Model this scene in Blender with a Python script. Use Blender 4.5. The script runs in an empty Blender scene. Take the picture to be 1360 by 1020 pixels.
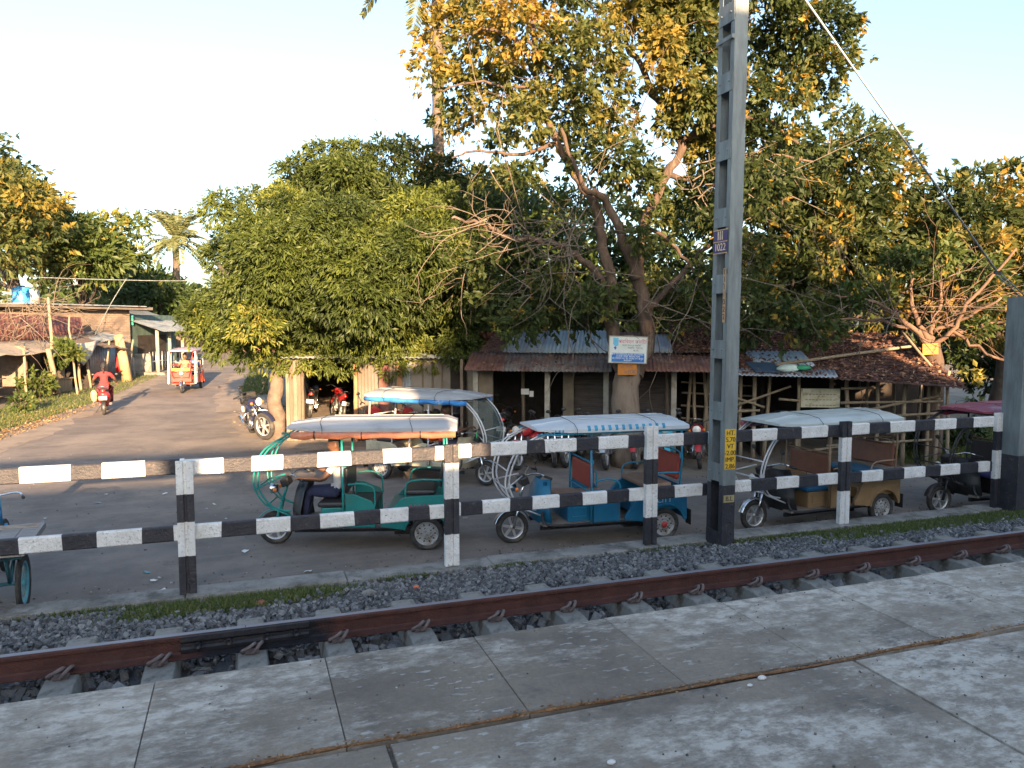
import bpy, bmesh, math, random
import numpy as np
from mathutils import Vector, Matrix, Quaternion
random.seed(7); RNG = np.random.default_rng(11)
S = bpy.context.scene; COL = S.collection
R = math.radians
# ------------------------------------------------------------ camera
F = 1020.0; YAW = R(19.3); PIT = R(4.43); CAMZ = 3.1
cs, sn = math.cos(YAW), math.sin(YAW)
cam_d = bpy.data.cameras.new('camera'); cam = bpy.data.objects.new('camera', cam_d); COL.objects.link(cam)
cam.location = (0, 0, CAMZ); cam.rotation_euler = (R(90) - PIT, 0, -YAW)
cam_d.sensor_width = 36; cam_d.lens = F / 1360 * 36; cam_d.clip_end = 3000; cam_d.clip_start = 0.05
S.camera = cam
# ------------------------------------------------------------ world and sun
SUN_EL = R(10.8); SUN_AZ = R(3.6)
w = bpy.data.worlds.new('World'); S.world = w; w.use_nodes = True
nt = w.node_tree; bgn = nt.nodes['Background']
sky = nt.nodes.new('ShaderNodeTexSky'); sky.sky_type = 'NISHITA'; sky.sun_disc = False
sky.sun_elevation = SUN_EL; sky.sun_rotation = R(180) + SUN_AZ
sky.air_density = 1.0; sky.dust_density = 2.0; sky.ozone_density = 2.5
hsv = nt.nodes.new('ShaderNodeHueSaturation'); hsv.inputs['Saturation'].default_value = 0.86
nt.links.new(sky.outputs[0], hsv.inputs['Color']); nt.links.new(hsv.outputs[0], bgn.inputs[0]); bgn.inputs[1].default_value = 0.082
sd = bpy.data.lights.new('sun', 'SUN'); so = bpy.data.objects.new('sun', sd); COL.objects.link(so)
sd.energy = 3.8; sd.angle = R(0.5); sd.color = (1.0, 0.68, 0.40)
ldir = Vector((math.sin(SUN_AZ) * math.cos(SUN_EL), math.cos(SUN_AZ) * math.cos(SUN_EL), -math.sin(SUN_EL)))
so.rotation_euler = ldir.to_track_quat('-Z', 'Y').to_euler()
S.view_settings.view_transform = 'Standard'; S.view_settings.look = 'None'
S.view_settings.gamma = 1.0; S.view_settings.exposure = 2.74
S.render.engine = 'CYCLES'
try:
    S.cycles.use_denoising = True; S.cycles.max_bounces = 6; S.cycles.transparent_max_bounces = 8
    S.cycles.diffuse_bounces = 3; S.cycles.glossy_bounces = 2; S.cycles.transmission_bounces = 4
except Exception: pass

# ------------------------------------------------------------ coordinates
def gz(x, y):                         # height of the ground, a gentle rise away from the track
    return 0.02 * min(max(y - 14.0, 0.0), 46.0)
def C(cx, D, z=0.0):                  # camera-aligned ground frame -> world
    return Vector((sn * D + cs * cx, cs * D - sn * cx, z))
def P(u, v, D):                       # picture direction at horizontal depth D
    t = (u - 680) / F; vv = (v - 510) / F
    # ray in camera: x=t, y=-vv, z=-1 ; pitch down
    f = math.cos(PIT) - vv * math.sin(PIT); d = -math.sin(PIT) - vv * math.cos(PIT)
    k = D / f
    return C(t * k, D, CAMZ + d * k)
def G(u, v, z=None):                  # on the ground
    D = 20.0
    for _ in range(40):
        p = P(u, v, D); g = gz(p.x, p.y) if z is None else z
        D = D * (CAMZ - g) / max(CAMZ - p.z, 1e-3)
        D = min(D, 400)
    p = P(u, v, D); return Vector((p.x, p.y, gz(p.x, p.y) if z is None else z))
def PY(u, v, Y):
    t = (u - 680) / F; vv = (v - 510) / F
    f = math.cos(PIT) - vv * math.sin(PIT)
    D = Y / (cs - sn * t / f); return P(u, v, D)

# ------------------------------------------------------------ materials
MATS = {}
def nodes(m): m.use_nodes = True; return m.node_tree.nodes, m.node_tree.links, m.node_tree.nodes['Principled BSDF']
def mat(name, c1, c2=None, scale=4.0, rough=0.7, metal=0.0, bump=0.0, bscale=None, ramp=(0.35, 0.65), c3=None, scale3=1.0, r3=(0.55, 0.65), coat=0.0, spec=None, stretch=None, detail=6.0):
    if name in MATS: return MATS[name]
    m = bpy.data.materials.new(name); N, L, b = nodes(m); MATS[name] = m
    b.inputs['Roughness'].default_value = rough; b.inputs['Metallic'].default_value = metal
    b.inputs['Coat Weight'].default_value = coat
    if spec is not None: b.inputs['Specular IOR Level'].default_value = spec
    tc = N.new('ShaderNodeTexCoord'); mp = N.new('ShaderNodeMapping'); L.new(tc.outputs['Object'], mp.inputs['Vector'])
    if stretch: mp.inputs['Scale'].default_value = stretch
    if c2 is None: c2 = tuple(min(1, x * 1.25 + .01) for x in c1)
    n = N.new('ShaderNodeTexNoise'); n.inputs['Scale'].default_value = scale; n.inputs['Detail'].default_value = detail; n.inputs['Roughness'].default_value = .65
    L.new(mp.outputs[0], n.inputs['Vector'])
    r = N.new('ShaderNodeValToRGB'); r.color_ramp.elements[0].position = ramp[0]; r.color_ramp.elements[1].position = ramp[1]
    r.color_ramp.elements[0].color = (*c1, 1); r.color_ramp.elements[1].color = (*c2, 1)
    L.new(n.outputs['Fac'], r.inputs['Fac']); out = r.outputs['Color']
    if c3 is not None:
        n3 = N.new('ShaderNodeTexNoise'); n3.inputs['Scale'].default_value = scale3; n3.inputs['Detail'].default_value = 8; n3.inputs['Roughness'].default_value = .7
        L.new(mp.outputs[0], n3.inputs['Vector'])
        mr = N.new('ShaderNodeMapRange'); mr.inputs[1].default_value = r3[0]; mr.inputs[2].default_value = r3[1]
        L.new(n3.outputs['Fac'], mr.inputs[0])
        mx = N.new('ShaderNodeMix'); mx.data_type = 'RGBA'; L.new(mr.outputs[0], mx.inputs[0]); L.new(out, mx.inputs[6]); mx.inputs[7].default_value = (*c3, 1)
        out = mx.outputs[2]
    L.new(out, b.inputs['Base Color'])
    if bump:
        nb = N.new('ShaderNodeTexNoise'); nb.inputs['Scale'].default_value = bscale or scale * 4; nb.inputs['Detail'].default_value = 6
        L.new(mp.outputs[0], nb.inputs['Vector'])
        bp = N.new('ShaderNodeBump'); bp.inputs['Strength'].default_value = bump; bp.inputs['Distance'].default_value = 0.02
        L.new(nb.outputs['Fac'], bp.inputs['Height']); L.new(bp.outputs[0], b.inputs['Normal'])
    return m
def leafmat(name, stops, trans=0.35, rough=0.5):
    m = bpy.data.materials.new(name); N, L, b = nodes(m); MATS[name] = m
    at = N.new('ShaderNodeAttribute'); at.attribute_name = 'tint'
    r = N.new('ShaderNodeValToRGB'); el = r.color_ramp.elements
    while len(el) < len(stops): el.new(0.5)
    for e, (p, c) in zip(el, stops): e.position = p; e.color = (*c, 1)
    L.new(at.outputs['Fac'], r.inputs['Fac']); L.new(r.outputs[0], b.inputs['Base Color'])
    b.inputs['Roughness'].default_value = rough; b.inputs['Specular IOR Level'].default_value = .3
    tr = N.new('ShaderNodeBsdfTranslucent'); L.new(r.outputs[0], tr.inputs[0])
    ms = N.new('ShaderNodeMixShader'); ms.inputs[0].default_value = trans
    L.new(b.outputs[0], ms.inputs[1]); L.new(tr.outputs[0], ms.inputs[2]); L.new(ms.outputs[0], N['Material Output'].inputs[0])
    return m
def glassmat(name, col, alpha):
    m = bpy.data.materials.new(name); N, L, b = nodes(m); MATS[name] = m
    b.inputs['Base Color'].default_value = (*col, 1); b.inputs['Roughness'].default_value = .08; b.inputs['Alpha'].default_value = alpha
    return m

# ------------------------------------------------------------ mesh building
class MB:
    def __init__(s): s.v = []; s.f = []; s.m = []; s.sm = []
    def add(s, vs, fs, mi=0, smooth=False):
        o = len(s.v); s.v += [tuple(x) for x in vs]
        for f in fs: s.f.append([o + i for i in f]); s.m.append(mi); s.sm.append(smooth)
        return s
    def box(s, c, d, rot=None, mi=0, taper=1.0):
        hx, hy, hz = d[0] / 2, d[1] / 2, d[2] / 2
        vs = [Vector((x * hx * (taper if z > 0 else 1), y * hy * (taper if z > 0 else 1), z * hz)) for z in (-1, 1) for x, y in ((-1, -1), (1, -1), (1, 1), (-1, 1))]
        if rot is not None: vs = [rot @ q for q in vs]
        c = Vector(c); vs = [q + c for q in vs]
        return s.add(vs, [(3, 2, 1, 0), (4, 5, 6, 7), (0, 1, 5, 4), (1, 2, 6, 5), (2, 3, 7, 6), (3, 0, 4, 7)], mi)
    def beam(s, a, b, w_, h, up=(0, 0, 1), mi=0):
        a = Vector(a); b = Vector(b); d = b - a; l = d.length; x = d.normalized(); u = Vector(up)
        y = u.cross(x)
        if y.length < 1e-4: y = Vector((0, 1, 0)).cross(x)
        y.normalize(); z = x.cross(y); m = Matrix((x, y, z)).transposed()
        return s.box((a + b) / 2, (l, w_, h), m, mi)
    def tube(s, pts, rad, n=8, mi=0, cap=True, smooth=True):
        pts = [Vector(p) for p in pts]
        if not hasattr(rad, '__len__'): rad = [rad] * len(pts)
        vs = []; fs = []; pr = None
        for i, p in enumerate(pts):
            a = pts[max(i - 1, 0)]; b = pts[min(i + 1, len(pts) - 1)]; t = (b - a)
            if t.length < 1e-7: t = Vector((0, 0, 1))
            t.normalize()
            if pr is None:
                pr = t.orthogonal().normalized()
            else:
                pr = pr - t * pr.dot(t)
                pr = pr.normalized() if pr.length > 1e-5 else t.orthogonal().normalized()
            q = t.cross(pr)
            for k in range(n):
                an = 2 * math.pi * k / n; vs.append(p + (pr * math.cos(an) + q * math.sin(an)) * rad[i])
        for i in range(len(pts) - 1):
            for k in range(n):
                k2 = (k + 1) % n; fs.append((i * n + k, i * n + k2, (i + 1) * n + k2, (i + 1) * n + k))
        s.add(vs, fs, mi, smooth)
        if cap:
            o = len(s.v) - len(vs)
            s.f.append([o + k for k in reversed(range(n))]); s.m.append(mi); s.sm.append(False)
            s.f.append([o + (len(pts) - 1) * n + k for k in range(n)]); s.m.append(mi); s.sm.append(False)
        return s
    def lathe(s, prof, c, axis='y', n=20, mi=0, smooth=True, arc=(0, 2 * math.pi)):   # prof: (r, h)
        vs = []; full = abs(arc[1] - arc[0] - 2 * math.pi) < 1e-6; nn = n if full else n + 1
        c = Vector(c)
        for r_, h in prof:
            for k in range(nn):
                a = arc[0] + (arc[1] - arc[0]) * k / n; ca, sa = math.cos(a) * r_, math.sin(a) * r_
                vs.append(c + (Vector((ca, h, sa)) if axis == 'y' else Vector((ca, sa, h)) if axis == 'z' else Vector((h, ca, sa))))
        fs = []
        for i in range(len(prof) - 1):
            for k in range(n):
                k2 = (k + 1) % nn; fs.append((i * nn + k, i * nn + k2, (i + 1) * nn + k2, (i + 1) * nn + k))
        return s.add(vs, fs, mi, smooth)
    def sphere(s, c, r, n=10, mi=0, sc=(1, 1, 1)):
        prof = [(math.sin(math.pi * i / n), -math.cos(math.pi * i / n)) for i in range(n + 1)]
        vs = []; m = n + 4; c = Vector(c)
        for a, h in prof:
            for k in range(m):
                t = 2 * math.pi * k / m; vs.append(c + Vector((math.cos(t) * a * r * sc[0], math.sin(t) * a * r * sc[1], h * r * sc[2])))
        return s.add(vs, [(i * m + k, i * m + (k + 1) % m, (i + 1) * m + (k + 1) % m, (i + 1) * m + k) for i in range(n) for k in range(m)], mi, True)
    def prism(s, poly, a0, a1, plane='xz', mi=0, inset=0.0):
        def mk(p, a): return (p[0], a, p[1]) if plane == 'xz' else (p[0], p[1], a) if plane == 'xy' else (a, p[0], p[1])
        n = len(poly); vs = [mk(p, a0) for p in poly] + [mk(p, a1) for p in poly]
        return s.add(vs, [list(range(n)), list(reversed(range(n, 2 * n)))] + [(i, i + n, (i + 1) % n + n, (i + 1) % n) for i in range(n)], mi)
    def loft(s, rings, mi=0, smooth=True, cap=True):
        n = len(rings[0]); vs = [p for r_ in rings for p in r_]
        fs = [(i * n + k, i * n + (k + 1) % n, (i + 1) * n + (k + 1) % n, (i + 1) * n + k) for i in range(len(rings) - 1) for k in range(n)]
        if cap: fs += [list(reversed(range(n))), [(len(rings) - 1) * n + k for k in range(n)]]
        return s.add(vs, fs, mi, smooth)
    def build(s, name, mats, parent=None, loc=None, bevel=0.0, world_parent=False):
        me = bpy.data.meshes.new(name); me.from_pydata(s.v, [], s.f); me.update()
        if not isinstance(mats, (list, tuple)): mats = [mats]
        for m in mats: me.materials.append(m)
        me.polygons.foreach_set('material_index', s.m); me.polygons.foreach_set('use_smooth', s.sm)
        bm = bmesh.new(); bm.from_mesh(me); bmesh.ops.recalc_face_normals(bm, faces=bm.faces); bm.to_mesh(me); bm.free()
        o = bpy.data.objects.new(name, me); COL.objects.link(o)
        if parent is not None: o.parent = parent
        if loc is not None: o.location = loc
        if bevel:
            md = o.modifiers.new('b', 'BEVEL'); md.width = bevel; md.segments = 2; md.limit_method = 'ANGLE'; md.angle_limit = R(40)
        return o
def tag(o, label=None, cat=None, group=None, kind=None):
    if label: o['label'] = label
    if cat: o['category'] = cat
    if group: o['group'] = group
    if kind: o['kind'] = kind
    return o
def empty(name, loc, rz=0.0, label=None, cat=None, group=None, kind=None):
    o = bpy.data.objects.new(name, None); COL.objects.link(o); o.location = loc; o.rotation_euler = (0, 0, rz)
    o.empty_display_size = .2
    return tag(o, label, cat, group, kind)
def copy_tree(o, parent=None):
    c = o.copy(); COL.objects.link(c); c.parent = parent
    for ch in [x for x in bpy.data.objects if x.parent == o]: copy_tree(ch, c)
    return c
def npmesh(name, v, f, mats, tint=None, parent=None, smooth=False, midx=None):
    me = bpy.data.meshes.new(name); k = f.shape[1]
    me.vertices.add(len(v)); me.vertices.foreach_set('co', np.ascontiguousarray(v, dtype=np.float32).ravel())
    me.loops.add(f.size); me.loops.foreach_set('vertex_index', f.astype(np.int32).ravel())
    me.polygons.add(len(f)); me.polygons.foreach_set('loop_start', np.arange(0, f.size, k, dtype=np.int32))
    me.update(calc_edges=True)
    if not isinstance(mats, (list, tuple)): mats = [mats]
    for m in mats: me.materials.append(m)
    if midx is not None: me.polygons.foreach_set('material_index', midx.astype(np.int32))
    me.polygons.foreach_set('use_smooth', np.full(len(f), smooth))
    if tint is not None:
        a = me.attributes.new('tint', 'FLOAT', 'FACE'); a.data.foreach_set('value', tint.astype(np.float32))
    o = bpy.data.objects.new(name, me); COL.objects.link(o)
    if parent is not None: o.parent = parent
    return o
def unit(a): return a / np.maximum(np.linalg.norm(a, axis=1, keepdims=True), 1e-9)
def leaf_arrays(base, ax, L, W, tint, fold=0.25):
    n = len(base); r = unit(RNG.normal(size=(n, 3))); s = unit(np.cross(ax, r)); nn = np.cross(ax, s)
    L = np.broadcast_to(np.asarray(L, float).reshape(-1, 1), (n, 1)); W = np.broadcast_to(np.asarray(W, float).reshape(-1, 1), (n, 1))
    mid = base + ax * L * .45
    v = np.empty((n, 4, 3)); v[:, 0] = base; v[:, 1] = mid + s * W + nn * W * fold; v[:, 2] = base + ax * L; v[:, 3] = mid - s * W + nn * W * fold
    b = np.arange(n)[:, None] * 4; f = np.concatenate([b + [0, 1, 2], b + [0, 2, 3]], axis=1).reshape(-1, 3)
    return v.reshape(-1, 3), f, np.repeat(tint, 2)
def sprigs(C_, O, k, L, W, tint, droop=.35, spread=.9, jit=.25):
    n = len(C_); c = np.repeat(C_, k, axis=0); o = np.repeat(O, k, axis=0)
    ax = unit(o * .8 + RNG.normal(size=c.shape) * spread * .6 + np.array([0, 0, -droop]))
    ls = L * RNG.uniform(.65, 1.25, len(c)); c = c + RNG.normal(size=c.shape) * jit * L
    t = np.repeat(tint, k) + RNG.normal(size=len(c)) * .06
    return leaf_arrays(c, ax, ls, W * ls / L, np.clip(t, 0, 1))
def crown(name, clumps, material, parent, n_sprig, k=7, L=.2, W=.035, droop=.35, tbase=.45, tvar=.16, shell=(.62, 1.05), extra=None, rough=.25, yel=0.0):
    """clumps: list of (Vector centre, radius). Leaves grow in sprigs round every clump."""
    cc = np.array([list(c[0]) for c in clumps]); rr = np.array([c[1] for c in clumps]); w_ = rr ** 2 / (rr ** 2).sum()
    idx = RNG.choice(len(cc), n_sprig, p=w_); d = unit(RNG.normal(size=(n_sprig, 3))); d[:, 2] = np.where(RNG.random(n_sprig) < .45, np.abs(d[:, 2]), d[:, 2])
    ph = RNG.uniform(0, 6.28, (len(cc), 3))
    bump = 1 + rough * (np.sin(d[:, 0] * 4 + ph[idx, 0]) * np.sin(d[:, 1] * 5 + ph[idx, 1]) + .6 * np.sin(d[:, 2] * 7 + ph[idx, 2]))
    p = cc[idx] + d * (rr[idx] * bump * RNG.uniform(shell[0], shell[1], n_sprig) )[:, None] * np.array([1, 1, .88])
    keep = np.ones(n_sprig, bool)
    if len(cc) < 80:
        dist = np.linalg.norm(p[:, None, :] - cc[None], axis=2) / rr[None]; inside = (dist < .62).sum(1); keep = (inside < 1) | (RNG.random(n_sprig) < .12)
    p = p[keep]; d = d[keep]; idx = idx[keep]
    ct = RNG.normal(size=len(cc)) * tvar + tbase
    fq = 2.2 / max(.5, rr.mean()); q3 = RNG.uniform(0, 6.28, 6)
    sp_ = np.sin(p[:, 0] * fq + q3[0]) * np.sin(p[:, 1] * fq * .9 + q3[1]) + np.sin(p[:, 2] * fq * 1.3 + q3[2]) * np.sin(p[:, 0] * fq * 1.7 + q3[3]) * .8
    t = ct[idx] + sp_ * .07 + RNG.normal(size=len(p)) * .045
    if yel: t = np.where((sp_ > .25) & (RNG.random(len(p)) < yel * 3.2), RNG.uniform(.70, .95, len(p)), t)
    v, f, ti = sprigs(p, d, k, L, W, np.clip(t, 0, 1), droop)
    return npmesh(name, v, f, material, ti, parent)
def in_poly(x, y, poly):
    c = False; j = len(poly) - 1
    for i in range(len(poly)):
        if (poly[i][1] > y) != (poly[j][1] > y) and x < (poly[j][0] - poly[i][0]) * (y - poly[i][1]) / (poly[j][1] - poly[i][1]) + poly[i][0]: c = not c
        j = i
    return c
def edge_dist(x, y, poly):
    b = 1e9
    for i in range(len(poly)):
        ax, ay = poly[i]; bx, by = poly[(i + 1) % len(poly)]; dx, dy = bx - ax, by - ay
        t = max(0, min(1, ((x - ax) * dx + (y - ay) * dy) / (dx * dx + dy * dy + 1e-9))); b = min(b, math.hypot(x - ax - t * dx, y - ay - t * dy))
    return b
def fill(poly, D, thick, n, r, rv=.35):
    """clumps filling an outline with real thickness"""
    us = [p[0] for p in poly]; vs = [p[1] for p in poly]; out = []; tries = 0; mx = 0.3 * min(max(us) - min(us), max(vs) - min(vs))
    while len(out) < n and tries < 20000:
        tries += 1; u = random.uniform(min(us), max(us)); v = random.uniform(min(vs), max(vs)); rad = r * random.uniform(1 - rv, 1 + rv)
        if not in_poly(u, v, poly): continue
        e = edge_dist(u, v, poly)
        if e < rad * F / D * .98: continue
        dd = thick / 2 * math.sqrt(min(1, e / mx)) * random.uniform(-1, 1)
        out.append((P(u, v, D + dd), rad))
    return out
def wob(pts, amp, seg=3):
    """smooth-ish resampled wobbly polyline"""
    pts = [Vector(p) for p in pts]; out = []
    n = len(pts)
    for i in range(n - 1):
        p0 = pts[max(i - 1, 0)]; p1 = pts[i]; p2 = pts[i + 1]; p3 = pts[min(i + 2, n - 1)]
        for k in range(seg):
            t = k / seg
            q = 0.5 * ((2 * p1) + (p2 - p0) * t + (2 * p0 - 5 * p1 + 4 * p2 - p3) * t * t + (3 * p1 - p0 - 3 * p2 + p3) * t ** 3)
            if amp and (i or k): q = q + Vector((random.gauss(0, amp), random.gauss(0, amp), random.gauss(0, amp)))
            out.append(q)
    out.append(pts[-1]); return out
def lin(a, b, n): return [a + (b - a) * i / (n - 1) for i in range(n)]
def arcpts(c, r, a0, a1, n, y=0.0): return [(c[0] + r * math.cos(a0 + (a1 - a0) * i / (n - 1)), y, c[1] + r * math.sin(a0 + (a1 - a0) * i / (n - 1))) for i in range(n)]
def text(name, s, size, m, parent, loc, rot, align='CENTER', ext=0.002, sx=1.0):
    cu = bpy.data.curves.new(name, 'FONT'); cu.body = s; cu.size = size; cu.align_x = align; cu.align_y = 'CENTER'; cu.extrude = ext
    t = bpy.data.objects.new(name + '_tmp', cu); COL.objects.link(t)
    dg = bpy.context.evaluated_depsgraph_get(); me = bpy.data.meshes.new_from_object(t.evaluated_get(dg)); bpy.data.objects.remove(t)
    me.materials.clear(); me.materials.append(m)
    o = bpy.data.objects.new(name, me); COL.objects.link(o); o.parent = parent; o.location = loc; o.rotation_euler = rot; o.scale = (sx, 1, 1)
    return o
# ============================================================ MATERIALS
M = {}
M['asphalt'] = mat('asphalt', (.130, .108, .092), (.205, .172, .145), 1.1, .92, bump=.5, bscale=55, c3=(.27, .22, .175), scale3=.45, r3=(.47, .66), detail=10)
M['dirt'] = mat('dirt', (.15, .115, .085), (.26, .205, .15), 1.2, .95, bump=.6, bscale=22, c3=(.10, .11, .05), scale3=.6, r3=(.52, .66))
M['concrete_kerb'] = mat('kerb_concrete', (.17, .16, .14), (.29, .275, .245), 3, .9, bump=.6, bscale=40, c3=(.10, .09, .075), scale3=2.2, r3=(.48, .62))
M['sleeper'] = mat('sleeper_concrete', (.19, .18, .155), (.31, .295, .255), 4, .9, bump=.5, bscale=50, c3=(.11, .095, .075), scale3=4, r3=(.47, .62))
M['rail_rust'] = mat('rail_rust', (.065, .027, .021), (.10, .040, .029), 6, .75, bump=.4, bscale=60, c3=(.09, .045, .035), scale3=2.5, spec=.3)
M['rail_top'] = mat('rail_top', (.20, .19, .20), (.27, .26, .27), 3, .55, metal=.5, stretch=(.3, 4, 4))
M['dark_iron'] = mat('dark_iron', (.025, .025, .03), (.05, .045, .045), 12, .5, metal=.4, bump=.3)
M['clip_iron'] = mat('clip_iron', (.11, .075, .065), (.19, .14, .12), 20, .8, bump=.3)
M['black_paint'] = mat('black_paint', (.018, .018, .024), (.036, .034, .040), 8, .6, bump=.5, bscale=45, c3=(.12, .09, .075), scale3=14, r3=(.58, .72))
M['white_paint'] = mat('white_paint', (.60, .575, .53), (.75, .74, .71), 5, .75, bump=.7, bscale=45, c3=(.24, .20, .17), scale3=34, r3=(.57, .68))
M['zinc'] = mat('zinc', (.15, .17, .168), (.235, .26, .255), 4, .6, metal=.3, bump=.2, bscale=40, c3=(.12, .125, .12), scale3=2.5, r3=(.48, .7), stretch=(2, 2, .35))
M['steel_tube'] = mat('steel_tube', (.55, .55, .55), (.68, .68, .68), 8, .3, metal=.9)
M['chrome'] = mat('chrome', (.6, .6, .6), (.75, .75, .75), 5, .2, metal=1.0)
M['rubber'] = mat('rubber', (.022, .021, .02), (.05, .046, .042), 12, .85, bump=.3, c3=(.10, .085, .07), scale3=6)
M['black'] = mat('black_plastic', (.014, .014, .015), (.028, .028, .028), 8, .45)
M['black_matt'] = mat('black_matt', (.015, .015, .016), (.03, .028, .026), 8, .85)
M['alloy'] = mat('alloy', (.42, .42, .41), (.55, .55, .54), 9, .4, metal=.6)
def extra(m, sc, lo, hi, col, stretch=(1, 1, 1), amt=1.0, rot=0.0):
    N, L, b = nodes(m); tc = N.new('ShaderNodeTexCoord'); mp = N.new('ShaderNodeMapping'); mp.inputs['Scale'].default_value = stretch; mp.inputs['Rotation'].default_value = (0, 0, rot); L.new(tc.outputs['Object'], mp.inputs[0])
    n = N.new('ShaderNodeTexNoise'); n.inputs['Scale'].default_value = sc; n.inputs['Detail'].default_value = 9; n.inputs['Roughness'].default_value = .7; L.new(mp.outputs[0], n.inputs['Vector'])
    r = N.new('ShaderNodeMapRange'); r.inputs[1].default_value = lo; r.inputs[2].default_value = hi; r.inputs[4].default_value = amt; L.new(n.outputs['Fac'], r.inputs[0])
    q = N.new('ShaderNodeMix'); q.data_type = 'RGBA'; old = b.inputs['Base Color'].links[0].from_socket; L.new(r.outputs[0], q.inputs[0]); L.new(old, q.inputs[6]); q.inputs[7].default_value = (*col, 1); L.new(q.outputs[2], b.inputs['Base Color'])
extra(M['asphalt'], 2.3, .60, .72, (.065, .058, .052), amt=.7)
extra(M['asphalt'], 1.2, .52, .66, (.25, .21, .17), (.25, 2.6, 1), .55, R(20))
extra(M['asphalt'], 9.0, .62, .70, (.27, .24, .20), amt=.6)
def gridsheet(name, x0, x1, y0, y1, ys, m, kind, dz=0.0):
    xs = np.unique(np.concatenate([np.linspace(x0, x1, 40)])); yy = sorted(set([y0, y1] + [y for y in ys if y0 < y < y1]))
    v = np.array([(x, y, gz(x, y) + dz) for y in yy for x in xs]); nx = len(xs)
    f = np.array([(j * nx + i, j * nx + i + 1, (j + 1) * nx + i + 1, (j + 1) * nx + i) for j in range(len(yy) - 1) for i in range(nx - 1)])
    return tag(npmesh(name, v, f, m), kind=kind)
gridsheet('ground', -700, 700, -200, 1400, [14, 60], M['dirt'], 'structure')
def jag(pts, amp, step):
    out = []
    for i in range(len(pts)):
        a = Vector(pts[i][:2]); b = Vector(pts[(i + 1) % len(pts)][:2]); n = max(1, int(min((b - a).length, 60) / step))
        for k in range(n):
            q = a.lerp(b, k / n); out.append((q.x + random.gauss(0, amp), q.y + random.gauss(0, amp)))
    return out
def sheet(name, pts, dz, m, kind='structure', amp=.06, step=.5):
    bm = bmesh.new(); vs = [bm.verts.new((x, y, 0)) for x, y in jag(pts, amp, step)]; bm.faces.new(vs); bmesh.ops.triangulate(bm, faces=bm.faces)
    for Y in (14.0, 60.0):
        bmesh.ops.bisect_plane(bm, geom=bm.verts[:] + bm.edges[:] + bm.faces[:], plane_co=(0, Y, 0), plane_no=(0, 1, 0))
    for v in bm.verts: v.co.z = gz(v.co.x, v.co.y) + dz
    bmesh.ops.recalc_face_normals(bm, faces=bm.faces)
    me = bpy.data.meshes.new(name); bm.to_mesh(me); bm.free(); me.materials.append(m); o = bpy.data.objects.new(name, me); COL.objects.link(o)
    if sum(p.normal.z for p in me.polygons) < 0: me.flip_normals()
    return tag(o, kind=kind)
px = lambda *a: [tuple(G(u, v)[:2]) for u, v in a]
# tarmac of the road and the yard behind the fence
road_pts = [(-14, 9.1)] + px((-60, 612), (0, 588), (60, 568), (130, 538), (190, 512), (235, 494), (285, 484), (322, 482), (318, 492), (300, 505), (290, 530), (300, 555), (330, 576), (400, 590), (520, 605)) + [(9, 13.0), (16, 11.6), (30, 11.6), (30, 9.1)]
sheet('road', road_pts, .006, M['asphalt'])
DUST = mat('dust', (.22, .17, .125), (.32, .255, .19), 1.6, .95, bump=.5, bscale=30, c3=(.16, .13, .10), scale3=1.2)
sheet('dust_strip', px((-60, 598), (0, 580), (60, 560), (130, 530), (190, 506), (235, 490), (240, 494), (192, 516), (135, 545), (62, 578), (0, 602), (-60, 626)), .011, DUST, amp=.12, step=.35)
sheet('dust_patch', px((318, 492), (300, 505), (286, 530), (290, 552), (322, 580), (395, 596), (520, 612), (520, 600), (400, 580), (330, 505)), .011, DUST, amp=.12, step=.35)
sheet('side_road', px((322, 494), (420, 486), (420, 491), (312, 505)), .004, M['asphalt'], amp=.1)
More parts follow.
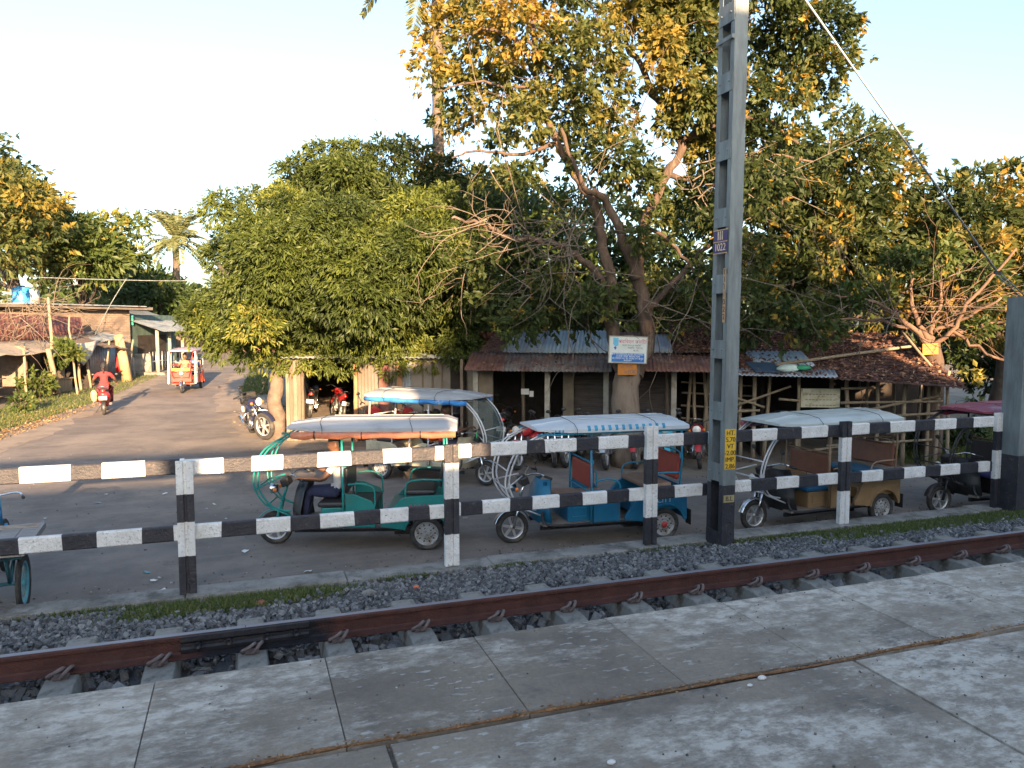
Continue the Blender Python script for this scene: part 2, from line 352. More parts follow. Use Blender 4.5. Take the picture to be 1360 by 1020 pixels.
# ------------------------------------------------------------ platform
def slabmat(name, k, lime):
    m = bpy.data.materials.new(name); N, L, b = nodes(m); MATS[name] = m
    tc = N.new('ShaderNodeTexCoord')
    def noise(sc, det, rough=.65, st=(1, 1, 1), off=0.0):
        mp = N.new('ShaderNodeMapping'); mp.inputs['Scale'].default_value = st; mp.inputs['Location'].default_value = (off, off * .7, 0); L.new(tc.outputs['Object'], mp.inputs[0])
        n = N.new('ShaderNodeTexNoise'); n.inputs['Scale'].default_value = sc; n.inputs['Detail'].default_value = det; n.inputs['Roughness'].default_value = rough; L.new(mp.outputs[0], n.inputs['Vector']); return n.outputs['Fac']
    def rng(x, a, b_, lo=0.0, hi=1.0):
        r = N.new('ShaderNodeMapRange'); r.inputs[1].default_value = a; r.inputs[2].default_value = b_; r.inputs[3].default_value = lo; r.inputs[4].default_value = hi; L.new(x, r.inputs[0]); return r.outputs[0]
    def mul(x, y, op='MULTIPLY'):
        q = N.new('ShaderNodeMath'); q.operation = op; q.use_clamp = op != 'MULTIPLY'; L.new(x, q.inputs[0])
        if isinstance(y, float): q.inputs[1].default_value = y
        else: L.new(y, q.inputs[1])
        return q.outputs[0]
    def mix(f, a, c, bl='MIX'):
        q = N.new('ShaderNodeMix'); q.data_type = 'RGBA'; q.blend_type = bl; L.new(f, q.inputs[0])
        if isinstance(a, tuple): q.inputs[6].default_value = (*a, 1)
        else: L.new(a, q.inputs[6])
        q.inputs[7].default_value = (*c, 1); return q.outputs[2]
    base = mix(rng(noise(1.6, 9, .7), .32, .68), tuple(k * x for x in (.124, .097, .075)), tuple(k * x for x in (.255, .205, .150)))
    base = mix(rng(noise(38, 6, .7), .38, .72, 0, .35), base, tuple(k * x for x in (.065, .056, .048)))         # dark pits and grain
    base = mix(rng(noise(3.1, 8, .7, off=9), .56, .70, 0, .85), base, (.085, .072, .062))                         # damp stains
    lm = mul(rng(noise(1.5, 10, .72, (.6, 1.2, 1), 3), .50 - lime, .60 - lime), rng(noise(13, 10, .75, (.7, 1.1, 1), 5), .42, .58, .15, .9))
    base = mix(lm, base, (.54, .48, .40))                                                                         # worn lime skin
    fl = mul(rng(noise(30, 3, .5, (.5, 1.1, 1), 7), .60, .655), rng(noise(2.6, 5, .6, off=4), .44, .58)); base = mix(mul(fl, .55), base, (.50, .48, .44))
    base = mix(rng(noise(7, 8, .7, (.3, 3.2, 1), 2), .58, .70, 0, .45), base, (.30, .255, .20))
    L.new(base, b.inputs['Base Color']); b.inputs['Roughness'].default_value = .88
    h = mul(mul(noise(70, 5), .5), mul(lm, .6), 'ADD'); h2 = mul(h, mul(noise(9, 8, .75, (1, 2.5, 1)), .8), 'ADD')
    bp = N.new('ShaderNodeBump'); bp.inputs['Strength'].default_value = .55; bp.inputs['Distance'].default_value = .012; L.new(h2, bp.inputs['Height']); L.new(bp.outputs[0], b.inputs['Normal'])
    return m
slab = [slabmat('platform_slab', 1.22, .045), slabmat('platform_slab_pale', 1.42, .095), slabmat('platform_slab_dark', 1.05, .01)]
PZ0 = 1.5; PE = 3.68
pb = MB()
pb.box((0, -8, .6), (120, 22.2, 1.2))           # body under the slabs
pb.box((0, PE - .43, 1.345), (119, .77, .299), None, 3); pb.box((0, 1.2, 1.34), (119, 3.2, .286), None, 3)
x = -40.0; k0 = .335
for k in range(-40, 60):
    xa = k0 + .745 * k; g = .0025
    jz = random.uniform(-.001, .003); je = random.uniform(-.012, .012)
    pb.box((xa + .3725, PE - .41 + je, PZ0 - .09 + jz), (.745 - g * 2, .82, .18), None, {2: 0, 3: 0, 4: 1, 5: 1, 1: 2, 0: 2, -1: 0}.get(k, k % 3))
    if k % 3 == 0:
        wv = .745 * 3
        pb.box((xa + .15 + wv / 2, 2.84 - .02 - 1.6, PZ0 - .153 + random.uniform(-.002, .003)), (wv - .02, 3.2, .3), None, 0 if k == 0 else 2 if k < 0 else 1)
pb.box((0, -9.6, PZ0 - .155), (120, 18.4, .3))
plat = pb.build('platform', slab + [mat('joint_dirt', (.09, .078, .064), (.16, .14, .115), 30, .95, bump=.5)], bevel=.0022); tag(plat, kind='structure')
# orange dirt and dry stems caught in the long joint
def debris():
    n = 2600; X = RNG.uniform(-9, 14, n); s = np.sin(X * 2.1) * .012 + np.sin(X * 6.7) * .006
    base = np.stack([X, 2.85 + s + RNG.normal(size=n) * .011, np.full(n, PZ0 + .004) + RNG.uniform(0, .008, n)], 1)
    ax = unit(np.stack([RNG.normal(size=n), RNG.normal(size=n) * .5, np.abs(RNG.normal(size=n)) * .18], 1))
    v, f, t = leaf_arrays(base, ax, RNG.uniform(.006, .026, n), .004, RNG.random(n))
    tag(npmesh('joint_debris', v, f, leafmat('debris', [(0, (.10, .05, .025)), (.5, (.26, .13, .05)), (1, (.36, .22, .10))], .1), t), 'dry orange debris caught in the long joint between the platform slabs', 'debris', kind='stuff')
debris()
mb = MB()
mb.tube([(x_, 2.85 + math.sin(x_ * 2.1) * .012 + math.sin(x_ * 6.7) * .006, PZ0 - .001) for x_ in np.linspace(-9, 14, 220)], [.004 + .007 * abs(math.sin(i * 1.7) * math.sin(i * .31)) for i in range(220)], 5)
tag(mb.build('joint_soil', mat('joint_soil', (.17, .085, .04), (.30, .16, .075), 30, .95, bump=.8, bscale=80)), 'rusty brown soil packed along the platform joint', 'soil', kind='stuff')
for (u, v, s_) in ((1012, 900, .022), (812, 1012, .018), (996, 910, .014)):
    q = G(u, v, PZ0 + .005); mb = MB(); mb.sphere((0, 0, 0), s_, 5, sc=(1, .7, .45)); 
    o = mb.build('pebble', mat('pebble', (.55, .53, .5)), loc=q); tag(o, {1012: 'pale pebble beside the orange joint of the platform', 812: 'pebble lying low on the platform near the picture bottom', 996: 'tiny pale pebble lying just left of a larger one on the platform'}[u], 'pebble')
# ------------------------------------------------------------ track bed
RZ = .756; BASE = RZ - .172
def bed(y): # ballast profile
    if y < 4.0: return .40
    if y < 6.2: return .43
    if y < 6.95: return .43 + (y - 6.2) / .75 * .07
    return .50 - min(1, (y - 6.95) / 1.65) * .33
ys_ = [3.4, 4.2, 6.1, 6.5, 6.95, 7.4, 7.9, 8.4, 8.8]
xs_ = np.linspace(-40, 60, 100)
v = np.array([(a, b, bed(b) - .03) for b in ys_ for a in xs_]); nx = len(xs_)
f = np.array([(j * nx + i, j * nx + i + 1, (j + 1) * nx + i + 1, (j + 1) * nx + i) for j in range(len(ys_) - 1) for i in range(nx - 1)])
tag(npmesh('track_bed', v, f, mat('bed_stone', (.05, .052, .055), (.10, .10, .105), 18, .95, bump=.8, bscale=50)), kind='structure')
def rocks(name, pts, size, m, flat=.7):
    n = len(pts); cube = np.array([(-1, -1, -1), (1, -1, -1), (1, 1, -1), (-1, 1, -1), (-1, -1, 1), (1, -1, 1), (1, 1, 1), (-1, 1, 1)], float)
    v = cube[None] * RNG.uniform(.45, 1.0, (n, 8, 3)); sc = size * RNG.uniform(.6, 1.3, (n, 1, 1)) * np.stack([RNG.uniform(.8, 1.3, n), RNG.uniform(.7, 1.1, n), RNG.uniform(.5, .9, n)], 1)[:, None, :]
    v = v * sc / 2; q = RNG.normal(size=(n, 4)); q /= np.linalg.norm(q, axis=1, keepdims=True); a, b, c, d = q.T
    Rm = np.stack([np.stack([1 - 2 * (c * c + d * d), 2 * (b * c - a * d), 2 * (b * d + a * c)], 1), np.stack([2 * (b * c + a * d), 1 - 2 * (b * b + d * d), 2 * (c * d - a * b)], 1), np.stack([2 * (b * d - a * c), 2 * (c * d + a * b), 1 - 2 * (b * b + c * c)], 1)], 1)
    v = np.einsum('nij,nkj->nki', Rm, v) + pts[:, None, :]
    fc = np.array([(3, 2, 1, 0), (4, 5, 6, 7), (0, 1, 5, 4), (1, 2, 6, 5), (2, 3, 7, 6), (3, 0, 4, 7)])
    f = (np.arange(n)[:, None, None] * 8 + fc[None]).reshape(-1, 4)
    return npmesh(name, v.reshape(-1, 3), f, m, np.repeat(RNG.random(n), 6))
def tintmat(name, stops, rough=.8, bump=.0):
    m = bpy.data.materials.new(name); N, L, b = nodes(m)
    at = N.new('ShaderNodeAttribute'); at.attribute_name = 'tint'; r = N.new('ShaderNodeValToRGB'); el = r.color_ramp.elements
    while len(el) < len(stops): el.new(.5)
    for e, (p, c) in zip(el, stops): e.position = p; e.color = (*c, 1)
    L.new(at.outputs['Fac'], r.inputs['Fac'])
    tc = N.new('ShaderNodeTexCoord'); n = N.new('ShaderNodeTexNoise'); n.inputs['Scale'].default_value = 45; n.inputs['Detail'].default_value = 5; L.new(tc.outputs['Object'], n.inputs['Vector'])
    mr = N.new('ShaderNodeMapRange'); mr.inputs[1].default_value = .3; mr.inputs[2].default_value = .7; mr.inputs[3].default_value = .7; mr.inputs[4].default_value = 1.25; L.new(n.outputs['Fac'], mr.inputs[0])
    mx = N.new('ShaderNodeMix'); mx.data_type = 'RGBA'; mx.blend_type = 'MULTIPLY'; mx.inputs[0].default_value = 1; L.new(r.outputs[0], mx.inputs[6]); L.new(mr.outputs[0], mx.inputs[7])
    L.new(mx.outputs[2], b.inputs['Base Color']); b.inputs['Roughness'].default_value = rough
    if bump:
        bp = N.new('ShaderNodeBump'); bp.inputs['Strength'].default_value = bump; bp.inputs['Distance'].default_value = .01; L.new(n.outputs['Fac'], bp.inputs['Height']); L.new(bp.outputs[0], b.inputs['Normal'])
    return m
stone = tintmat('ballast_stone', [(0, (.06, .06, .06)), (.6, (.125, .125, .125)), (.95, (.21, .208, .20)), (1, (.25, .24, .225))], .85, .4)
def scatter_rocks():
    n = 40000; x = RNG.uniform(-5, 17, n); y = RNG.uniform(6.3, 8.67, n)
    keep = RNG.random(n) < np.where(y > 8.2, .55, 1.0); 
    # thinner where grass has taken over
    g = ((x > -1.2) & (x < 1.0) & (y > 7.6)) | ((x > 7.2) & (y > 7.6)); keep &= ~(g & (RNG.random(n) < .8))
    x, y = x[keep], y[keep]; z = np.array([bed(a) for a in y]) + RNG.uniform(-.025, .02, len(x))
    p1 = np.stack([x, y, z], 1); fs = (np.abs(((x - .67) / .655 + .5) % 1 - .5) * .655 < .13) & (y < 6.9); p1 = p1[~fs]
    m = 7000; x = RNG.uniform(-5, 12, m); y = RNG.uniform(4.6, 6.3, m); z = np.array([bed(a) for a in y]) + RNG.uniform(-.03, .03, m)
    fs = np.abs(((x - .67) / .655 + .5) % 1 - .5) * .655 < .15
    p2 = np.stack([x, y, z], 1)[~fs]
    o = rocks('ballast', np.concatenate([p1, p2]), .050, stone); tag(o, 'grey crushed stone ballast heaped along both sides of the rail', 'ballast', kind='stuff')
    # larger stones between the sleepers
    m = 1500; x = RNG.uniform(-5, 12, m); y = RNG.uniform(4.8, 6.25, m); fs = np.abs(((x - .67) / .655 + .5) % 1 - .5) * .655 < .17
    o = rocks('ballast', np.stack([x, y, np.full(m, .455) + RNG.uniform(-.03, .03, m)], 1)[~fs], .11, stone); tag(o, 'larger stones lying in the gaps between the concrete sleepers', 'ballast', kind='stuff')
scatter_rocks()
# sleepers with their clips
def make_sleeper():
    r_ = empty('sleeper', (0, 5.34, 0), 0)
    m_ = MB()
    hw, tw, L2 = .135, .105, 1.53
    m_.loft([[(-hw, y, .36), (hw, y, .36), (tw, y, zt), (-tw, y, zt)] for y, zt in ((-L2, .555), (-L2 + .02, .568), (-.95, .578), (-.6, .578), (-.3, .54), (.3, .54), (.6, .578), (.95, .578), (L2 - .02, .568), (L2, .555))], smooth=False)
    b = m_.build('beam', M['sleeper'], r_, bevel=.012)
    for y in (-.838, .838):
        for s in (-1, 1):
            c = MB(); yy = y + s * .115
            c.box((0, yy - s * .012, .590), (.10, .075, .018))
            c.tube(wob([(-.065, yy + s * .02, .60), (-.075, yy + s * .05, .625), (-.03, yy + s * .075, .655), (.02, yy + s * .02, .665), (.02, yy - s * .045, .625), (.065, yy - s * .05, .63), (.07, yy + s * .01, .665), (.03, yy + s * .07, .64), (.0, yy + s * .05, .60)], 0, 3), .0135, 7)
            c.build('rail_clip', M['clip_iron'], r_)
    return r_
sl = make_sleeper()
names_s = 'concrete sleeper'
SX = [.67 + .655 * k for k in range(-4, 14)]
ORD = 'first second third fourth fifth sixth seventh eighth ninth tenth eleventh twelfth thirteenth fourteenth'.split()
for i, x_ in enumerate(SX):
    o = sl if i == 0 else copy_tree(sl)
    o.location.x = x_ + random.uniform(-.01, .01); o.rotation_euler.z = R(random.uniform(-.8, .8))
    tag(o, (['concrete sleeper beyond the left picture edge', 'sleeper just outside the left picture edge'][i] if i < 2 else ['third last', 'second last', 'very last'][i - 15] + ' concrete sleeper of the track, beyond the right picture edge' if i > 14 else '%s concrete sleeper from the left, seen in front of the rusty rail' % ORD[i - 2]), 'sleeper', 'sleepers under the rail')
    for k in o.keys():
        pass
def oilmat():
    if 'rail_oil' in MATS: return MATS['rail_oil']
    m = mat('rail_oil', (.065, .027, .021), (.10, .040, .029), 6, .6, bump=.4, bscale=60, spec=.3); N, L, b = nodes(m)
    tc = N.new('ShaderNodeTexCoord'); sx = N.new('ShaderNodeSeparateXYZ'); L.new(tc.outputs['Object'], sx.inputs[0]); n = N.new('ShaderNodeTexNoise'); n.inputs['Scale'].default_value = 9; n.inputs['Detail'].default_value = 6; L.new(tc.outputs['Object'], n.inputs['Vector'])
    def mt(op, a, v=None, c=None):
        q = N.new('ShaderNodeMath'); q.operation = op; L.new(a, q.inputs[0])
        if v is not None: q.inputs[1].default_value = v
        if c is not None: L.new(c, q.inputs[1])
        return q.outputs[0]
    d = mt('ABSOLUTE', mt('SUBTRACT', sx.outputs[0], .08)); d = mt('ADD', d, None, mt('MULTIPLY', n.outputs['Fac'], .45))
    r = N.new('ShaderNodeMapRange'); r.inputs[1].default_value = .62; r.inputs[2].default_value = .80; r.inputs[3].default_value = 1; r.inputs[4].default_value = 0; L.new(d, r.inputs[0])
    q = N.new('ShaderNodeMix'); q.data_type = 'RGBA'; old = b.inputs['Base Color'].links[0].from_socket; L.new(r.outputs[0], q.inputs[0]); L.new(old, q.inputs[6]); q.inputs[7].default_value = (.016, .015, .018, 1); L.new(q.outputs[2], b.inputs['Base Color'])
    return m
def rail(name, y, joint=True, lab=''):
    r_ = empty(name, (0, y, BASE)); m_ = MB()
    prof = [(-.075, 0), (.075, 0), (.075, .011), (.022, .024), (.009, .036), (.009, .128), (.035, .138), (.036, .16), (.030, .1715), (-.030, .1715), (-.036, .16), (-.035, .138), (-.009, .128), (-.009, .036), (-.022, .024), (-.075, .011)]
    for xa, xb in ((-30, -.04), (-.034, 50)):
        m_.prism(prof, xa, xb, 'yz')
    m_.build('rail_body', M['rail_rust'], r_)
    ol = MB(); ol.prism([(-.0765, -.001), (.0765, -.001), (.0765, .0125), (.0235, .0255), (.0105, .0375), (.0105, .1265), (.0365, .1368), (.0375, .1605), (.0315, .171), (-.0315, .171), (-.0375, .1605), (-.0365, .1368), (-.0105, .1265), (-.0105, .0375), (-.0235, .0255), (-.0765, .0125)], -.75, .95, 'yz'); ol.build('oiled_section', oilmat(), r_)
    t = MB()
    for xa, xb in ((-30, -.04), (-.034, 50)): t.prism([(-.027, .1722), (.027, .1722), (.025, .1737), (-.025, .1737)], xa, xb, 'yz')
    t.build('running_surface', M['rail_top'], r_)
    for s in (-1, 1):
        f_ = MB(); f_.prism([(s * .012, .038), (s * .030, .03), (s * .036, .06), (s * .020, .075), (s * .020, .10), (s * .042, .120), (s * .042, .160), (s * .0365, .166), (s * .0365, .14), (s * .012, .126)], -.50, .44, 'yz')
        fp = f_.build('fishplate', M['dark_iron'], r_)
        for bx in (-.38, -.16, .12, .34):
            q = MB(); q.lathe([(0, s * .058), (.024, s * .066), (.028, s * .056), (.028, s * .022)], (bx, 0, .088), 'y', 6, smooth=False); q.build('bolt', M['dark_iron'], fp)
    return r_
tag(rail('rail', 5.34 + .838), 'rusty brown steel rail running the whole width beside the platform', 'rail')
tag(rail('rail', 5.34 - .838), 'near rail of the track hidden under the platform edge', 'rail')
# kerb strip carrying the fence
kb = MB(); ka = [(8.66, .0), (8.99, .0), (8.99, .222), (8.67, .212)]
x_ = -30.0
while x_ < 50:
    l = random.uniform(1.6, 2.6); dz = random.uniform(-.012, .012); dy = random.uniform(-.012, .012)
    kb.prism([(a + dy, b + (dz if b > 0 else 0)) for a, b in ka], x_, x_ + l - .006, 'yz'); x_ += l
tag(kb.build('kerb', M['concrete_kerb'], bevel=.015), kind='structure')
# grass growing against the kerb, on the verge and round the sheds
grassm = leafmat('grass_blades', [(0, (.05, .075, .02)), (.45, (.085, .12, .03)), (.8, (.15, .16, .05)), (1, (.26, .21, .09))], .3)
def grass(name, pts, h, lab_, wd=.006, lean=.6):
    n = len(pts); ax = unit(np.stack([RNG.normal(size=n) * lean, RNG.normal(size=n) * lean, np.full(n, 1.0)], 1))
    v, f, t = leaf_arrays(pts, ax, h * RNG.uniform(.5, 1.4, n), wd, RNG.random(n) * .8 + RNG.random(n) * .2)
    tag(npmesh(name, v, f, grassm, t), lab_, 'grass', kind='stuff')
def blobs(cs, n):
    out = []
    for (cx_, cy_, rx, ry, k) in cs:
        m_ = int(n * k); a = RNG.normal(size=(m_, 2)) * .45; out.append(np.stack([cx_ + a[:, 0] * rx, cy_ + a[:, 1] * ry], 1))
    a = np.concatenate(out); return a
a = blobs([(-.25, 8.15, 1.0, .5, 5), (.35, 8.3, .7, .35, 2), (-1.4, 8.6, 1.0, .1, .4), (1.7, 8.6, .4, .1, .25), (3.0, 8.62, .6, .08, .2), (5.2, 8.6, .6, .1, .3), (6.9, 8.5, 1.2, .2, 1.5), (8.3, 8.2, 1.3, .5, 4), (10, 8.2, 1.8, .6, 6), (12, 8.2, 1.8, .6, 6), (14, 8.2, 1.8, .6, 5), (7.4, 7.7, .7, .3, .8)], 1700)
a = a[(a[:, 1] < 8.67) & (a[:, 1] > 7.2)]
grass('kerb_grass', np.stack([a[:, 0], a[:, 1], np.array([bed(q) for q in a[:, 1]]) - .01], 1), .06, 'patches of short green grass between the ballast and the kerb')
# broken brick lump and small litter
def lump(name, u, v, s_, m_, lab_, cat, z=None, sc=(1, .8, .7)):
    q = G(u, v, z); pts_ = np.zeros((1, 3)); mb = MB(); mb.sphere((0, 0, 0), s_, 6, sc=sc)
    mb.v = [tuple(Vector(p) * random.uniform(.8, 1.15)) for p in mb.v]
    o = mb.build(name, m_, loc=(q.x, q.y, q.z + s_ * .3)); tag(o, lab_, cat); return o
lump('brick_lump', 347, 806, .07, mat('brick_lump', (.20, .07, .04), (.30, .12, .07), 12, .9, bump=.6), 'broken red brick lying in the grass beside the rail', 'brick', .3)
lump('orange_wrapper', 553, 781, .03, mat('wrap_orange', (.55, .12, .05)), 'small orange wrapper on the grey stones', 'wrapper', .42)
lump('stone', 490, 790, .07, M['sleeper'], 'pale flat stone among the ballast near the kerb', 'stone', .38, (1.2, .8, .5))
lump('stone', 955, 690, .08, mat('rub', (.16, .12, .09), (.25, .19, .15), 15), 'brown broken lump on the kerb left of the tall mast', 'stone', .3)
litm = [mat('paper_white', (.62, .62, .60)), mat('paper_grey', (.33, .34, .36)), mat('plastic_teal', (.12, .32, .34))]
def litter():
    places = [(141, 658, 0, 'white scrap under the top bar, largest one left of the first post'), (130, 669, 1, 'grey scrap just below the large white one left of the first post'), (219, 657, 0, 'white scrap on the tarmac just left of the first post top'),
     (275, 677, 1, 'grey scrap between the two bars right of the first post'), (284, 671, 0, 'white scrap between the two bars right of the first post'), (326, 734, 0, 'white scrap below the lower bar in front of the teal wheel'),
     (204, 773, 0, 'palest scrap in the heap left of the first post foot'), (213, 770, 1, 'grey scrap at the top of the heap by the first post foot'), (217, 786, 0, 'white scrap at the bottom of the heap by the first post foot'),
     (229, 777, 1, 'grey scrap touching the heap nearest the first post foot'), (183, 793, 0, 'white scrap close to the kerb left of the litter heap'), (195, 762, 2, 'teal plastic scrap above the litter heap'),
     (410, 761, 0, 'white scrap on the tarmac below the teal rickshaw'), (300, 690, 1, 'grey scrap above the lower bar left of the teal rickshaw'), (618, 690, 1, 'grey scrap behind the second post'), (60, 690, 1, 'grey scrap on the tarmac above the cart'), (326, 714, 2, 'teal scrap just above the lower bar left of the teal wheel')]
    for (u, v, k, lb_) in places:
        q = G(u, v); mb = MB(); r_ = random.uniform(.025, .06); n = 7; a0 = random.random() * 6
        ring = [(math.cos(a0 + i * 6.283 / n) * r_ * random.uniform(.5, 1.3), math.sin(a0 + i * 6.283 / n) * r_ * random.uniform(.4, 1), random.uniform(.002, .03)) for i in range(n)]
        mb.add(ring + [(0, 0, .02)] + [(a, b, c + .002) for a, b, c in ring] + [(0, 0, .024)], [(i, (i + 1) % n, n) for i in range(n)] + [((i + 1) % n + n + 1, i + n + 1, 2 * n + 1) for i in range(n)])
        o = mb.build('paper_scrap', litm[k], loc=(q.x, q.y, q.z + .008)); tag(o, lb_, 'litter', 'scraps of litter on the tarmac')
    # crumbs, small stones and dirt along the kerb and the yard
    n = 2600; x = RNG.uniform(-9, 15, n); y = 9.15 + np.abs(RNG.normal(size=n)) * .35; far = RNG.random(n) < .3; y = np.where(far, RNG.uniform(9.2, 20, n), y)
    tag(rocks('grit', np.stack([x, y, np.array([gz(a, b) for a, b in zip(x, y)]) + .01], 1), .022, tintmat('grit_stone', [(0, (.07, .06, .05)), (.7, (.16, .14, .12)), (1, (.40, .38, .35))])), 'grit and crumbs of dirt lying on the yard along the kerb', 'grit', kind='stuff')
    n = 700; x = RNG.uniform(-3, 6, n); y = RNG.uniform(1.2, 3.66, n)
    tag(rocks('platform_grit', np.stack([x, y, np.full(n, PZ0 + .003)], 1), .009, tintmat('grit_fine', [(0, (.07, .06, .05)), (.8, (.2, .18, .16)), (1, (.5, .48, .45))])), 'fine grit strewn over the platform slabs', 'grit', kind='stuff')
litter()
# ============================================================ FENCE, MASTS
FY = 8.83; PX = [PY(248, 700, FY).x, PY(598, 680, FY).x, PY(861, 650, FY).x, PY(1117, 630, FY).x, PY(1320, 620, FY).x]
PX = [PX[0] - 2.9] + PX + [PX[-1] + 2.9, PX[-1] + 5.8]
fence = empty('barrier_fence', (0, FY, .215), 0, 'black and white banded barrier fence of posts and two bars along the kerb', 'fence')
BW = [M['black_paint'], M['white_paint']]
def banded_post(x, ztop, seq, hw=.085):
    mb = MB(); z = 0.0
    # back-to-back channel: two flanges with a groove between them
    prof = [(-hw, -.04), (-.018, -.04), (-.012, -.022), (.012, -.022), (.018, -.04), (hw, -.04), (hw, .03), (-hw, .03)]
    edges = [0] + [e for e, _ in seq]; 
    for (zt, c), zb in zip(seq, edges):
        n = len(prof); vs = [(x + a, b - .055, zb) for a, b in prof] + [(x + a, b - .055, zt) for a, b in prof]
        fs = [(i, (i + 1) % n, (i + 1) % n + n, i + n) for i in range(n)]
        if zt == seq[-1][0]: fs.append(list(range(n, 2 * n)))
        mb.add(vs, fs, c)
    return mb.build('post', BW, fence)
W_, B_ = 1, 0
seqs = [[(0.415, 0), (0.815, 1), (1.165, 0), (1.435, 1)], [(0.415, 0), (0.785, 1), (1.085, 0), (1.440, 1)], [(0.385, 1), (0.815, 0), (1.245, 1), (1.465, 0)], [(0.365, 0), (0.805, 1), (1.135, 0), (1.565, 1)], [(0.485, 1), (0.915, 0), (1.265, 1), (1.495, 0)], [(0.465, 0), (0.915, 1), (1.215, 0), (1.505, 1)], [(0.415, 0), (0.815, 1), (1.165, 0), (1.465, 1)], [(0.415, 0), (0.815, 1), (1.165, 0), (1.465, 1)]]
for x_, s_ in zip(PX, seqs): banded_post(x_, 0, s_)
def bands_for(v_of_u, bounds, xa, xb, first):
    xs = [PY(u, v_of_u(u), FY).x for u in bounds]; xs = [x for x in xs if xa + .03 < x < xb - .03]
    return xs
def bar(z0, z1, bounds, first, name='bar'):
    """bounds: picture x of every colour change; first: colour left of the first"""
    xs = [PY(u, 640, FY).x for u in bounds]; c = first
    while xs[0] > PX[0]: xs.insert(0, xs[0] - (.42 if c == 0 else .5)); c = 1 - c
    allc = []; cc = c
    for x in xs: allc.append(cc); cc = 1 - cc
    xs = xs[:]; 
    while xs[-1] < PX[-1]: allc.append(cc); xs.append(xs[-1] + (.40 if cc == 0 else .5)); cc = 1 - cc
    # one bar per span
    for a, b in zip(PX[:-1], PX[1:]):
        mb = MB(); pts = [a + .002] + [x for x in xs if a + .02 < x < b - .02] + [b - .002]
        zj = random.uniform(-.008, .008); ej = {q: random.gauss(0, .007) for q in pts[1:-1]}
        for p0, p1 in zip(pts[:-1], pts[1:]):
            mid = (p0 + p1) / 2; k = next((i for i, x in enumerate(xs) if x > mid), len(xs) - 1); col = allc[k]
            za, zb = z0 - .215 + zj, z1 - .215 + zj; ch = .012
            prof = [(-.035 + ch, za), (.035 - ch, za), (.035, za + ch), (.035, zb - ch), (.035 - ch, zb), (-.035 + ch, zb), (-.035, zb - ch), (-.035, za + ch)]
            n = 8; vs = [(p0 + (ej[p0] * (z - za) / .165 if p0 in ej else 0), y, z) for y, z in prof] + [(p1 + (ej[p1] * (z - za) / .165 if p1 in ej else 0), y, z) for y, z in prof]
            fs = [(i, i + n, (i + 1) % n + n, (i + 1) % n) for i in range(n)]
            if p0 == pts[0]: fs.append(list(range(n)))
            if p1 == pts[-1]: fs.append(list(reversed(range(n, 2 * n))))
            mb.add(vs, fs, col)
        mb.build(name, BW, fence)
top_b = [27, 95, 136, 194, 239, 298, 334, 376, 421, 467, 509, 546, 577, 625, 651, 698, 723, 764, 793, 832, 868, 905, 937, 965, 996, 1028, 1061, 1095, 1120, 1150, 1178, 1210, 1236, 1264, 1287, 1314]
low_b = [22, 80, 126, 186, 229, 292, 339, 384, 424, 470, 504, 541, 570, 611, 640, 676, 706, 742, 773, 805, 834, 862, 895, 931, 970, 996, 1030, 1059, 1085, 1112, 1142, 1170, 1198, 1226, 1246, 1272, 1296, 1311]
bar(1.50, 1.665, top_b, 0); bar(.79, .955, low_b, 0)
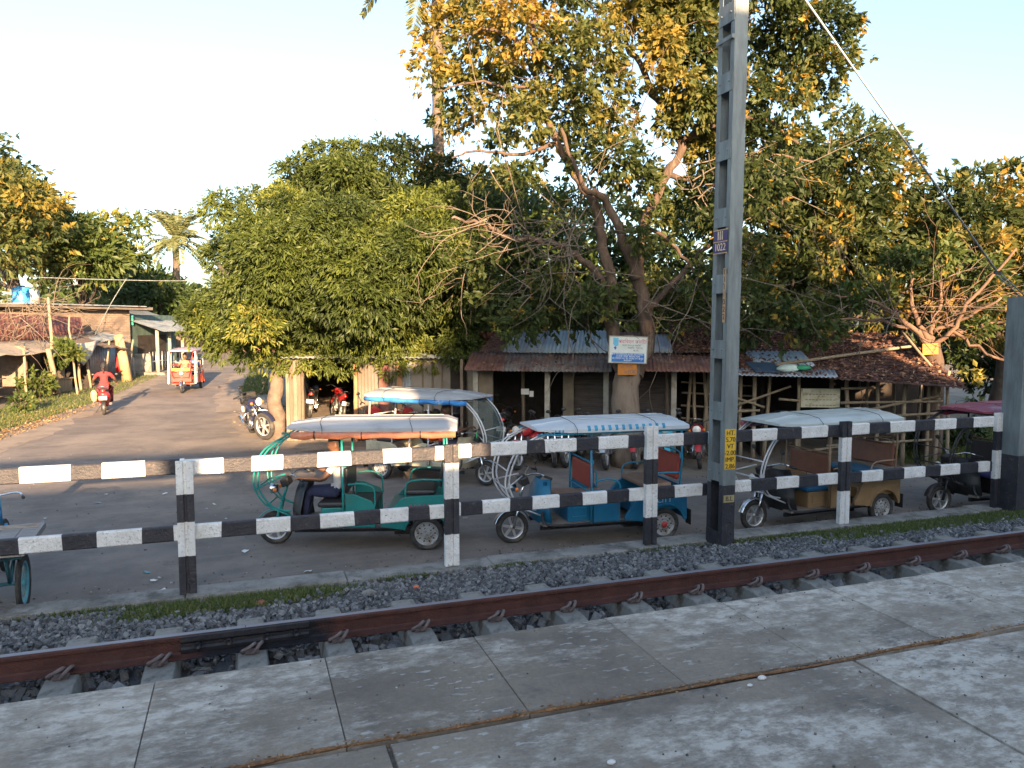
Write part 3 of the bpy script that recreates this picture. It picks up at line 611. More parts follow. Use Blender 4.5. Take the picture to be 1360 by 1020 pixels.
# ------------------------------------------------------------ lattice mast
def mast():
    base = PY(954, 715, 8.55); r_ = empty('overhead_line_mast', (base.x, 8.52, .20), 0, 'tall grey battened steel mast with number plates and a black painted foot', 'mast')
    H = 9.2; w_, d_ = .19, .34   # channel web faces -Y; battens face -X and +X
    leanx = math.radians(.35)
    for s, in ((-1,), (1,)):
        yc = s * d_ / 2
        for z0, z1, m_ in ((0, .82, M['black_paint']), (.82, H, M['zinc'])):
            mb = MB(); t = .010
            mb.box((0, yc, (z0 + z1) / 2), (w_, t, z1 - z0))                       # web
            for q in (-1, 1): mb.box((q * (w_ / 2 - .004), yc - s * .042, (z0 + z1) / 2), (.0079, .074, z1 - z0))   # flanges
            mb.build('channel', m_, r_)
    z = .0; k = 0
    for z0 in [-.05, .86, 1.66, 2.46, 3.30, 4.14, 4.98, 5.82, 6.66, 7.5, 8.34]:
        for q in (-1, 1):
            mb = MB(); hh = .34 if z0 < 0 else .24; zc = z0 + hh / 2
            if z0 < 0: mb.box((q * (w_ / 2 + .006), 0, .1), (.008, d_ - .01, .2)); m_ = M['black_paint']
            else: mb.box((q * (w_ / 2 + .006), 0, zc + .0), (.008, d_ - .01, hh)); m_ = M['zinc']
            o = mb.build('batten', m_, r_)
            if q < 0 and z0 > 0:
                for yy in (-.1, .1):
                    b = MB(); b.lathe([(0, -.016), (.012, -.014), (.014, 0)], (q * (w_ / 2 + .009), yy, zc), 'x', 8); b.build('bolt', m_, o)
    # black band of the battens near the foot
    def plate(name, cx_, y, zc, sx_, sz_, face, m_, th=.004):
        mb = MB()
        if face == 'x': mb.box((-(w_ / 2 + .014), y, zc), (th, sx_, sz_))
        else: mb.box((cx_, -(d_ / 2 + .009), zc), (sx_, th, sz_))
        return mb.build(name, m_, r_)
    pl_o = mat('plate_tan', (.42, .25, .12), (.50, .32, .17), 15, .6); pl_p = mat('plate_purple', (.035, .02, .09), (.05, .03, .12), 15, .5); pl_y = mat('plate_yellow', (.62, .36, .02), (.72, .45, .04), 10, .6); tx = M['black']; cream = mat('letter_cream', (.62, .48, .30))
    def zof(v): return P(954, v, P(954, v, 9.4).length and 9.35).z - .20
    # number plates on the batten face
    X = -(w_ / 2 + .017); rot = (R(90), 0, R(-90))
    z1_, z2_ = zof(298), zof(314); z3_ = zof(329)
    a = plate('number_plate', 0, 0, (z1_ + z2_) / 2, .30, z1_ - z2_, 'x', pl_p); text('lettering', 'III', .16, cream, a, (X, 0, (z1_ + z2_) / 2), rot, sx=1.1)
    a = plate('number_plate', 0, 0, (z2_ + z3_) / 2 - .005, .30, z2_ - z3_, 'x', pl_p); text('lettering', '1022', .135, cream, a, (X, 0, (z2_ + z3_) / 2 - .005), rot, sx=.9)
    mb = MB()
    for zz in (z1_ + .005, z2_, z3_ - .012): mb.box((X + .0005, 0, zz), (.006, .305, .014))
    mb.build('plate_rim', pl_o, a)
    z1_, z2_ = zof(352), zof(428)
    a = plate('number_strip', 0, -.115, (z1_ + z2_) / 2, .055, z1_ - z2_, 'x', pl_o)
    for i, ch in enumerate('1111022'): text('lettering', ch, .10, tx, a, (X, -.115, z1_ - .05 - i * (z1_ - z2_ - .08) / 6.4), rot)
    # yellow clearance plate on the web
    z1_, z2_ = zof(577), zof(633); Y_ = -(d_ / 2 + .0135)
    a = plate('clearance_plate', 0, 0, (z1_ + z2_) / 2, .16, z1_ - z2_, 'y', pl_y)
    for i, s_ in enumerate(['HT.', '5.70', 'VT', '-2.00', 'IMP.', '2.86']): text('lettering', s_, .085, tx, a, (0, Y_, z1_ - .05 - i * (z1_ - z2_ - .09) / 5), (R(90), 0, 0))
    z1_, z2_ = zof(669), zof(679)
    a = plate('small_plate', 0, 0, (z1_ + z2_) / 2, .16, z1_ - z2_, 'y', mat('plate_dull', (.32, .26, .12)))
    text('lettering', 'B.L', .085, tx, a, (0, Y_, (z1_ + z2_) / 2), (R(90), 0, 0))
    for zz in (.18, .33, .55):
        b = MB(); b.lathe([(0, -.012), (.012, -.01), (.014, 0)], (.05, -(d_ / 2 + .005), zz), 'y', 8); b.build('bolt', M['dark_iron'], r_)
    zc = zof(28); mb = MB(); mb.box((0, -.165, zc), (.26, .012, .05)); mb.box((-.125, 0, zc), (.012, .34, .05)); mb.box((.125, 0, zc), (.012, .34, .05)); mb.build('guy_bracket', M['zinc'], r_)
    r_.rotation_euler = (0, leanx, 0)
    return r_
mast_o = mast()
def anchor():
    base = PY(1342, 676, 8.62); top = PY(1352, 395, 8.62)
    r_ = empty('anchor_post', (base.x, 8.62, .18), 0, 'short thick grey steel post with a black foot, holding the guy wire', 'post')
    h = top.z - .18
    for z0, z1, m_ in ((0, .90, M['black_paint']), (.90, h, M['zinc'])):
        mb = MB(); zc = (z0 + z1) / 2; l = z1 - z0
        mb.box((0, -.15, zc), (.19, .012, l)); mb.box((0, .15, zc), (.19, .012, l)); mb.box((0, 0, zc), (.012, .288, l))
        mb.box((-.1, 0, zc), (.0079, .29, l)) 
        mb.build('column_section' if z0 else 'painted_foot', m_, r_)
    mb = MB(); mb.box((0, 0, h + .006), (.2, .31, .012)); mb.build('cap_plate', M['zinc'], r_)
    return r_, Vector((base.x, 8.62, top.z + .02))
anch, at_ = anchor()
def guy():
    a = PY(1070, 0, 8.55); b = PY(1325, 362, 8.62); d = (b - a).normalized(); a2 = a - d * 1.6
    mb = MB(); mb.tube([a2, b], .014, 8); r_ = mb.build('guy_wire', mat('wire_grey', (.25, .27, .29), (.34, .36, .38), 20, .5, metal=.3))
    tag(r_, 'thick grey guy wire slanting down from the mast to the short post', 'wire')
    f = MB(); f.box(b, (.13, .03, .05)); f.build('wire_clamp', M['dark_iron'], r_)
    f = MB()
    for s in (-1, 1): f.tube([b + Vector((s * .05, 0, -.01)), at_ + Vector((s * .06 + .02, 0, 0))], .011, 6)
    f.build('lower_strand', M['zinc'], r_)
guy()
wm = mat('wire_brass', (.45, .36, .12))
for i, (ya, yb) in enumerate(((221, 217), (226, 223), (231, 229), (243, 241))):
    mb = MB(); mb.tube([P(1240, ya + 8, 40), P(1300, ya + 1, 37), P(1380, yb, 34)], .012, 5)
    tag(mb.build('power_line', wm), ['uppermost', 'second from top', 'third from top', 'lowest'][i] + ' of the four thin power lines at the far right', 'wire', 'power lines at the far right')
for (pts_, lab_) in (([(40, 368), (130, 371), (240, 373), (300, 368)], 'thin dark power line crossing the road in front of the far palm'), ([(168, 370), (148, 402), (126, 445)], 'slanting guy cable beside the brick wall')):
    mb = MB(); mb.tube(wob([P(u, v, 31) for u, v in pts_], 0, 4), .018, 5); tag(mb.build('cable', M['zinc']), lab_, 'cable')
# ============================================================ VEHICLES
def wheel(name, parent, c, r, wdt, rimmat, style='spoke', steer=0.0, n=24, hub=None):
    """wheel rolling along local x; tyre + rim as sub-parts"""
    e = empty(name, c, steer); e.parent = parent
    t = MB(); h = wdt / 2; ti = r * .70
    t.lathe([(ti, -h * .72), (r * .80, -h), (r * .93, -h * .95), (r, -h * .45), (r * 1.0, h * .45), (r * .93, h * .95), (r * .80, h), (ti, h * .72), (ti, -h * .72)], (0, 0, 0), 'y', n)
    t.build('tyre', M['rubber'], e)
    m = MB()
    m.lathe([(ti * 1.03, -h * .7), (ti * .93, -h * .62), (ti * .88, -h * .3), (ti * .88, h * .3), (ti * .93, h * .62), (ti * 1.03, h * .7)], (0, 0, 0), 'y', n)
    m.lathe([(0, -h * .9), (r * .13, -h * .85), (r * .15, 0), (r * .13, h * .85), (0, h * .9)], (0, 0, 0), 'y', 12)
    if style == 'disc':
        for s in (-1, 1): m.lathe([(ti * .92, s * h * .55), (ti * .80, s * h * .2), (ti * .62, s * h * .15), (ti * .56, s * h * .5), (ti * .34, s * h * .5), (ti * .26, s * h * .8), (0, s * h * .85)], (0, 0, 0), 'y', n, smooth=False); [m.box((math.cos(q) * ti * .71, s * h * .22, math.sin(q) * ti * .71), (ti * .16, h * .12, ti * .10), Matrix.Rotation(-q, 3, 'Y'), 1) for q in [k * math.pi / 5 for k in range(10)]]; [m.lathe([(.009, s * h * .5), (.009, s * h * .66), (0, s * h * .66)], (math.cos(q) * ti * .45, 0, math.sin(q) * ti * .45), 'y', 6, 1) for q in [k * math.pi * .4 for k in range(5)]]
    elif style == 'cast':
        for k in range(6):
            a = k * math.pi / 3 + .2; m.beam((math.cos(a) * r * .1, 0, math.sin(a) * r * .1), (math.cos(a) * ti * .92, 0, math.sin(a) * ti * .92), h * .8, r * .11, (0, 1, 0))
    elif style == 'twin':
        for k in range(5):
            for q in (-.16, .16):
                a = k * math.pi * .4 + .3; m.beam((math.cos(a + q * 2) * r * .1, 0, math.sin(a + q * 2) * r * .1), (math.cos(a + q) * ti * .92, 0, math.sin(a + q) * ti * .92), h * .5, r * .055, (0, 1, 0))
    else:
        for k in range(18):
            a = k * math.pi / 9; s = 1 if k % 2 else -1
            m.tube([(math.cos(a + .25 * s) * r * .1, s * h * .5, math.sin(a + .25 * s) * r * .1), (math.cos(a) * ti * .93, 0, math.sin(a) * ti * .93)], .0022, 4, cap=False)
    m.build('rim', [rimmat, M['black_matt']], e)
    if hub:
        q = MB()
        for s in (-1, 1): q.lathe([(r * .20, s * h * .8), (r * .18, s * h * 1.02), (0, s * h * 1.08)], (0, 0, 0), 'y', 12)
        q.build('hub_cap', hub, e)
    return e
def child_empty(name, parent, c=(0, 0, 0), rz=0.0):
    e = empty(name, c, rz); e.parent = parent; return e
M['rim_paint'] = mat('rim_paint', (.30, .30, .29), (.40, .40, .38), 9, .6, metal=.15, c3=(.16, .12, .09), scale3=14, r3=(.5, .65))
RUSTW = mat('worn_floor', (.14, .11, .09), (.24, .20, .16), 8, .8, bump=.3)
SEATM = {}
def vinyl(name, c): return mat('vinyl_' + name, c, tuple(x * 1.3 for x in c), 6, .42, bump=.15, bscale=30)
def erickshaw(heading, front_px, base, label, body, roof, seat, back, tube_m, rims='disc', roll=None, stripe=None, glass=False, hubm=None, letters=None, darkfront=True, wb=2.15, nose=.75, roofh=1.66, under=None, roofl=(-1.42, 1.0), deco=None, hoop=None):
    hoop = hoop or tube_m
    r_ = empty('electric_rickshaw', base, heading, label, 'rickshaw', 'electric rickshaws')
    fx, rx, wr = wb / 2, -wb / 2, .235
    # ---- wheels
    fr = child_empty('front_fork', r_, (fx, 0, 0))
    wheel('wheel', r_, (fx, 0, wr), wr, .085, rims[0] if isinstance(rims, tuple) else M['alloy'], 'cast')
    for s in (-1, 1): wheel('wheel', r_, (rx, s * .40, wr), wr, .105, rims[0] if isinstance(rims, tuple) else M['rim_paint'], 'disc', hub=hubm)
    m = MB()
    for s in (-1, 1): m.tube([(0, s * .075, wr), (-.05, s * .075, .42), (-.10, s * .07, .62)], [.020, .022, .018], 8)
    m.tube([(-.10, -.08, .60), (-.10, .08, .60)], .018, 8); m.tube([(-.08, 0, .56), (-.20, 0, .92)], .02, 8)
    m.build('fork_tube', tube_m if darkfront else M['chrome'], fr)
    m = MB(); m.lathe([(wr + .03, -.055), (wr + .045, 0), (wr + .03, .055), (wr + .026, .055), (wr + .04, 0), (wr + .026, -.055), (wr + .03, -.055)], (0, 0, wr), 'y', 14, arc=(R(15), R(165)))
    m.build('mudguard', M['chrome'] if not darkfront else body, fr)
    h = MB(); h.tube(wob([(-.42, -.33, .99), (-.30, -.22, 1.03), (-.20, 0, .97), (-.30, .22, 1.03), (-.42, .33, .99)], 0, 4), .011, 7); hb = h.build('handlebar', M['chrome'], fr)
    g = MB()
    for s in (-1, 1): g.tube([(-.38, s * .30, 1.0), (-.47, s * .37, .97)], .018, 8); g.tube([(-.36, s * .26, 1.02), (-.26, s * .33, 1.04)], .006, 5)
    g.build('grip', M['black'], hb)
    for s in (-1, 1):
        g = MB(); g.tube([(-.30, s * .22, 1.03), (-.24, s * .30, 1.18)], .005, 5); g.sphere((-.24, s * .31, 1.22), .055, 8, sc=(.25, 1, .7)); g.build('mirror', M['black'], hb)
    g = MB(); g.lathe([(0, -.03), (.05, -.03), (.075, .05), (.078, .07)], (-.02, 0, .80), 'x', 14); hl = g.build('headlight', M['chrome'], fr)
    g = MB(); g.lathe([(.074, .068), (.05, .082), (0, .088)], (-.02, 0, .80), 'x', 14); g.build('lens', mat('lens', (.6, .58, .5), rough=.15), hl)
    for s in (-1, 1): g = MB(); g.sphere((-.03, s * .14, .80), .028, 7); g.build('indicator', mat('amber', (.7, .18, .02), rough=.3), fr)
    g = MB(); g.box((-.16, 0, .90), (.12, .22, .12), Matrix.Rotation(R(20), 3, 'Y')); g.build('meter_box', M['black'], fr, bevel=.02)
    # ---- leg shield and floor
    x0 = fx - .33
    m = MB()
    prof = [(x0 + .03, .33), (x0 + .06, .55), (x0 + .02, .80), (x0 - .02, .92)]
    for s, wd in ((1, .30),):
        rings = []
        for (px_, pz), ww in zip(prof, (.40, .38, .30, .18)):
            rings.append([(px_ - .05 - .10, -ww, pz), (px_ - .02, -ww * .6, pz), (px_, 0, pz), (px_ - .02, ww * .6, pz), (px_ - .15, ww, pz), (px_ - .17, ww, pz), (px_ - .04, ww * .6, pz), (px_ - .02, 0, pz), (px_ - .04, -ww * .6, pz), (px_ - .17, -ww, pz)])
        m.loft(rings)
    m.build('leg_shield', M['black'] if (darkfront or body is tan) else body, r_)
    m = MB(); m.box(((x0 + rx + .35) / 2, 0, .335), (x0 - rx - .35, .86, .03)); fl = m.build('floor', RUSTW, r_)
    m = MB()
    for s in (-1, 1):
        m.tube(wob([(rx + .30, s * .445, .33), (0, s * .445, .325), (x0 - .1, s * .43, .33), (x0 - .02, s * .36, .40), (x0 - .02, s * .34, .52)], 0, 3), .020, 7)
        m.beam((rx - .2, s * .28, .27), (x0, s * .28, .27), .04, .06)
    m.tube([(rx, -.42, wr), (rx, .42, wr)], .03, 8); m.box((rx + .35, 0, .22), (.25, .2, .16))
    for s in (-1, 1): m.beam((rx - .25, s * .33, .26), (rx + .25, s * .33, .26), .05, .03)
    m.build('chassis', M['black_matt'] if tube_m is None else tube_m if False else M['dark_iron'], r_)
    # ---- driver bench + battery box
    m = MB(); m.box((.20, 0, .47), (.34, .74, .25)); sb = m.build('seat_box', body, r_, bevel=.015)
    m = MB(); m.box((.21, 0, .635), (.40, .78, .07)); m.build('driver_seat', seat, r_, bevel=.025)
    q = MB()
    for s in (-1, 1):
        for (xa, za, xb, zb) in ((.10, .42, .30, .42), (.10, .42, .10, .54), (.10, .54, .30, .54), (.30, .42, .30, .54)): q.beam((xa, s * .373, za), (xb, s * .373, zb), .006, .012)
    q.build('box_trim', tube_m, sb)
    # ---- front passenger seat facing back
    m = MB()
    for s in (-1, 1): m.prism([(.02, .34), (.02, .80), (-.10, .80), (-.34, .70), (-.38, .62), (-.38, .34)], s * .44, s * .465, 'xz')
    m.box((-.15, 0, .46), (.34, .86, .24)); mp = m.build('middle_body', body, r_, bevel=.008)
    m = MB(); m.box((-.19, 0, .61), (.38, .84, .07)); m.build('passenger_seat', seat, r_, bevel=.025)
    m = MB(); m.box((.015, 0, .97), (.05, .80, .34)); mbk = m.build('seat_back', back, r_, bevel=.03)
    m = MB()
    for s in (-1, 1):
        m.tube([(.05, s * .45, .33), (.05, s * .45, .9), (.06, s * .44, roofh)], .016, 7)
        m.tube(wob([(-.02, s * .455, .93), (-.22, s * .455, .94), (-.36, s * .455, .88), (-.38, s * .455, .74), (-.38, s * .455, .62)], 0, 3), .013, 7)
        m.tube(wob([(.04, s * .45, 1.16), (.02, s * .43, 1.2), (.02, s * .35, 1.22)], 0, 2), .012, 6)
    m.tube([(.02, -.42, 1.17), (.02, .42, 1.17)], .013, 7); m.tube([(.05, -.45, .76), (.05, .45, .76)], .012, 7)
    m.build('centre_frame', tube_m, r_)
    # ---- rear body with wheel arches
    m = MB(); ar = [(rx + (wr + .065) * math.cos(a), wr + (wr + .065) * math.sin(a)) for a in lin(R(12), R(168), 12)]
    side = [(rx + .62, .34), (rx + .62, .40), (rx + .50, .56), (rx + .36, .72), (rx + .26, .76), (rx - .30, .78), (rx - .33, .74), (rx - .34, .30)] + [a for a in reversed(ar)]
    for s in (-1, 1): m.prism(side, s * .42, s * .475, 'xz')
    m.box((rx + .12, 0, .52), (.80, .84, .16)); m.box((rx - .325, 0, .54), (.03, .94, .46)); rb = m.build('rear_body', body, r_, bevel=.008)
    for s in (-1, 1):
        m = MB()
        for i in range(11):
            a0, a1 = R(12) + (R(156)) * i / 11, R(12) + R(156) * (i + 1) / 11; q = wr + .07
            m.beam((rx + q * math.cos(a0), s * .478, wr + q * math.sin(a0)), (rx + q * math.cos(a1), s * .478, wr + q * math.sin(a1)), .022, .022)
        m.build('arch_trim', body, rb)
    m = MB(); m.box((rx + .10, 0, .80), (.44, .84, .08)); m.build('rear_seat', seat, r_, bevel=.03)
    m = MB(); m.box((rx - .22, 0, 1.05), (.06, .86, .36), Matrix.Rotation(R(-8), 3, 'Y')); m.build('rear_seat_back', back, r_, bevel=.03)
    m = MB()
    for s in (-1, 1):
        m.tube([(rx - .22, s * .45, .76), (rx - .26, s * .45, 1.2), (rx - .24, s * .45, roofh)], .015, 7)
        m.tube(wob([(rx - .22, s * .455, .98), (rx + .05, s * .455, .99), (rx + .24, s * .455, .96), (rx + .28, s * .455, .86), (rx + .28, s * .455, .76)], 0, 3), .013, 7)
        m.tube(wob([(rx - .24, s * .44, 1.18), (rx - .25, s * .40, 1.26), (rx - .25, s * .30, 1.28)], 0, 2), .012, 6)
    m.tube([(rx - .25, -.31, 1.28), (rx - .25, .31, 1.28)], .013, 7)
    m.build('rear_frame', tube_m, r_)
    for s in (-1, 1):
        m = MB(); m.sphere((rx - .35, s * .38, .62), .04, 7, sc=(.4, 1, 1.4)); m.build('tail_light', mat('tail_red', (.55, .02, .015), rough=.25), r_)
        m = MB(); m.box((rx - .40, s * .40, .32), (.015, .14, .22)); m.build('mud_flap', M['black_matt'], r_)
    m = MB(); m.tube([(rx - .36, -.4, .36), (rx - .42, -.36, .36), (rx - .42, .36, .36), (rx - .36, .4, .36)], .018, 7); m.build('bumper', M['dark_iron'], r_)
    # ---- windscreen hoop
    m = MB()
    for s in (-1, 1):
        for off, k in ((0, 1.0), (.055, .97)):
            m.tube(wob([(min(fx - .22, roofl[1] - .08) - off * 1.5, s * .42, roofh - .01), (fx + .02 - off, s * .41, 1.42), (fx + .17 - off, s * .38, 1.12), (fx + .18 - off, s * .34, .85), (fx + .02 - off, s * .28, .60), (x0 + .05, s * .24, .52)], 0, 4), .013, 7)
        m.tube([(x0 + .0, s * .3, .45), (fx + .02, s * .28, .60)], .012, 6)
    m.tube([(fx + .175, -.38, 1.12), (fx + .175, .38, 1.12)], .010, 6); m.tube([(fx + .04, -.29, .62), (fx + .04, .29, .62)], .013, 6); m.tube([(fx + .18, -.35, .86), (fx + .18, .35, .86)], .012, 6)
    m.tube([(fx + .18, -.35, .86), (fx - .12, -.10, .98)], .010, 6); m.tube([(fx + .18, .35, .86), (fx - .12, .10, .98)], .010, 6)
    m.build('windscreen_frame', hoop, r_)
    if glass:
        m = MB(); sp = wob([(fx - .20, 0, roofh - .03), (fx + .03, 0, 1.42), (fx + .175, 0, 1.13), (fx + .185, 0, .87)], 0, 4); n = len(sp)
        vs = [(p.x, s * .38, p.z) for p in sp for s in (-1, 1)] + [(p.x + .004, s * .38, p.z) for p in sp for s in (-1, 1)]
        fs = [(2 * i, 2 * i + 1, 2 * i + 3, 2 * i + 2) for i in range(n - 1)] + [(2 * n + 2 * i, 2 * n + 2 * i + 2, 2 * n + 2 * i + 3, 2 * n + 2 * i + 1) for i in range(n - 1)]
        m.add(vs, fs, 0, True); m.build('windscreen', MATS.get('smoky_glass') or glassmat('smoky_glass', (.10, .14, .13), .38), r_)
    # ---- roof shell: crowned, with a wedge-shaped nose
    m = MB(); xs = [roofl[0], roofl[0] + .03, roofl[0] + .14, -.6, .2, roofl[1] - .45, roofl[1] - .12, roofl[1]]; rings = []
    for i, x in enumerate(xs):
        t = (x - xs[0]) / (xs[-1] - xs[0]); nose_ = max(0, (x - (roofl[1] - .5)) / .5); back_ = max(0, 1 - (x - xs[0]) / .14)
        hw = .53 - .10 * nose_ ** 1.5 - .04 * back_; zb = roofh + .0 + .03 * nose_; zt = roofh + .05 + .095 * (1 - .72 * nose_) * (1 - .55 * back_)
        ring = [(x, -hw, zb), (x, -hw, zb + .05 * (1 - .5 * nose_)), (x, -hw * .93, zb + (zt - zb) * .62), (x, -hw * .62, zb + (zt - zb) * .86), (x, -hw * .30, zt - .01), (x, -hw * .26, zt + .006), (x, 0, zt), (x, hw * .26, zt + .006), (x, hw * .30, zt - .01), (x, hw * .62, zb + (zt - zb) * .86), (x, hw * .93, zb + (zt - zb) * .62), (x, hw, zb + .05 * (1 - .5 * nose_)), (x, hw, zb), (x, hw - .02, zb - .002), (x, -hw + .02, zb - .002)]
        rings.append(ring)
    m.loft(rings); rf = m.build('roof', roof, r_, bevel=0)
    md = rf.modifiers.new('es', 'EDGE_SPLIT'); md.split_angle = R(38)
    m = MB()
    for x in (-1.1, -.35, .4): m.beam((x, -.5, roofh - .02), (x, .5, roofh - .02), .025, .025)
    for s in (-1, 1): m.beam((-1.38, s * .46, roofh - .02), (.85, s * .46, roofh - .02), .025, .025)
    m.build('roof_frame', tube_m, rf)
    m = MB()
    for yy in (-.17, .17): m.beam((roofl[0] + .2, yy, roofh + .148), (roofl[1] - .55, yy, roofh + .148), .018, .012)
    m.build('roof_rib', roof, rf)
    for xx in ((-.95, .25) if roll or True else ()):
        m = MB(); m.tube([(xx, -.54, roofh - .04), (xx + .01, -.545, roofh + .05), (xx + .03, -.49, roofh + .125), (xx + .05, -.3, roofh + .156), (xx + .09, 0, roofh + .160), (xx + .1, .3, roofh + .156), (xx + .08, .49, roofh + .125), (xx + .05, .545, roofh + .05), (xx + .05, .54, roofh - .04)], .004, 5); m.build('tie_cord', M['black'], rf)
    if stripe:
        a, b, n_, colr = stripe; m = MB()
        for k in range(n_):
            x = a + (b - a) * k / (n_ - 1)
            for s in (-1, 1): m.prism([(s * .534, roofh + .022), (s * .534, roofh + .052), (s * .508, roofh + .094), (s * .500, roofh + .092), (s * .524, roofh + .05), (s * .524, roofh + .022)], x - .02, x + .02, 'yz')
        for k in range(3):
            for s in (-1, 1): m.box((.50 + k * .055, s * .533, roofh + .032), (.022, .01, .034))
        m.build('stripe', colr, rf)
    if roll:
        for s in (-1, 1):
            m = MB(); pts = [(roofl[0] + .02 + (roofl[1] - roofl[0] - .1) * i / 14, s * (.50 + .01 * math.sin(i * 1.9)), roofh - .045 + .010 * math.sin(i * 2.3)) for i in range(15)]
            m.tube(pts, [.042 + .012 * abs(math.sin(i * 1.35)) for i in range(15)], 9); rl = m.build('rolled_curtain', roll, r_)
            k = MB()
            for i in (3, 8, 12): k.lathe([(.060, -.008), (.062, .008)], pts[i], 'x', 9)
            k.build('tie_cord', M['black'], rl)
    if letters:
        for s, (tx, col_, xx, sz) in ((s_, l_) for s_ in (1, -1) for l_ in letters):
            text('lettering', tx, sz, col_, rb if xx < -.6 else mp, (xx, s * (.482 if xx < -.6 else .469), .60 if xx < -.6 else .50), (R(90), R(-12 if s > 0 else 12) * 0, R(180) if s > 0 else 0), ext=.001)
    return r_
def side(px_f, px_r, off=.42, z=0.0, wb=2.15):
    """vehicle pose from the front-wheel and near rear-wheel contact points"""
    f = G(*px_f, z=z); r__ = G(*px_r, z=z); return f, r__
def pose(fp, rp, near, z=None, wb=2.15):
    f = G(*fp, z=z); q = G(*rp, z=z)
    # near rear wheel sits 'near' to the left (+) or right (-) of the axis
    h = math.atan2(f.y - q.y, f.x - q.x)
    for _ in range(6):
        lft = Vector((-math.sin(h), math.cos(h), 0)); c = q - lft * near; h = math.atan2(f.y - c.y, f.x - c.x)
    d = Vector((math.cos(h), math.sin(h), 0)); mid = (f + c) / 2
    L_ = (f - c).length; print('pose', fp, 'len', round(L_, 2), 'heading', round(math.degrees(h)))
    b = f - d * wb / 2 if L_ > wb else mid
    b = mid
    return h, Vector((b.x, b.y, gz(b.x, b.y)))
def bodypaint(name, c, rough=.42): return mat('paint_' + name, tuple(x * .85 for x in c), tuple(x * 1.2 for x in c), 3, rough, c3=tuple(x * .45 + .055 for x in c), scale3=4, r3=(.52, .70), bump=.08, bscale=7)
teal = bodypaint('teal', (.008, .17, .155)); blue = bodypaint('blue', (.012, .135, .24)); tan = bodypaint('tan', (.26, .16, .075)); maroon = bodypaint('maroon', (.10, .015, .02)); orange_b = bodypaint('orange', (.60, .09, .03)); silverb = bodypaint('silver', (.42, .36, .24))
def roofmat(n, c): return mat('roof_' + n, c, tuple(min(1, x * 1.2) for x in c), 1.5, .38, bump=.10, bscale=8, c3=tuple(x * .66 for x in c), scale3=2.5, r3=(.52, .75), stretch=(.4, 1, 1))
rtube = {k: mat('tube_' + k, c, rough=.35) for k, c in dict(teal=(.01, .20, .18), blue=(.015, .19, .30), silver=(.5, .5, .5), tan=(.24, .15, .08), black=(.02, .02, .02), red=(.4, .04, .03)).items()}
blackseat = vinyl('black', (.02, .02, .022)); bluev = vinyl('blue', (.02, .12, .22)); orangev = vinyl('orange', (.30, .075, .025)); brownv = vinyl('brown', (.16, .06, .035)); redv = vinyl('red', (.25, .03, .02))
curt_or = mat('curtain_orange', (.50, .16, .08), (.62, .24, .13), 8, .6, bump=.5, bscale=14); curt_bl = mat('curtain_blue', (.03, .16, .42), (.05, .25, .55), 7, .6, bump=.6, bscale=12, c3=(.45, .45, .45), scale3=3, r3=(.6, .66)); curt_red = mat('curtain_mixed', (.35, .05, .04), (.30, .32, .45), 3, .6, bump=.5)
h, b = pose((368, 722), (566, 730), .40)
teal_r = erickshaw(h, None, b, 'teal rickshaw with silver roof and rolled orange curtain, its driver sitting inside', teal, roofmat('silver', (.36, .36, .36)), blackseat, blackseat, rtube['teal'], roofl=(-1.50, .80), roll=curt_or, letters=[('JAYA', mat('letter_red', (.5, .03, .05)), -1.0, .14), ('Jaya', mat('letter_violet', (.12, .06, .30)), -.16, .15)])
h2, b2 = pose((672, 722), (888, 716), .40)
blue_r = erickshaw(h2, None, b2, 'blue rickshaw with pale roof marked by blue dashes, parked empty behind the fence', blue, roofmat('white', (.46, .49, .50)), mat('seat_tan', (.22, .13, .09), (.30, .2, .14), 9, .6), redv, rtube['blue'], stripe=(-1.0, .12, 12, mat('stripe_blue', (.03, .22, .36))), hubm=mat('hub_red', (.4, .04, .04)), letters=[('CITY', mat('letter_pale', (.4, .5, .55)), -1.05, .11)], darkfront=False, roofh=1.62, roofl=(-1.42, .84), hoop=rtube['silver'])
h3, b3 = pose((987, 706), (1180, 692), .40)
tan_r = erickshaw(h3, None, b3, 'tan brown rickshaw with grey-green roof just right of the tall mast', tan, roofmat('grey', (.40, .43, .40)), bluev, brownv, rtube['tan'], roll=curt_red, darkfront=False, roofh=1.60, hoop=rtube['silver'])
h4, b4 = R(177), None
f4 = G(1246, 682); b4 = Vector((f4.x + 1.08, f4.y - .05, 0))
red_r = erickshaw(h4, None, b4, 'dark rickshaw with faded maroon roof, half hidden by the short post', bodypaint('dark', (.03, .02, .022)), mat('roof_maroon', (.22, .035, .06), (.30, .08, .11), 2, .5, bump=.4, bscale=10, c3=(.30, .24, .26), scale3=2), mat('seat_violet', (.10, .08, .22)), blackseat, rtube['black'], roofl=(-1.42, .72), roll=mat('curtain_pink', (.35, .04, .08)), darkfront=True)
h5, b5 = pose((651, 646), (503, 635), -.40)
silver_r = erickshaw(h5, None, b5, 'silver-roofed rickshaw with hanging blue curtain, facing right behind the teal one', silverb, roofmat('silver2', (.33, .33, .33)), blackseat, orangev, rtube['silver'], roll=curt_bl, glass=True, darkfront=False)
fb = G(248, 519)
hh = math.atan2(-cs - .24 * sn, -sn + .24 * cs)
far_r = erickshaw(hh, None, fb, 'red and orange rickshaw with pink-grey roof coming along the far road', orange_b, mat('roof_pink', (.34, .22, .22), (.42, .3, .3), 3, .5), redv, redv, rtube['silver'], glass=False, darkfront=False, roofh=1.62, roofl=(-1.42, 1.12), hoop=rtube['red'])
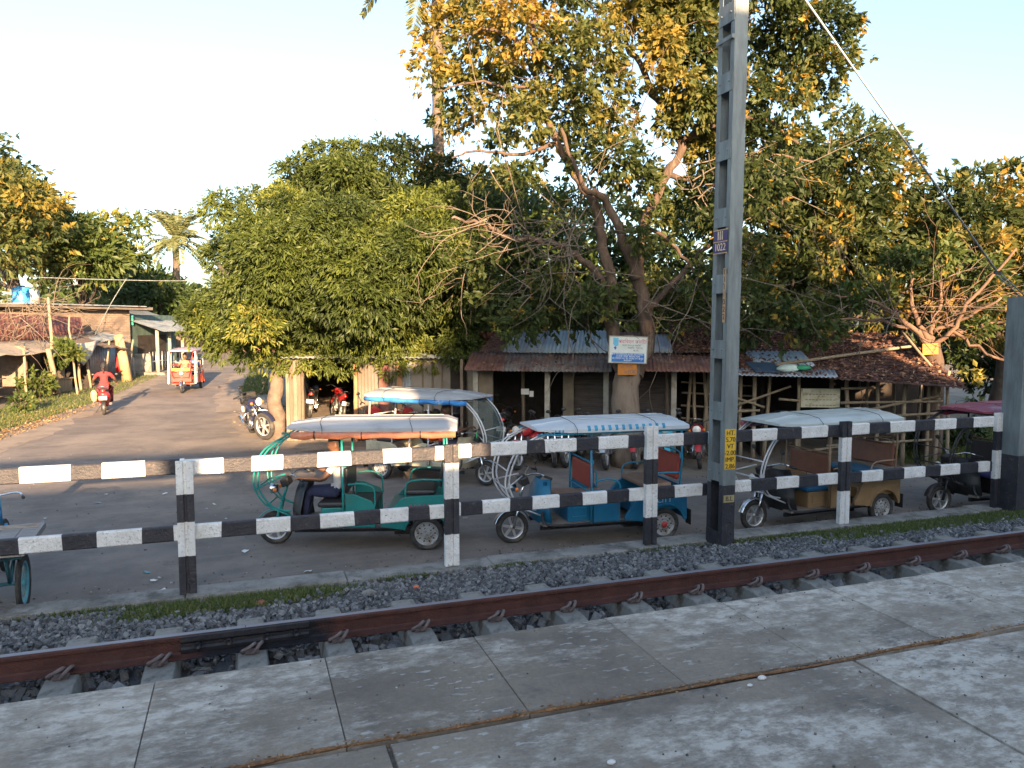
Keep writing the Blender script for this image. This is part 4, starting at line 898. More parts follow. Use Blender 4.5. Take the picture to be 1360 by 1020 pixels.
def far_deco():
    m = MB(); m.box((.98, 0, .66), (.10, .72, .46)); m.build('front_panel', mat('panel_red', (.55, .04, .03)), far_r, bevel=.02)
    m = MB(); m.box((1.02, 0, .92), (.05, .70, .10)); m.build('front_strip', mat('panel_yellow', (.6, .35, .05)), far_r)
    for s in (-1, 1):
        m = MB(); m.beam((.95, s * .50, .36), (.80, s * .50, 1.62), .05, .03); m.build('side_pillar', M['white_paint'], far_r)
far_deco()
# a small pair of things inside the rickshaws
q = MB(); q.sphere((0, 0, 0), .03, 7, sc=(.4, 1, 2.2)); 
gb = silver_r.matrix_basis
def local(root, p): return Matrix.Translation(root.location) @ Matrix.Rotation(root.rotation_euler.z, 4, 'Z') @ Vector(p)
o = q.build('bottle', mat('bottle_green', (.03, .42, .12), rough=.3), loc=local(silver_r, (.98, -.2, .99))); tag(o, 'small green bottle standing behind the windscreen of the silver-roofed rickshaw', 'bottle')

# ---------------------------------------------------------------- motorcycles
def motorcycle(loc, heading, label, tank, rims=None, steer=0.0, lean=6, style='cast', guard=False, scooter=False, plate='DEF', box=False, rack=False, scale=1.0, cat='motorcycle', grp='motorcycles by the sheds'):
    r_ = empty('scooter' if scooter else 'motorcycle', loc, heading, label, cat, grp)
    r_.rotation_euler = (R(lean), 0, heading); r_.scale = (scale,) * 3; rims = rims or M['alloy']; wr = .22 if scooter else .30; wb = .62
    hf = child_empty('front_fork', r_, (wb - .12, 0, .0), steer)
    wheel('wheel', r_, (wb, 0, wr) if not steer else (wb - .12 + .12 * math.cos(steer), .12 * math.sin(steer), wr), wr, .09, rims, style, steer)
    wheel('wheel', r_, (-wb, 0, wr), wr, .11, rims, style)
    m = MB()
    for s in (-1, 1): m.tube([(.12, s * .075, wr), (-.02, s * .075, .68), (-.06, s * .075, .80)], [.024, .020, .017], 8)
    m.build('fork_tube', M['chrome'], hf)
    m = MB(); m.lathe([(wr + .03, -.06), (wr + .05, 0), (wr + .03, .06), (wr + .025, .06), (wr + .044, 0), (wr + .025, -.06), (wr + .03, -.06)], (.12, 0, wr), 'y', 14, arc=(R(20), R(160))); m.build('mudguard', tank, hf)
    m = MB(); m.tube(wob([(-.22, -.36, .98), (-.10, -.22, 1.0), (-.07, 0, .92), (-.10, .22, 1.0), (-.22, .36, .98)], 0, 4), .011, 7); hb = m.build('handlebar', M['black'], hf)
    for s in (-1, 1):
        g = MB(); g.tube([(-.18, s * .32, .99), (-.27, s * .38, .97)], .018, 7); g.build('grip', M['black_matt'], hb)
        g = MB(); g.tube([(-.11, s * .25, 1.0), (-.06, s * .33, 1.17)], .006, 5); g.sphere((-.06, s * .34, 1.21), .06, 8, sc=(.3, 1, .65)); g.build('mirror', M['black'], hb)
        g = MB(); g.sphere((.0, s * .15, .82), .03, 7); g.build('indicator', mat('amber', (.7, .18, .02)), hf)
    m = MB(); m.lathe([(0, -.08), (.07, -.06), (.095, .03), (.09, .05)], (.02, 0, .84), 'x', 14); hl = m.build('headlight', tank, hf)
    m = MB(); m.lathe([(.088, .048), (.06, .066), (0, .074)], (.02, 0, .84), 'x', 14); m.build('lens', mat('lens', (.6, .58, .5)), hl)
    def ringy(x, w_, z0, z1, n=10): return [(x, w_ * math.cos(a), (z0 + z1) / 2 + (z1 - z0) / 2 * math.sin(a)) for a in [2 * math.pi * k / n for k in range(n)]]
    if not scooter:
        m = MB(); m.loft([ringy(.40, .05, .70, .78), ringy(.34, .12, .66, .88), ringy(.18, .15, .64, .93), ringy(.0, .12, .66, .86), ringy(-.08, .07, .68, .80)]); m.build('fuel_tank', tank, r_)
        m = MB(); m.loft([ringy(.0, .09, .70, .80), ringy(-.15, .13, .70, .80), ringy(-.45, .14, .72, .84), ringy(-.68, .10, .78, .88), ringy(-.74, .05, .80, .87)]); m.build('seat', M['black_matt'], r_)
        m = MB(); m.loft([ringy(-.05, .09, .50, .68), ringy(-.3, .13, .55, .74), ringy(-.6, .10, .68, .80), ringy(-.80, .06, .76, .84)]); m.build('side_panel', tank, r_)
        m = MB(); m.box((.08, 0, .36), (.30, .22, .22)); m.box((.16, 0, .54), (.16, .16, .22), Matrix.Rotation(R(-18), 3, 'Y'))
        for k in range(5): m.box((.16 + .01 * k, 0, .46 + .04 * k), (.21, .21, .010))
        m.lathe([(0, -.15), (.09, -.145), (.10, 0), (.09, .145), (0, .15)], (.0, 0, .34), 'y', 14)
        m.build('engine', mat('engine_grey', (.10, .10, .10), (.22, .22, .22), 14, .5, metal=.6), r_, bevel=.008)
        m = MB(); m.tube(wob([(.26, -.10, .50), (.34, -.13, .32), (.20, -.15, .24), (-.2, -.16, .25), (-.4, -.17, .29)], 0, 3), .02, 8); m.tube([(-.35, -.17, .28), (-.85, -.18, .40)], [.035, .045], 10); m.build('exhaust', M['chrome'], r_)
        m = MB(); m.tube([(.42, 0, .86), (.30, 0, .45), (.12, 0, .25), (-.25, 0, .30)], .02, 7)
        for s in (-1, 1): m.tube([(-.62, s * .08, wr), (-.2, s * .09, .32)], .018, 7); m.tube([(-.55, s * .10, wr + .05), (-.45, s * .11, .72)], .022, 8)
        m.build('frame', M['black'], r_)
    else:
        m = MB(); m.loft([ringy(.10, .12, .26, .34), ringy(-.1, .16, .28, .58), ringy(-.3, .20, .32, .72), ringy(-.6, .19, .42, .76), ringy(-.82, .12, .56, .76)]); m.build('rear_body', tank, r_)
        m = MB(); m.loft([ringy(.0, .11, .70, .78), ringy(-.2, .15, .70, .80), ringy(-.6, .15, .74, .84), ringy(-.76, .08, .76, .84)]); m.build('seat', M['black_matt'], r_)
        m = MB(); m.box((.22, 0, .27), (.40, .34, .05)); m.loft([[(.40, -.17, .28), (.40, .17, .28), (.44, .17, .28), (.44, -.17, .28)], [(.50, -.20, .60), (.50, .20, .60), (.54, .15, .60), (.54, -.15, .60)], [(.42, -.14, .90), (.42, .14, .90), (.47, .10, .90), (.47, -.10, .90)]]); m.build('leg_shield', tank, r_)
        m = MB(); m.tube([(-.35, -.19, .30), (-.80, -.20, .36)], [.03, .045], 9); m.build('exhaust', M['dark_iron'], r_)
    m = MB(); m.lathe([(wr + .035, -.06), (wr + .05, 0), (wr + .035, .06), (wr + .03, .06), (wr + .044, 0), (wr + .03, -.06), (wr + .035, -.06)], (-wb, 0, wr), 'y', 12, arc=(R(70), R(195))); m.build('rear_mudguard', M['black'], r_)
    m = MB(); m.sphere((-.84, 0, .76), .05, 8, sc=(.5, 1.3, .8)); m.build('tail_light', mat('tail_red', (.55, .02, .015)), r_)
    m = MB(); m.box((-.93, 0, .55), (.008, .22, .12), Matrix.Rotation(R(-12), 3, 'Y')); np_ = m.build('number_plate', M['white_paint'], r_)
    text('lettering', plate, .055, M['black'], np_, (-.937, 0, .55), (R(78), 0, R(-90)), ext=.001)
    m = MB()
    for s in (-1, 1): m.tube(wob([(-.40, s * .13, .82), (-.7, s * .14, .86), (-.86, s * .10, .90), (-.90, 0, .91)], 0, 3), .010, 6)
    m.build('grab_rail', M['chrome'], r_)
    if guard:
        m = MB()
        for s in (-1, 1): m.tube(wob([(.30, 0, .62), (.34, s * .22, .60), (.34, s * .30, .48), (.32, s * .24, .34), (.26, s * .05, .28)], 0, 3), .012, 6)
        m.build('crash_guard', M['chrome'], r_)
    if box:
        m = MB(); m.box((-.85, .05, .80), (.26, .34, .28)); m.build('luggage_box', M['black_matt'], r_, bevel=.03)
    m = MB(); m.tube([(-.05, .10, .28), (-.10, .26, .02)], .011, 6); m.build('side_stand', M['dark_iron'], r_)
    return r_
pr = bodypaint('bike_red', (.42, .015, .02)); pk = bodypaint('bike_black', (.015, .015, .02)); pbl = bodypaint('bike_blue', (.015, .02, .06)); psl = bodypaint('bike_silver', (.40, .42, .45)); pw = bodypaint('bike_white', (.55, .55, .55)); pcy = bodypaint('bike_cyan', (.05, .35, .45))
def cam_head(dx, dd): # heading given as camera-right, camera-forward components
    return math.atan2(dd * cs - dx * sn, dd * sn + dx * cs)
def at_ground(u, v, dz=0): q = G(u, v); return q
BK = [
 (342, 580, (.55, -1), pbl, 'black and blue motorcycle beside the mango trunk, its front wheel turned out', dict(steer=R(32), guard=True, box=True, scale=1.18)),
 (414, 552, (-.15, 1), pk, 'motorcycle in the dark shed with a sunlit number plate', dict(plate='4407')),
 (447, 556, (-.45, 1), pr, 'motorcycle leaning in the shed with white tail plate and red side', dict(plate='9320', lean=10)),
 (500, 588, (-.8, .7), pr, 'red motorcycle just right of the shed doorway, behind the two rickshaw roofs', dict()),
 (540, 590, (-.3, 1), pr, 'red motorcycle under the left end of the blue curtain', dict()),
 (575, 586, (.2, 1), pk, 'black motorcycle behind the middle of the silver-roofed rickshaw', dict()),
 (605, 588, (.3, 1), pk, 'black motorcycle behind the driver end of the silver-roofed rickshaw', dict()),
 (670, 592, (.12, 1), pk, 'black motorcycle at the shop door with a red-topped tail and white plate', dict(plate='2 G', lean=4)),
 (706, 618, (-.55, -1), pr, 'red motorcycle with white crash bars in front of the shop door', dict(guard=True)),
 (733, 614, (.05, -1), psl, 'silver motorcycle with a dark windscreen behind the nose of the blue rickshaw roof', dict(guard=True)),
 (762, 614, (-.35, -1), pk, 'black motorcycle under the first concrete shop post', dict()),
 (812, 617, (-.3, -1), psl, 'motorcycle with a large silver headlamp seen under the blue-dashed roof', dict(guard=True)),
 (848, 616, (-.25, -1), pr, 'red motorcycle just left of the white fence post', dict(guard=True)),
 (884, 614, (-.1, -1), pcy, 'bright blue scooter behind the right end of the blue-dashed roof', dict(scooter=True)),
 (930, 616, (-.25, -1), pr, 'dark red motorcycle parked just left of the tall mast', dict(guard=True)),
]
for i, (u, v, hd, tk, lb, kw) in enumerate(BK):
    motorcycle(at_ground(u, v), cam_head(*hd), lb, tk, **kw)
# the ridden scooter on the road
rq = G(140, 548)
scoot = motorcycle(rq, cam_head(-.46, 1), 'red scooter ridden away along the road by the person in a red top', pr, lean=0, scooter=True, plate='AS', grp=None)
# ------------------------------------------------------------ cargo tricycle at the left edge, seen from behind
def cart():
    c = G(33, 813, 0.0); h = cam_head(-.42, 1); lft_ = Vector((-math.sin(h), math.cos(h), 0)); c = c + lft_ * .50
    r_ = empty('cargo_tricycle', (c.x, c.y, 0), h, 'flat wooden cargo tricycle with teal rims, cut off by the left picture edge', 'tricycle')
    woodg = mat('grey_plank', (.22, .20, .18), (.36, .33, .30), 5, .85, bump=.5, stretch=(8, 1, 8)); tr = mat('rim_teal', (.10, .30, .34))
    for s in (-1, 1): wheel('wheel', r_, (0, s * .50, .33), .33, .05, tr, 'spoke', n=28)
    wheel('wheel', r_, (1.75, 0, .33), .33, .05, M['alloy'], 'spoke', n=26)
    m = MB()
    for k in range(6): m.box((.08, -.50 + k * .20, .76), (1.15, .192, .028))
    dk = m.build('deck', woodg, r_)
    m = MB(); m.box((-.52, 0, .785), (.06, 1.24, .05)); m.box((.68, 0, .785), (.06, 1.24, .05))
    for s in (-1, 1): m.box((.08, s * .61, .79), (1.14, .045, .07))
    m.build('deck_rim', woodg, dk)
    m = MB(); m.tube([(0, -.5, .33), (0, .5, .33)], .022, 7)
    for x in (-.3, .5): m.beam((x, -.55, .70), (x, .55, .70), .05, .06)
    for y in (-.38, .38): m.tube([(0, y, .33), (-.2, y, .70)], .02, 6); m.tube([(0, y, .33), (.4, y, .70)], .02, 6); m.beam((-.5, y, .73), (.66, y, .73), .04, .04)
    m.build('rear_frame', mat('frame_teal', (.03, .12, .16)), r_)
    bf = mat('bike_frame_blue', (.03, .22, .42)); m = MB()
    for a, b in (((.5, 0, .68), (1.05, 0, .42)), ((1.05, 0, .42), (1.60, 0, .80)), ((.95, 0, .90), (1.05, 0, .42)), ((.98, 0, .84), (1.58, 0, .86)), ((1.56, 0, 1.0), (1.64, 0, .62)), ((1.64, .05, .62), (1.75, .05, .33)), ((1.64, -.05, .62), (1.75, -.05, .33))): m.tube([a, b], .019, 7)
    m.build('front_frame', bf, r_)
    m = MB(); m.tube(wob([(1.32, -.30, 1.02), (1.46, -.22, 1.04), (1.56, 0, 1.0), (1.46, .22, 1.04), (1.32, .30, 1.02)], 0, 3), .012, 7); h_ = m.build('handlebar', M['chrome'], r_)
    for s in (-1, 1): g = MB(); g.tube([(1.34, s * .29, 1.02), (1.24, s * .32, 1.01)], .018, 7); g.build('grip', M['black'], h_)
    m = MB(); m.sphere((.92, 0, .95), .1, 8, sc=(1.3, .8, .35)); m.build('saddle', M['black_matt'], r_)
    m = MB(); m.box((-.05, -.05, .50), (.36, .40, .15)); m.box((-.05, -.05, .37), (.40, .30, .05)); m.build('battery_box', mat('wood_pale', (.42, .33, .22), bump=.3), r_, bevel=.01)
    m = MB(); m.lathe([(.02, -.06), (.10, -.05), (.11, 0), (.10, .05), (.02, .06)], (0, .12, .34), 'y', 12); m.build('motor', M['dark_iron'], r_)
cart()
# ============================================================ PEOPLE
skin_m = mat('skin', (.12, .058, .034), (.15, .074, .044), 6, .55); hair_m = mat('hair', (.012, .010, .010), (.02, .018, .016), 20, .6)
def person(loc, heading, label, J, shirt, trousers, shoes=None, long_hair=False, scale=1.0, sleeve=.55, curl=.7, grip=None):
    """J: joints in local metres, x forward, y left, z up. One skinned body with fingers; clothing colour follows the bones."""
    V = []; E = []; Rr = []; reg = []
    def ad(p, r, k, parent=None):
        V.append(Vector(p)); Rr.append(r); reg.append(k)
        if parent is not None: E.append((parent, len(V) - 1))
        return len(V) - 1
    pel = ad(J['pelvis'], (.15, .12), 't'); sp = ad(Vector(J['pelvis']).lerp(Vector(J['chest']), .45), (.135, .10), 's', pel); ch = ad(J['chest'], (.155, .11), 's', sp)
    up = ad(Vector(J['chest']).lerp(Vector(J['neck']), .62), (.10, .085), 's', ch); nk = ad(J['neck'], (.055, .055), 'k', up)
    hd = Vector(J['head']); nv = (hd - Vector(J['neck'])).normalized(); fw = Vector(J.get('look', (1, 0, 0))).normalized()
    h1 = ad(hd - nv * .07 + fw * .012, (.070, .075), 'k', nk); h2 = ad(hd + fw * .008, (.078, .092), 'k', h1); h3 = ad(hd + nv * .07, (.070, .085), 'k', h2); h4 = ad(hd + nv * .115, (.035, .04), 'k', h3)
    ad(hd + fw * .10 - nv * .02, (.014, .014), 'k', h2)                 # nose
    sd_ = nv.cross(fw).normalized()
    for s in (-1, 1): ad(hd + sd_ * s * .095 - fw * .01 - nv * .01, (.013, .022), 'k', h2)   # ears
    for s, k in ((1, 'l'), (-1, 'r')):
        sh = ad(J['sh_' + k], (.062, .062), 's', up); el = ad(J['el_' + k], (.043, .043), 'k' if sleeve < .7 else 's', sh)
        mid = None
        wr_ = ad(J['wr_' + k], (.028, .026), 'k', el); a = (Vector(J['wr_' + k]) - Vector(J['el_' + k])).normalized()
        n = Vector(J.get('palm_' + k, (0, 0, -1))).normalized(); n = (n - a * n.dot(a)).normalized(); side_ = a.cross(n)
        pm = ad(Vector(J['wr_' + k]) + a * .055, (.034, .018), 'k', wr_)
        for i, (off, ln) in enumerate(((-.030, .072), (-.010, .082), (.010, .078), (.029, .062))):
            b0 = Vector(J['wr_' + k]) + a * .085 + side_ * off; f0 = ad(b0, (.0095, .0095), 'k', pm)
            d = a * math.cos(curl * .7) + n * math.sin(curl * .7); f1 = ad(b0 + d * ln * .5, (.0088, .0088), 'k', f0)
            d = a * math.cos(curl * 2) + n * math.sin(curl * 2); ad(b0 + (a * math.cos(curl * .7) + n * math.sin(curl * .7)) * ln * .5 + d * ln * .5, (.0075, .0075), 'k', f1)
        t0 = ad(Vector(J['wr_' + k]) + a * .035 + side_ * (-.030) + n * .008, (.011, .011), 'k', wr_)
        ad(Vector(J['wr_' + k]) + a * .075 + side_ * (-.045) + n * .035, (.009, .009), 'k', t0)
        hp = ad(J['hip_' + k], (.092, .092), 't', pel); kn = ad(J['kn_' + k], (.058, .058), 't', hp); an = ad(J['an_' + k], (.038, .038), 't', kn)
        f_ = Vector(J.get('foot', (1, 0, 0))); hl = ad(Vector(J['an_' + k]) - Vector((0, 0, .05)), (.036, .036), 'f', an); ad(Vector(J['an_' + k]) + f_ * .15 - Vector((0, 0, .065)), (.036, .022), 'f', hl)
    me = bpy.data.meshes.new('person'); me.from_pydata(V, E, []); o = bpy.data.objects.new('person_tmp', me); COL.objects.link(o)
    md = o.modifiers.new('s', 'SKIN'); md.use_smooth_shade = True; md.branch_smoothing = .4
    for i, r in enumerate(Rr): me.skin_vertices[0].data[i].radius = r; me.skin_vertices[0].data[i].use_root = (i == 0)
    sb = o.modifiers.new('u', 'SUBSURF'); sb.levels = 2; sb.render_levels = 2
    dg = bpy.context.evaluated_depsgraph_get(); m2 = bpy.data.meshes.new_from_object(o.evaluated_get(dg)); bpy.data.objects.remove(o)
    m2.materials.clear(); kinds = {'s': 0, 't': 1, 'k': 2, 'f': 3}
    for m_ in (shirt, trousers, skin_m, shoes or M['black_matt']): m2.materials.append(m_)
    segs = [(np.array(V[a]), np.array(V[b]), a, b) for a, b in E]
    ev = np.array([v.co for v in m2.vertices])
    for p in m2.polygons:
        c = np.array(p.center); best = 1e9; kk = 2
        for A, B, ia, ib in segs:
            d = B - A; t = max(0, min(1, float(np.dot(c - A, d) / (np.dot(d, d) + 1e-9)))); q = np.linalg.norm(c - A - d * t) - (Rr[ia][0] * (1 - t) + Rr[ib][0] * t)
            if q < best:
                best = q; ra, rb_ = reg[ia], reg[ib]
                if ra == 's' and rb_ == 'k': kk = kinds['s'] if t < (sleeve if ib != nk else .45) else kinds['k']
                elif ra == 't' and rb_ == 's': kk = kinds['s'] if t > .25 else kinds['t']
                else: kk = kinds[rb_]
        p.material_index = kk; p.use_smooth = True
    ob = bpy.data.objects.new('person', m2); COL.objects.link(ob); ob.location = loc; ob.rotation_euler = (0, 0, heading); ob.scale = (scale,) * 3
    tag(ob, label, 'person')
    # hair cap, eyes, mouth
    h = MB(); n = 9; c0 = hd + nv * .03 - fw * .022
    vs = []; 
    for i in range(6):
        th = math.pi * .5 * i / 5
        for k in range(14):
            a = 2 * math.pi * k / 14; back = -math.cos(a)
            low = -.075 if back > -.2 else .02
            zz = math.cos(math.pi / 2 - th) if False else math.sin(th)
            rad = math.cos(th)
            vs.append(c0 + fw * (math.cos(a) * rad * .102) + sd_ * (math.sin(a) * rad * .090) + nv * ((zz * .115) + (low if i == 0 else low * .4 if i == 1 else 0)))
    h.add(vs, [(i * 14 + k, i * 14 + (k + 1) % 14, (i + 1) * 14 + (k + 1) % 14, (i + 1) * 14 + k) for i in range(5) for k in range(14)], 0, True)
    if long_hair: h.sphere(hd - fw * .10 - nv * .02, .055, 8); h.tube([hd - fw * .11 - nv * .03, hd - fw * .13 - nv * .14, hd - fw * .12 - nv * .22], [.03, .028, .012], 8)
    h.build('hair', hair_m, ob)
    for s in (-1, 1): e = MB(); e.sphere(hd + fw * .082 + sd_ * s * .031 + nv * .005, .011, 6); e.build('eye', M['black'], ob)
    e = MB(); e.sphere(hd + fw * .083 - nv * .052, .02, 6, sc=(.5, 1, .3)); e.build('mouth', mat('lips', (.16, .05, .04)), ob)
    return ob
wshirt = mat('shirt_white', (.50, .50, .48), (.62, .62, .60), 6, .85, bump=.5, bscale=14); navy = mat('trousers_navy', (.02, .025, .06), (.035, .04, .09), 6, .9, bump=.3)
redsh = mat('shirt_red', (.50, .02, .025), (.60, .035, .035), 6, .85, bump=.5, bscale=12); darktr = mat('trousers_dark', (.03, .03, .045), (.05, .05, .07), 6, .9); maroontr = mat('trousers_maroon', (.12, .02, .03), rough=.9)
def L3(*p): return Vector(p)
sit = dict(pelvis=L3(0, 0, .12), chest=L3(.03, 0, .42), neck=L3(.05, 0, .60), head=L3(.08, 0, .75),
           sh_l=L3(.04, .19, .50), sh_r=L3(.04, -.19, .50), el_l=L3(.22, .25, .32), el_r=L3(.22, -.25, .32), wr_l=L3(.42, .30, .38), wr_r=L3(.42, -.30, .38),
           hip_l=L3(.04, .10, .08), hip_r=L3(.04, -.10, .08), kn_l=L3(.44, .13, .10), kn_r=L3(.44, -.13, .10), an_l=L3(.48, .13, -.27), an_r=L3(.48, -.13, -.27))
person(local(teal_r, (.15, .02, .67)), teal_r.rotation_euler.z, 'driver in a white shirt and navy trousers sitting in the teal rickshaw, one arm out', dict(sit, el_l=L3(.20, .27, .30), wr_l=L3(.44, .30, .33), look=(1, .2, -.1)), wshirt, navy)
person(local(silver_r, (.14, -.05, .67)), silver_r.rotation_euler.z, 'person in a red shirt sitting at the driver end of the silver-roofed rickshaw', dict(sit, look=(1, -.1, 0)), redsh, darktr)
person(local(far_r, (.14, 0, .67)), far_r.rotation_euler.z, 'driver in a pale top in the oncoming red and orange rickshaw', sit, mat('shirt_cream', (.26, .15, .08)), darktr)
person(local(far_r, (-.25, .22, .65)), far_r.rotation_euler.z + R(170), 'passenger in blue sitting behind the driver of the oncoming rickshaw', dict(sit, wr_l=L3(.35, .12, .16), wr_r=L3(.35, -.12, .16)), mat('shirt_blue', (.05, .12, .35)), darktr)
ride = dict(sit, el_l=L3(.15, .30, .34), el_r=L3(.15, -.30, .34), wr_l=L3(.34, .33, .24), wr_r=L3(.34, -.33, .24), kn_l=L3(.36, .20, .06), kn_r=L3(.36, -.20, .06), an_l=L3(.36, .20, -.34), an_r=L3(.36, -.20, -.34))
person(local(scoot, (-.12, 0, .74)), scoot.rotation_euler.z, 'rider in a red top with tied black hair, seen from behind on the red scooter', ride, redsh, maroontr, long_hair=True)
q = MB(); q.sphere((0, 0, 0), .13, 8, sc=(.8, .7, 1.5)); q.v = [tuple(Vector(p) * random.uniform(.9, 1.08)) for p in q.v]
tag(q.build('cloth_bag', mat('bag_cream', (.50, .40, .22), (.55, .2, .12), 5, .8), loc=local(scoot, (.02, .30, .55))), 'cream and orange bag hanging on the left side of the red scooter', 'bag')
# ============================================================ SHEDS, SHOPS AND WALLS
tin_grey = mat('tin_grey', (.20, .22, .24), (.30, .33, .36), 2.2, .5, metal=.25, bump=.1, c3=(.10, .06, .045), scale3=3.2, r3=(.58, .68))
tin_blue = mat('tin_blue', (.25, .32, .36), (.36, .44, .48), 2.2, .5, metal=.2, c3=(.12, .07, .05), scale3=4, r3=(.62, .7))
tin_far = mat('tin_far', (.12, .14, .155), (.19, .22, .24), 2.2, .65, c3=(.10, .07, .055), scale3=3)
tin_rust = mat('tin_rust', (.10, .045, .035), (.17, .08, .055), 3, .85, bump=.3, c3=(.16, .15, .15), scale3=2.0, r3=(.55, .68))
tin_maroon = mat('tin_maroon', (.10, .035, .035), (.16, .06, .05), 2, .8, bump=.2, c3=(.24, .12, .08), scale3=1.4, r3=(.5, .7))
tile_m = mat('tile_brown', (.055, .028, .024), (.10, .05, .04), 6, .9, bump=.5, c3=(.035, .03, .028), scale3=2)
tile_d = mat('tile_dark', (.035, .028, .027), (.07, .055, .05), 6, .95, bump=.5, c3=(.02, .02, .022), scale3=2)
bamboo = mat('bamboo_pole', (.20, .15, .095), (.30, .235, .15), 5, .75, bump=.3, stretch=(3, 3, .6), c3=(.16, .12, .08), scale3=7)
wood_old = mat('wood_old', (.10, .077, .056), (.17, .13, .09), 4, .9, bump=.5, stretch=(6, 6, .7))
plaster = mat('plaster_beige', (.13, .107, .078), (.21, .175, .13), 2.5, .9, bump=.3, c3=(.20, .16, .12), scale3=2)
post_c = mat('post_concrete', (.25, .225, .18), (.36, .33, .27), 5, .9, bump=.3, c3=(.2, .18, .14), scale3=3)
inner_shade = mat('painted_inner_shade', (.02, .016, .013), (.04, .03, .025), 4, .95)  # near-black walls: the shade of the interiors is put into the colour
mud = mat('mud_wall', (.15, .11, .08), (.25, .19, .14), 3, .95, bump=.5)
planks = mat('grey_boards', (.045, .038, .033), (.09, .075, .065), 3, .9, bump=.5, stretch=(.8, .8, 9))
def brickmat():
    m = bpy.data.materials.new('brick_old'); N, L, b = nodes(m); MATS['brick_old'] = m
    tc = N.new('ShaderNodeTexCoord'); mp = N.new('ShaderNodeMapping'); mp.inputs['Rotation'].default_value = (R(90), 0, 0); br = N.new('ShaderNodeTexBrick')
    br.inputs['Scale'].default_value = 1; br.inputs['Brick Width'].default_value = .25; br.inputs['Row Height'].default_value = .085; br.inputs['Mortar Size'].default_value = .012
    br.inputs['Color1'].default_value = (.15, .095, .068, 1); br.inputs['Color2'].default_value = (.21, .14, .10, 1); br.inputs['Mortar'].default_value = (.24, .21, .17, 1)
    L.new(tc.outputs['Object'], mp.inputs[0]); L.new(mp.outputs[0], br.inputs[0])
    n = N.new('ShaderNodeTexNoise'); n.inputs['Scale'].default_value = 1.6; n.inputs['Detail'].default_value = 7; L.new(tc.outputs['Object'], n.inputs['Vector'])
    mr = N.new('ShaderNodeMapRange'); mr.inputs[1].default_value = .42; mr.inputs[2].default_value = .62; L.new(n.outputs['Fac'], mr.inputs[0])
    mx = N.new('ShaderNodeMix'); mx.data_type = 'RGBA'; L.new(mr.outputs[0], mx.inputs[0]); L.new(br.outputs[0], mx.inputs[6]); mx.inputs[7].default_value = (.13, .10, .08, 1)
    L.new(mx.outputs[2], b.inputs['Base Color']); b.inputs['Roughness'].default_value = .95; return m
brick = brickmat()
def corr(name, p00, p10, p11, p01, m, parent=None, pitch=.09, amp=.012, thick=.004, rows=1, jag_=0.0):
    """corrugated sheet: waves run from edge 0 (p00-p10) to edge 1 (p01-p11)"""
    p00, p10, p11, p01 = map(Vector, (p00, p10, p11, p01)); w_ = (p10 - p00).length; n = max(4, int(w_ / pitch * 6)); nrm = (p10 - p00).cross(p01 - p00).normalized()
    v = []
    for j in range(rows + 1):
        t = j / rows
        for i in range(n + 1):
            s = i / n; q = p00.lerp(p10, s).lerp(p01.lerp(p11, s), t); q = q + nrm * (amp * math.sin(s * w_ / pitch * 2 * math.pi) + (random.gauss(0, jag_) if jag_ and 0 < j < rows else 0))
            v.append(q)
    nn = (n + 1) * (rows + 1); v2 = v + [q - nrm * thick for q in v]
    f = []
    for j in range(rows):
        for i in range(n):
            a = j * (n + 1) + i; f.append((a, a + 1, a + n + 2, a + n + 1)); f.append((a + nn, a + n + 1 + nn, a + n + 2 + nn, a + 1 + nn))
    for i in range(n): f.append((i, i + nn, i + 1 + nn, i + 1)); a = rows * (n + 1) + i; f.append((a, a + 1, a + 1 + nn, a + nn))
    mb = MB(); mb.add(v2, f, 0, True); o = mb.build(name, m, parent); return o
def tiles(name, p00, p10, p11, p01, m, parent=None, row=.17, pitch=.13, h=.035):
    p00, p10, p11, p01 = map(Vector, (p00, p10, p11, p01)); w_ = max((p10 - p00).length, (p11 - p01).length); l = (p01 - p00).length; nr = max(2, int(l / row)); nc = max(4, int(w_ / pitch * 3))
    nrm = (p10 - p00).cross(p01 - p00).normalized()
    if nrm.z < 0: nrm = -nrm
    vs = []
    for j in range(nr):
        for k in (0, 1):
            t = (j + k * .999) / nr
            for i in range(nc + 1):
                s = i / nc; q = p00.lerp(p10, s).lerp(p01.lerp(p11, s), t)
                vs.append(q + nrm * ((h if k == 0 else 0) + .022 * abs(math.sin(s * w_ / pitch * math.pi)) + random.uniform(-.006, .006)))
    v = np.array([tuple(a) for a in vs]); n1 = nc + 1; f = []
    for r_ in range(2 * nr - 1):
        for i in range(nc): f.append((r_ * n1 + i, r_ * n1 + i + 1, (r_ + 1) * n1 + i + 1, (r_ + 1) * n1 + i))
    o = npmesh(name, v, np.array(f), m, parent=parent); md = o.modifiers.new('s', 'SOLIDIFY'); md.thickness = .03; return o
def flatleaves(name, quads, n, lab_, cols, s=.09, parent=None, top=.04):
    B = []
    for k, q in enumerate(quads):
        p00, p10, p11, p01 = map(Vector, q); 
        for _ in range(n // len(quads)):
            a, b = random.random(), random.random() ** 1.3; B.append(p00.lerp(p10, a).lerp(p01.lerp(p11, a), b) + Vector((0, 0, random.uniform(.5, 1) * top)))
    B = np.array([tuple(x) for x in B]); ax = unit(RNG.normal(size=B.shape) * np.array([1, 1, .35])); v, f, t = leaf_arrays(B, ax, s * RNG.uniform(.6, 1.4, len(B)), s * .28, RNG.random(len(B)), .5)
    return tag(npmesh(name, v, f, leafmat(name, cols, .15), t, parent), lab_, 'leaves', kind='stuff')
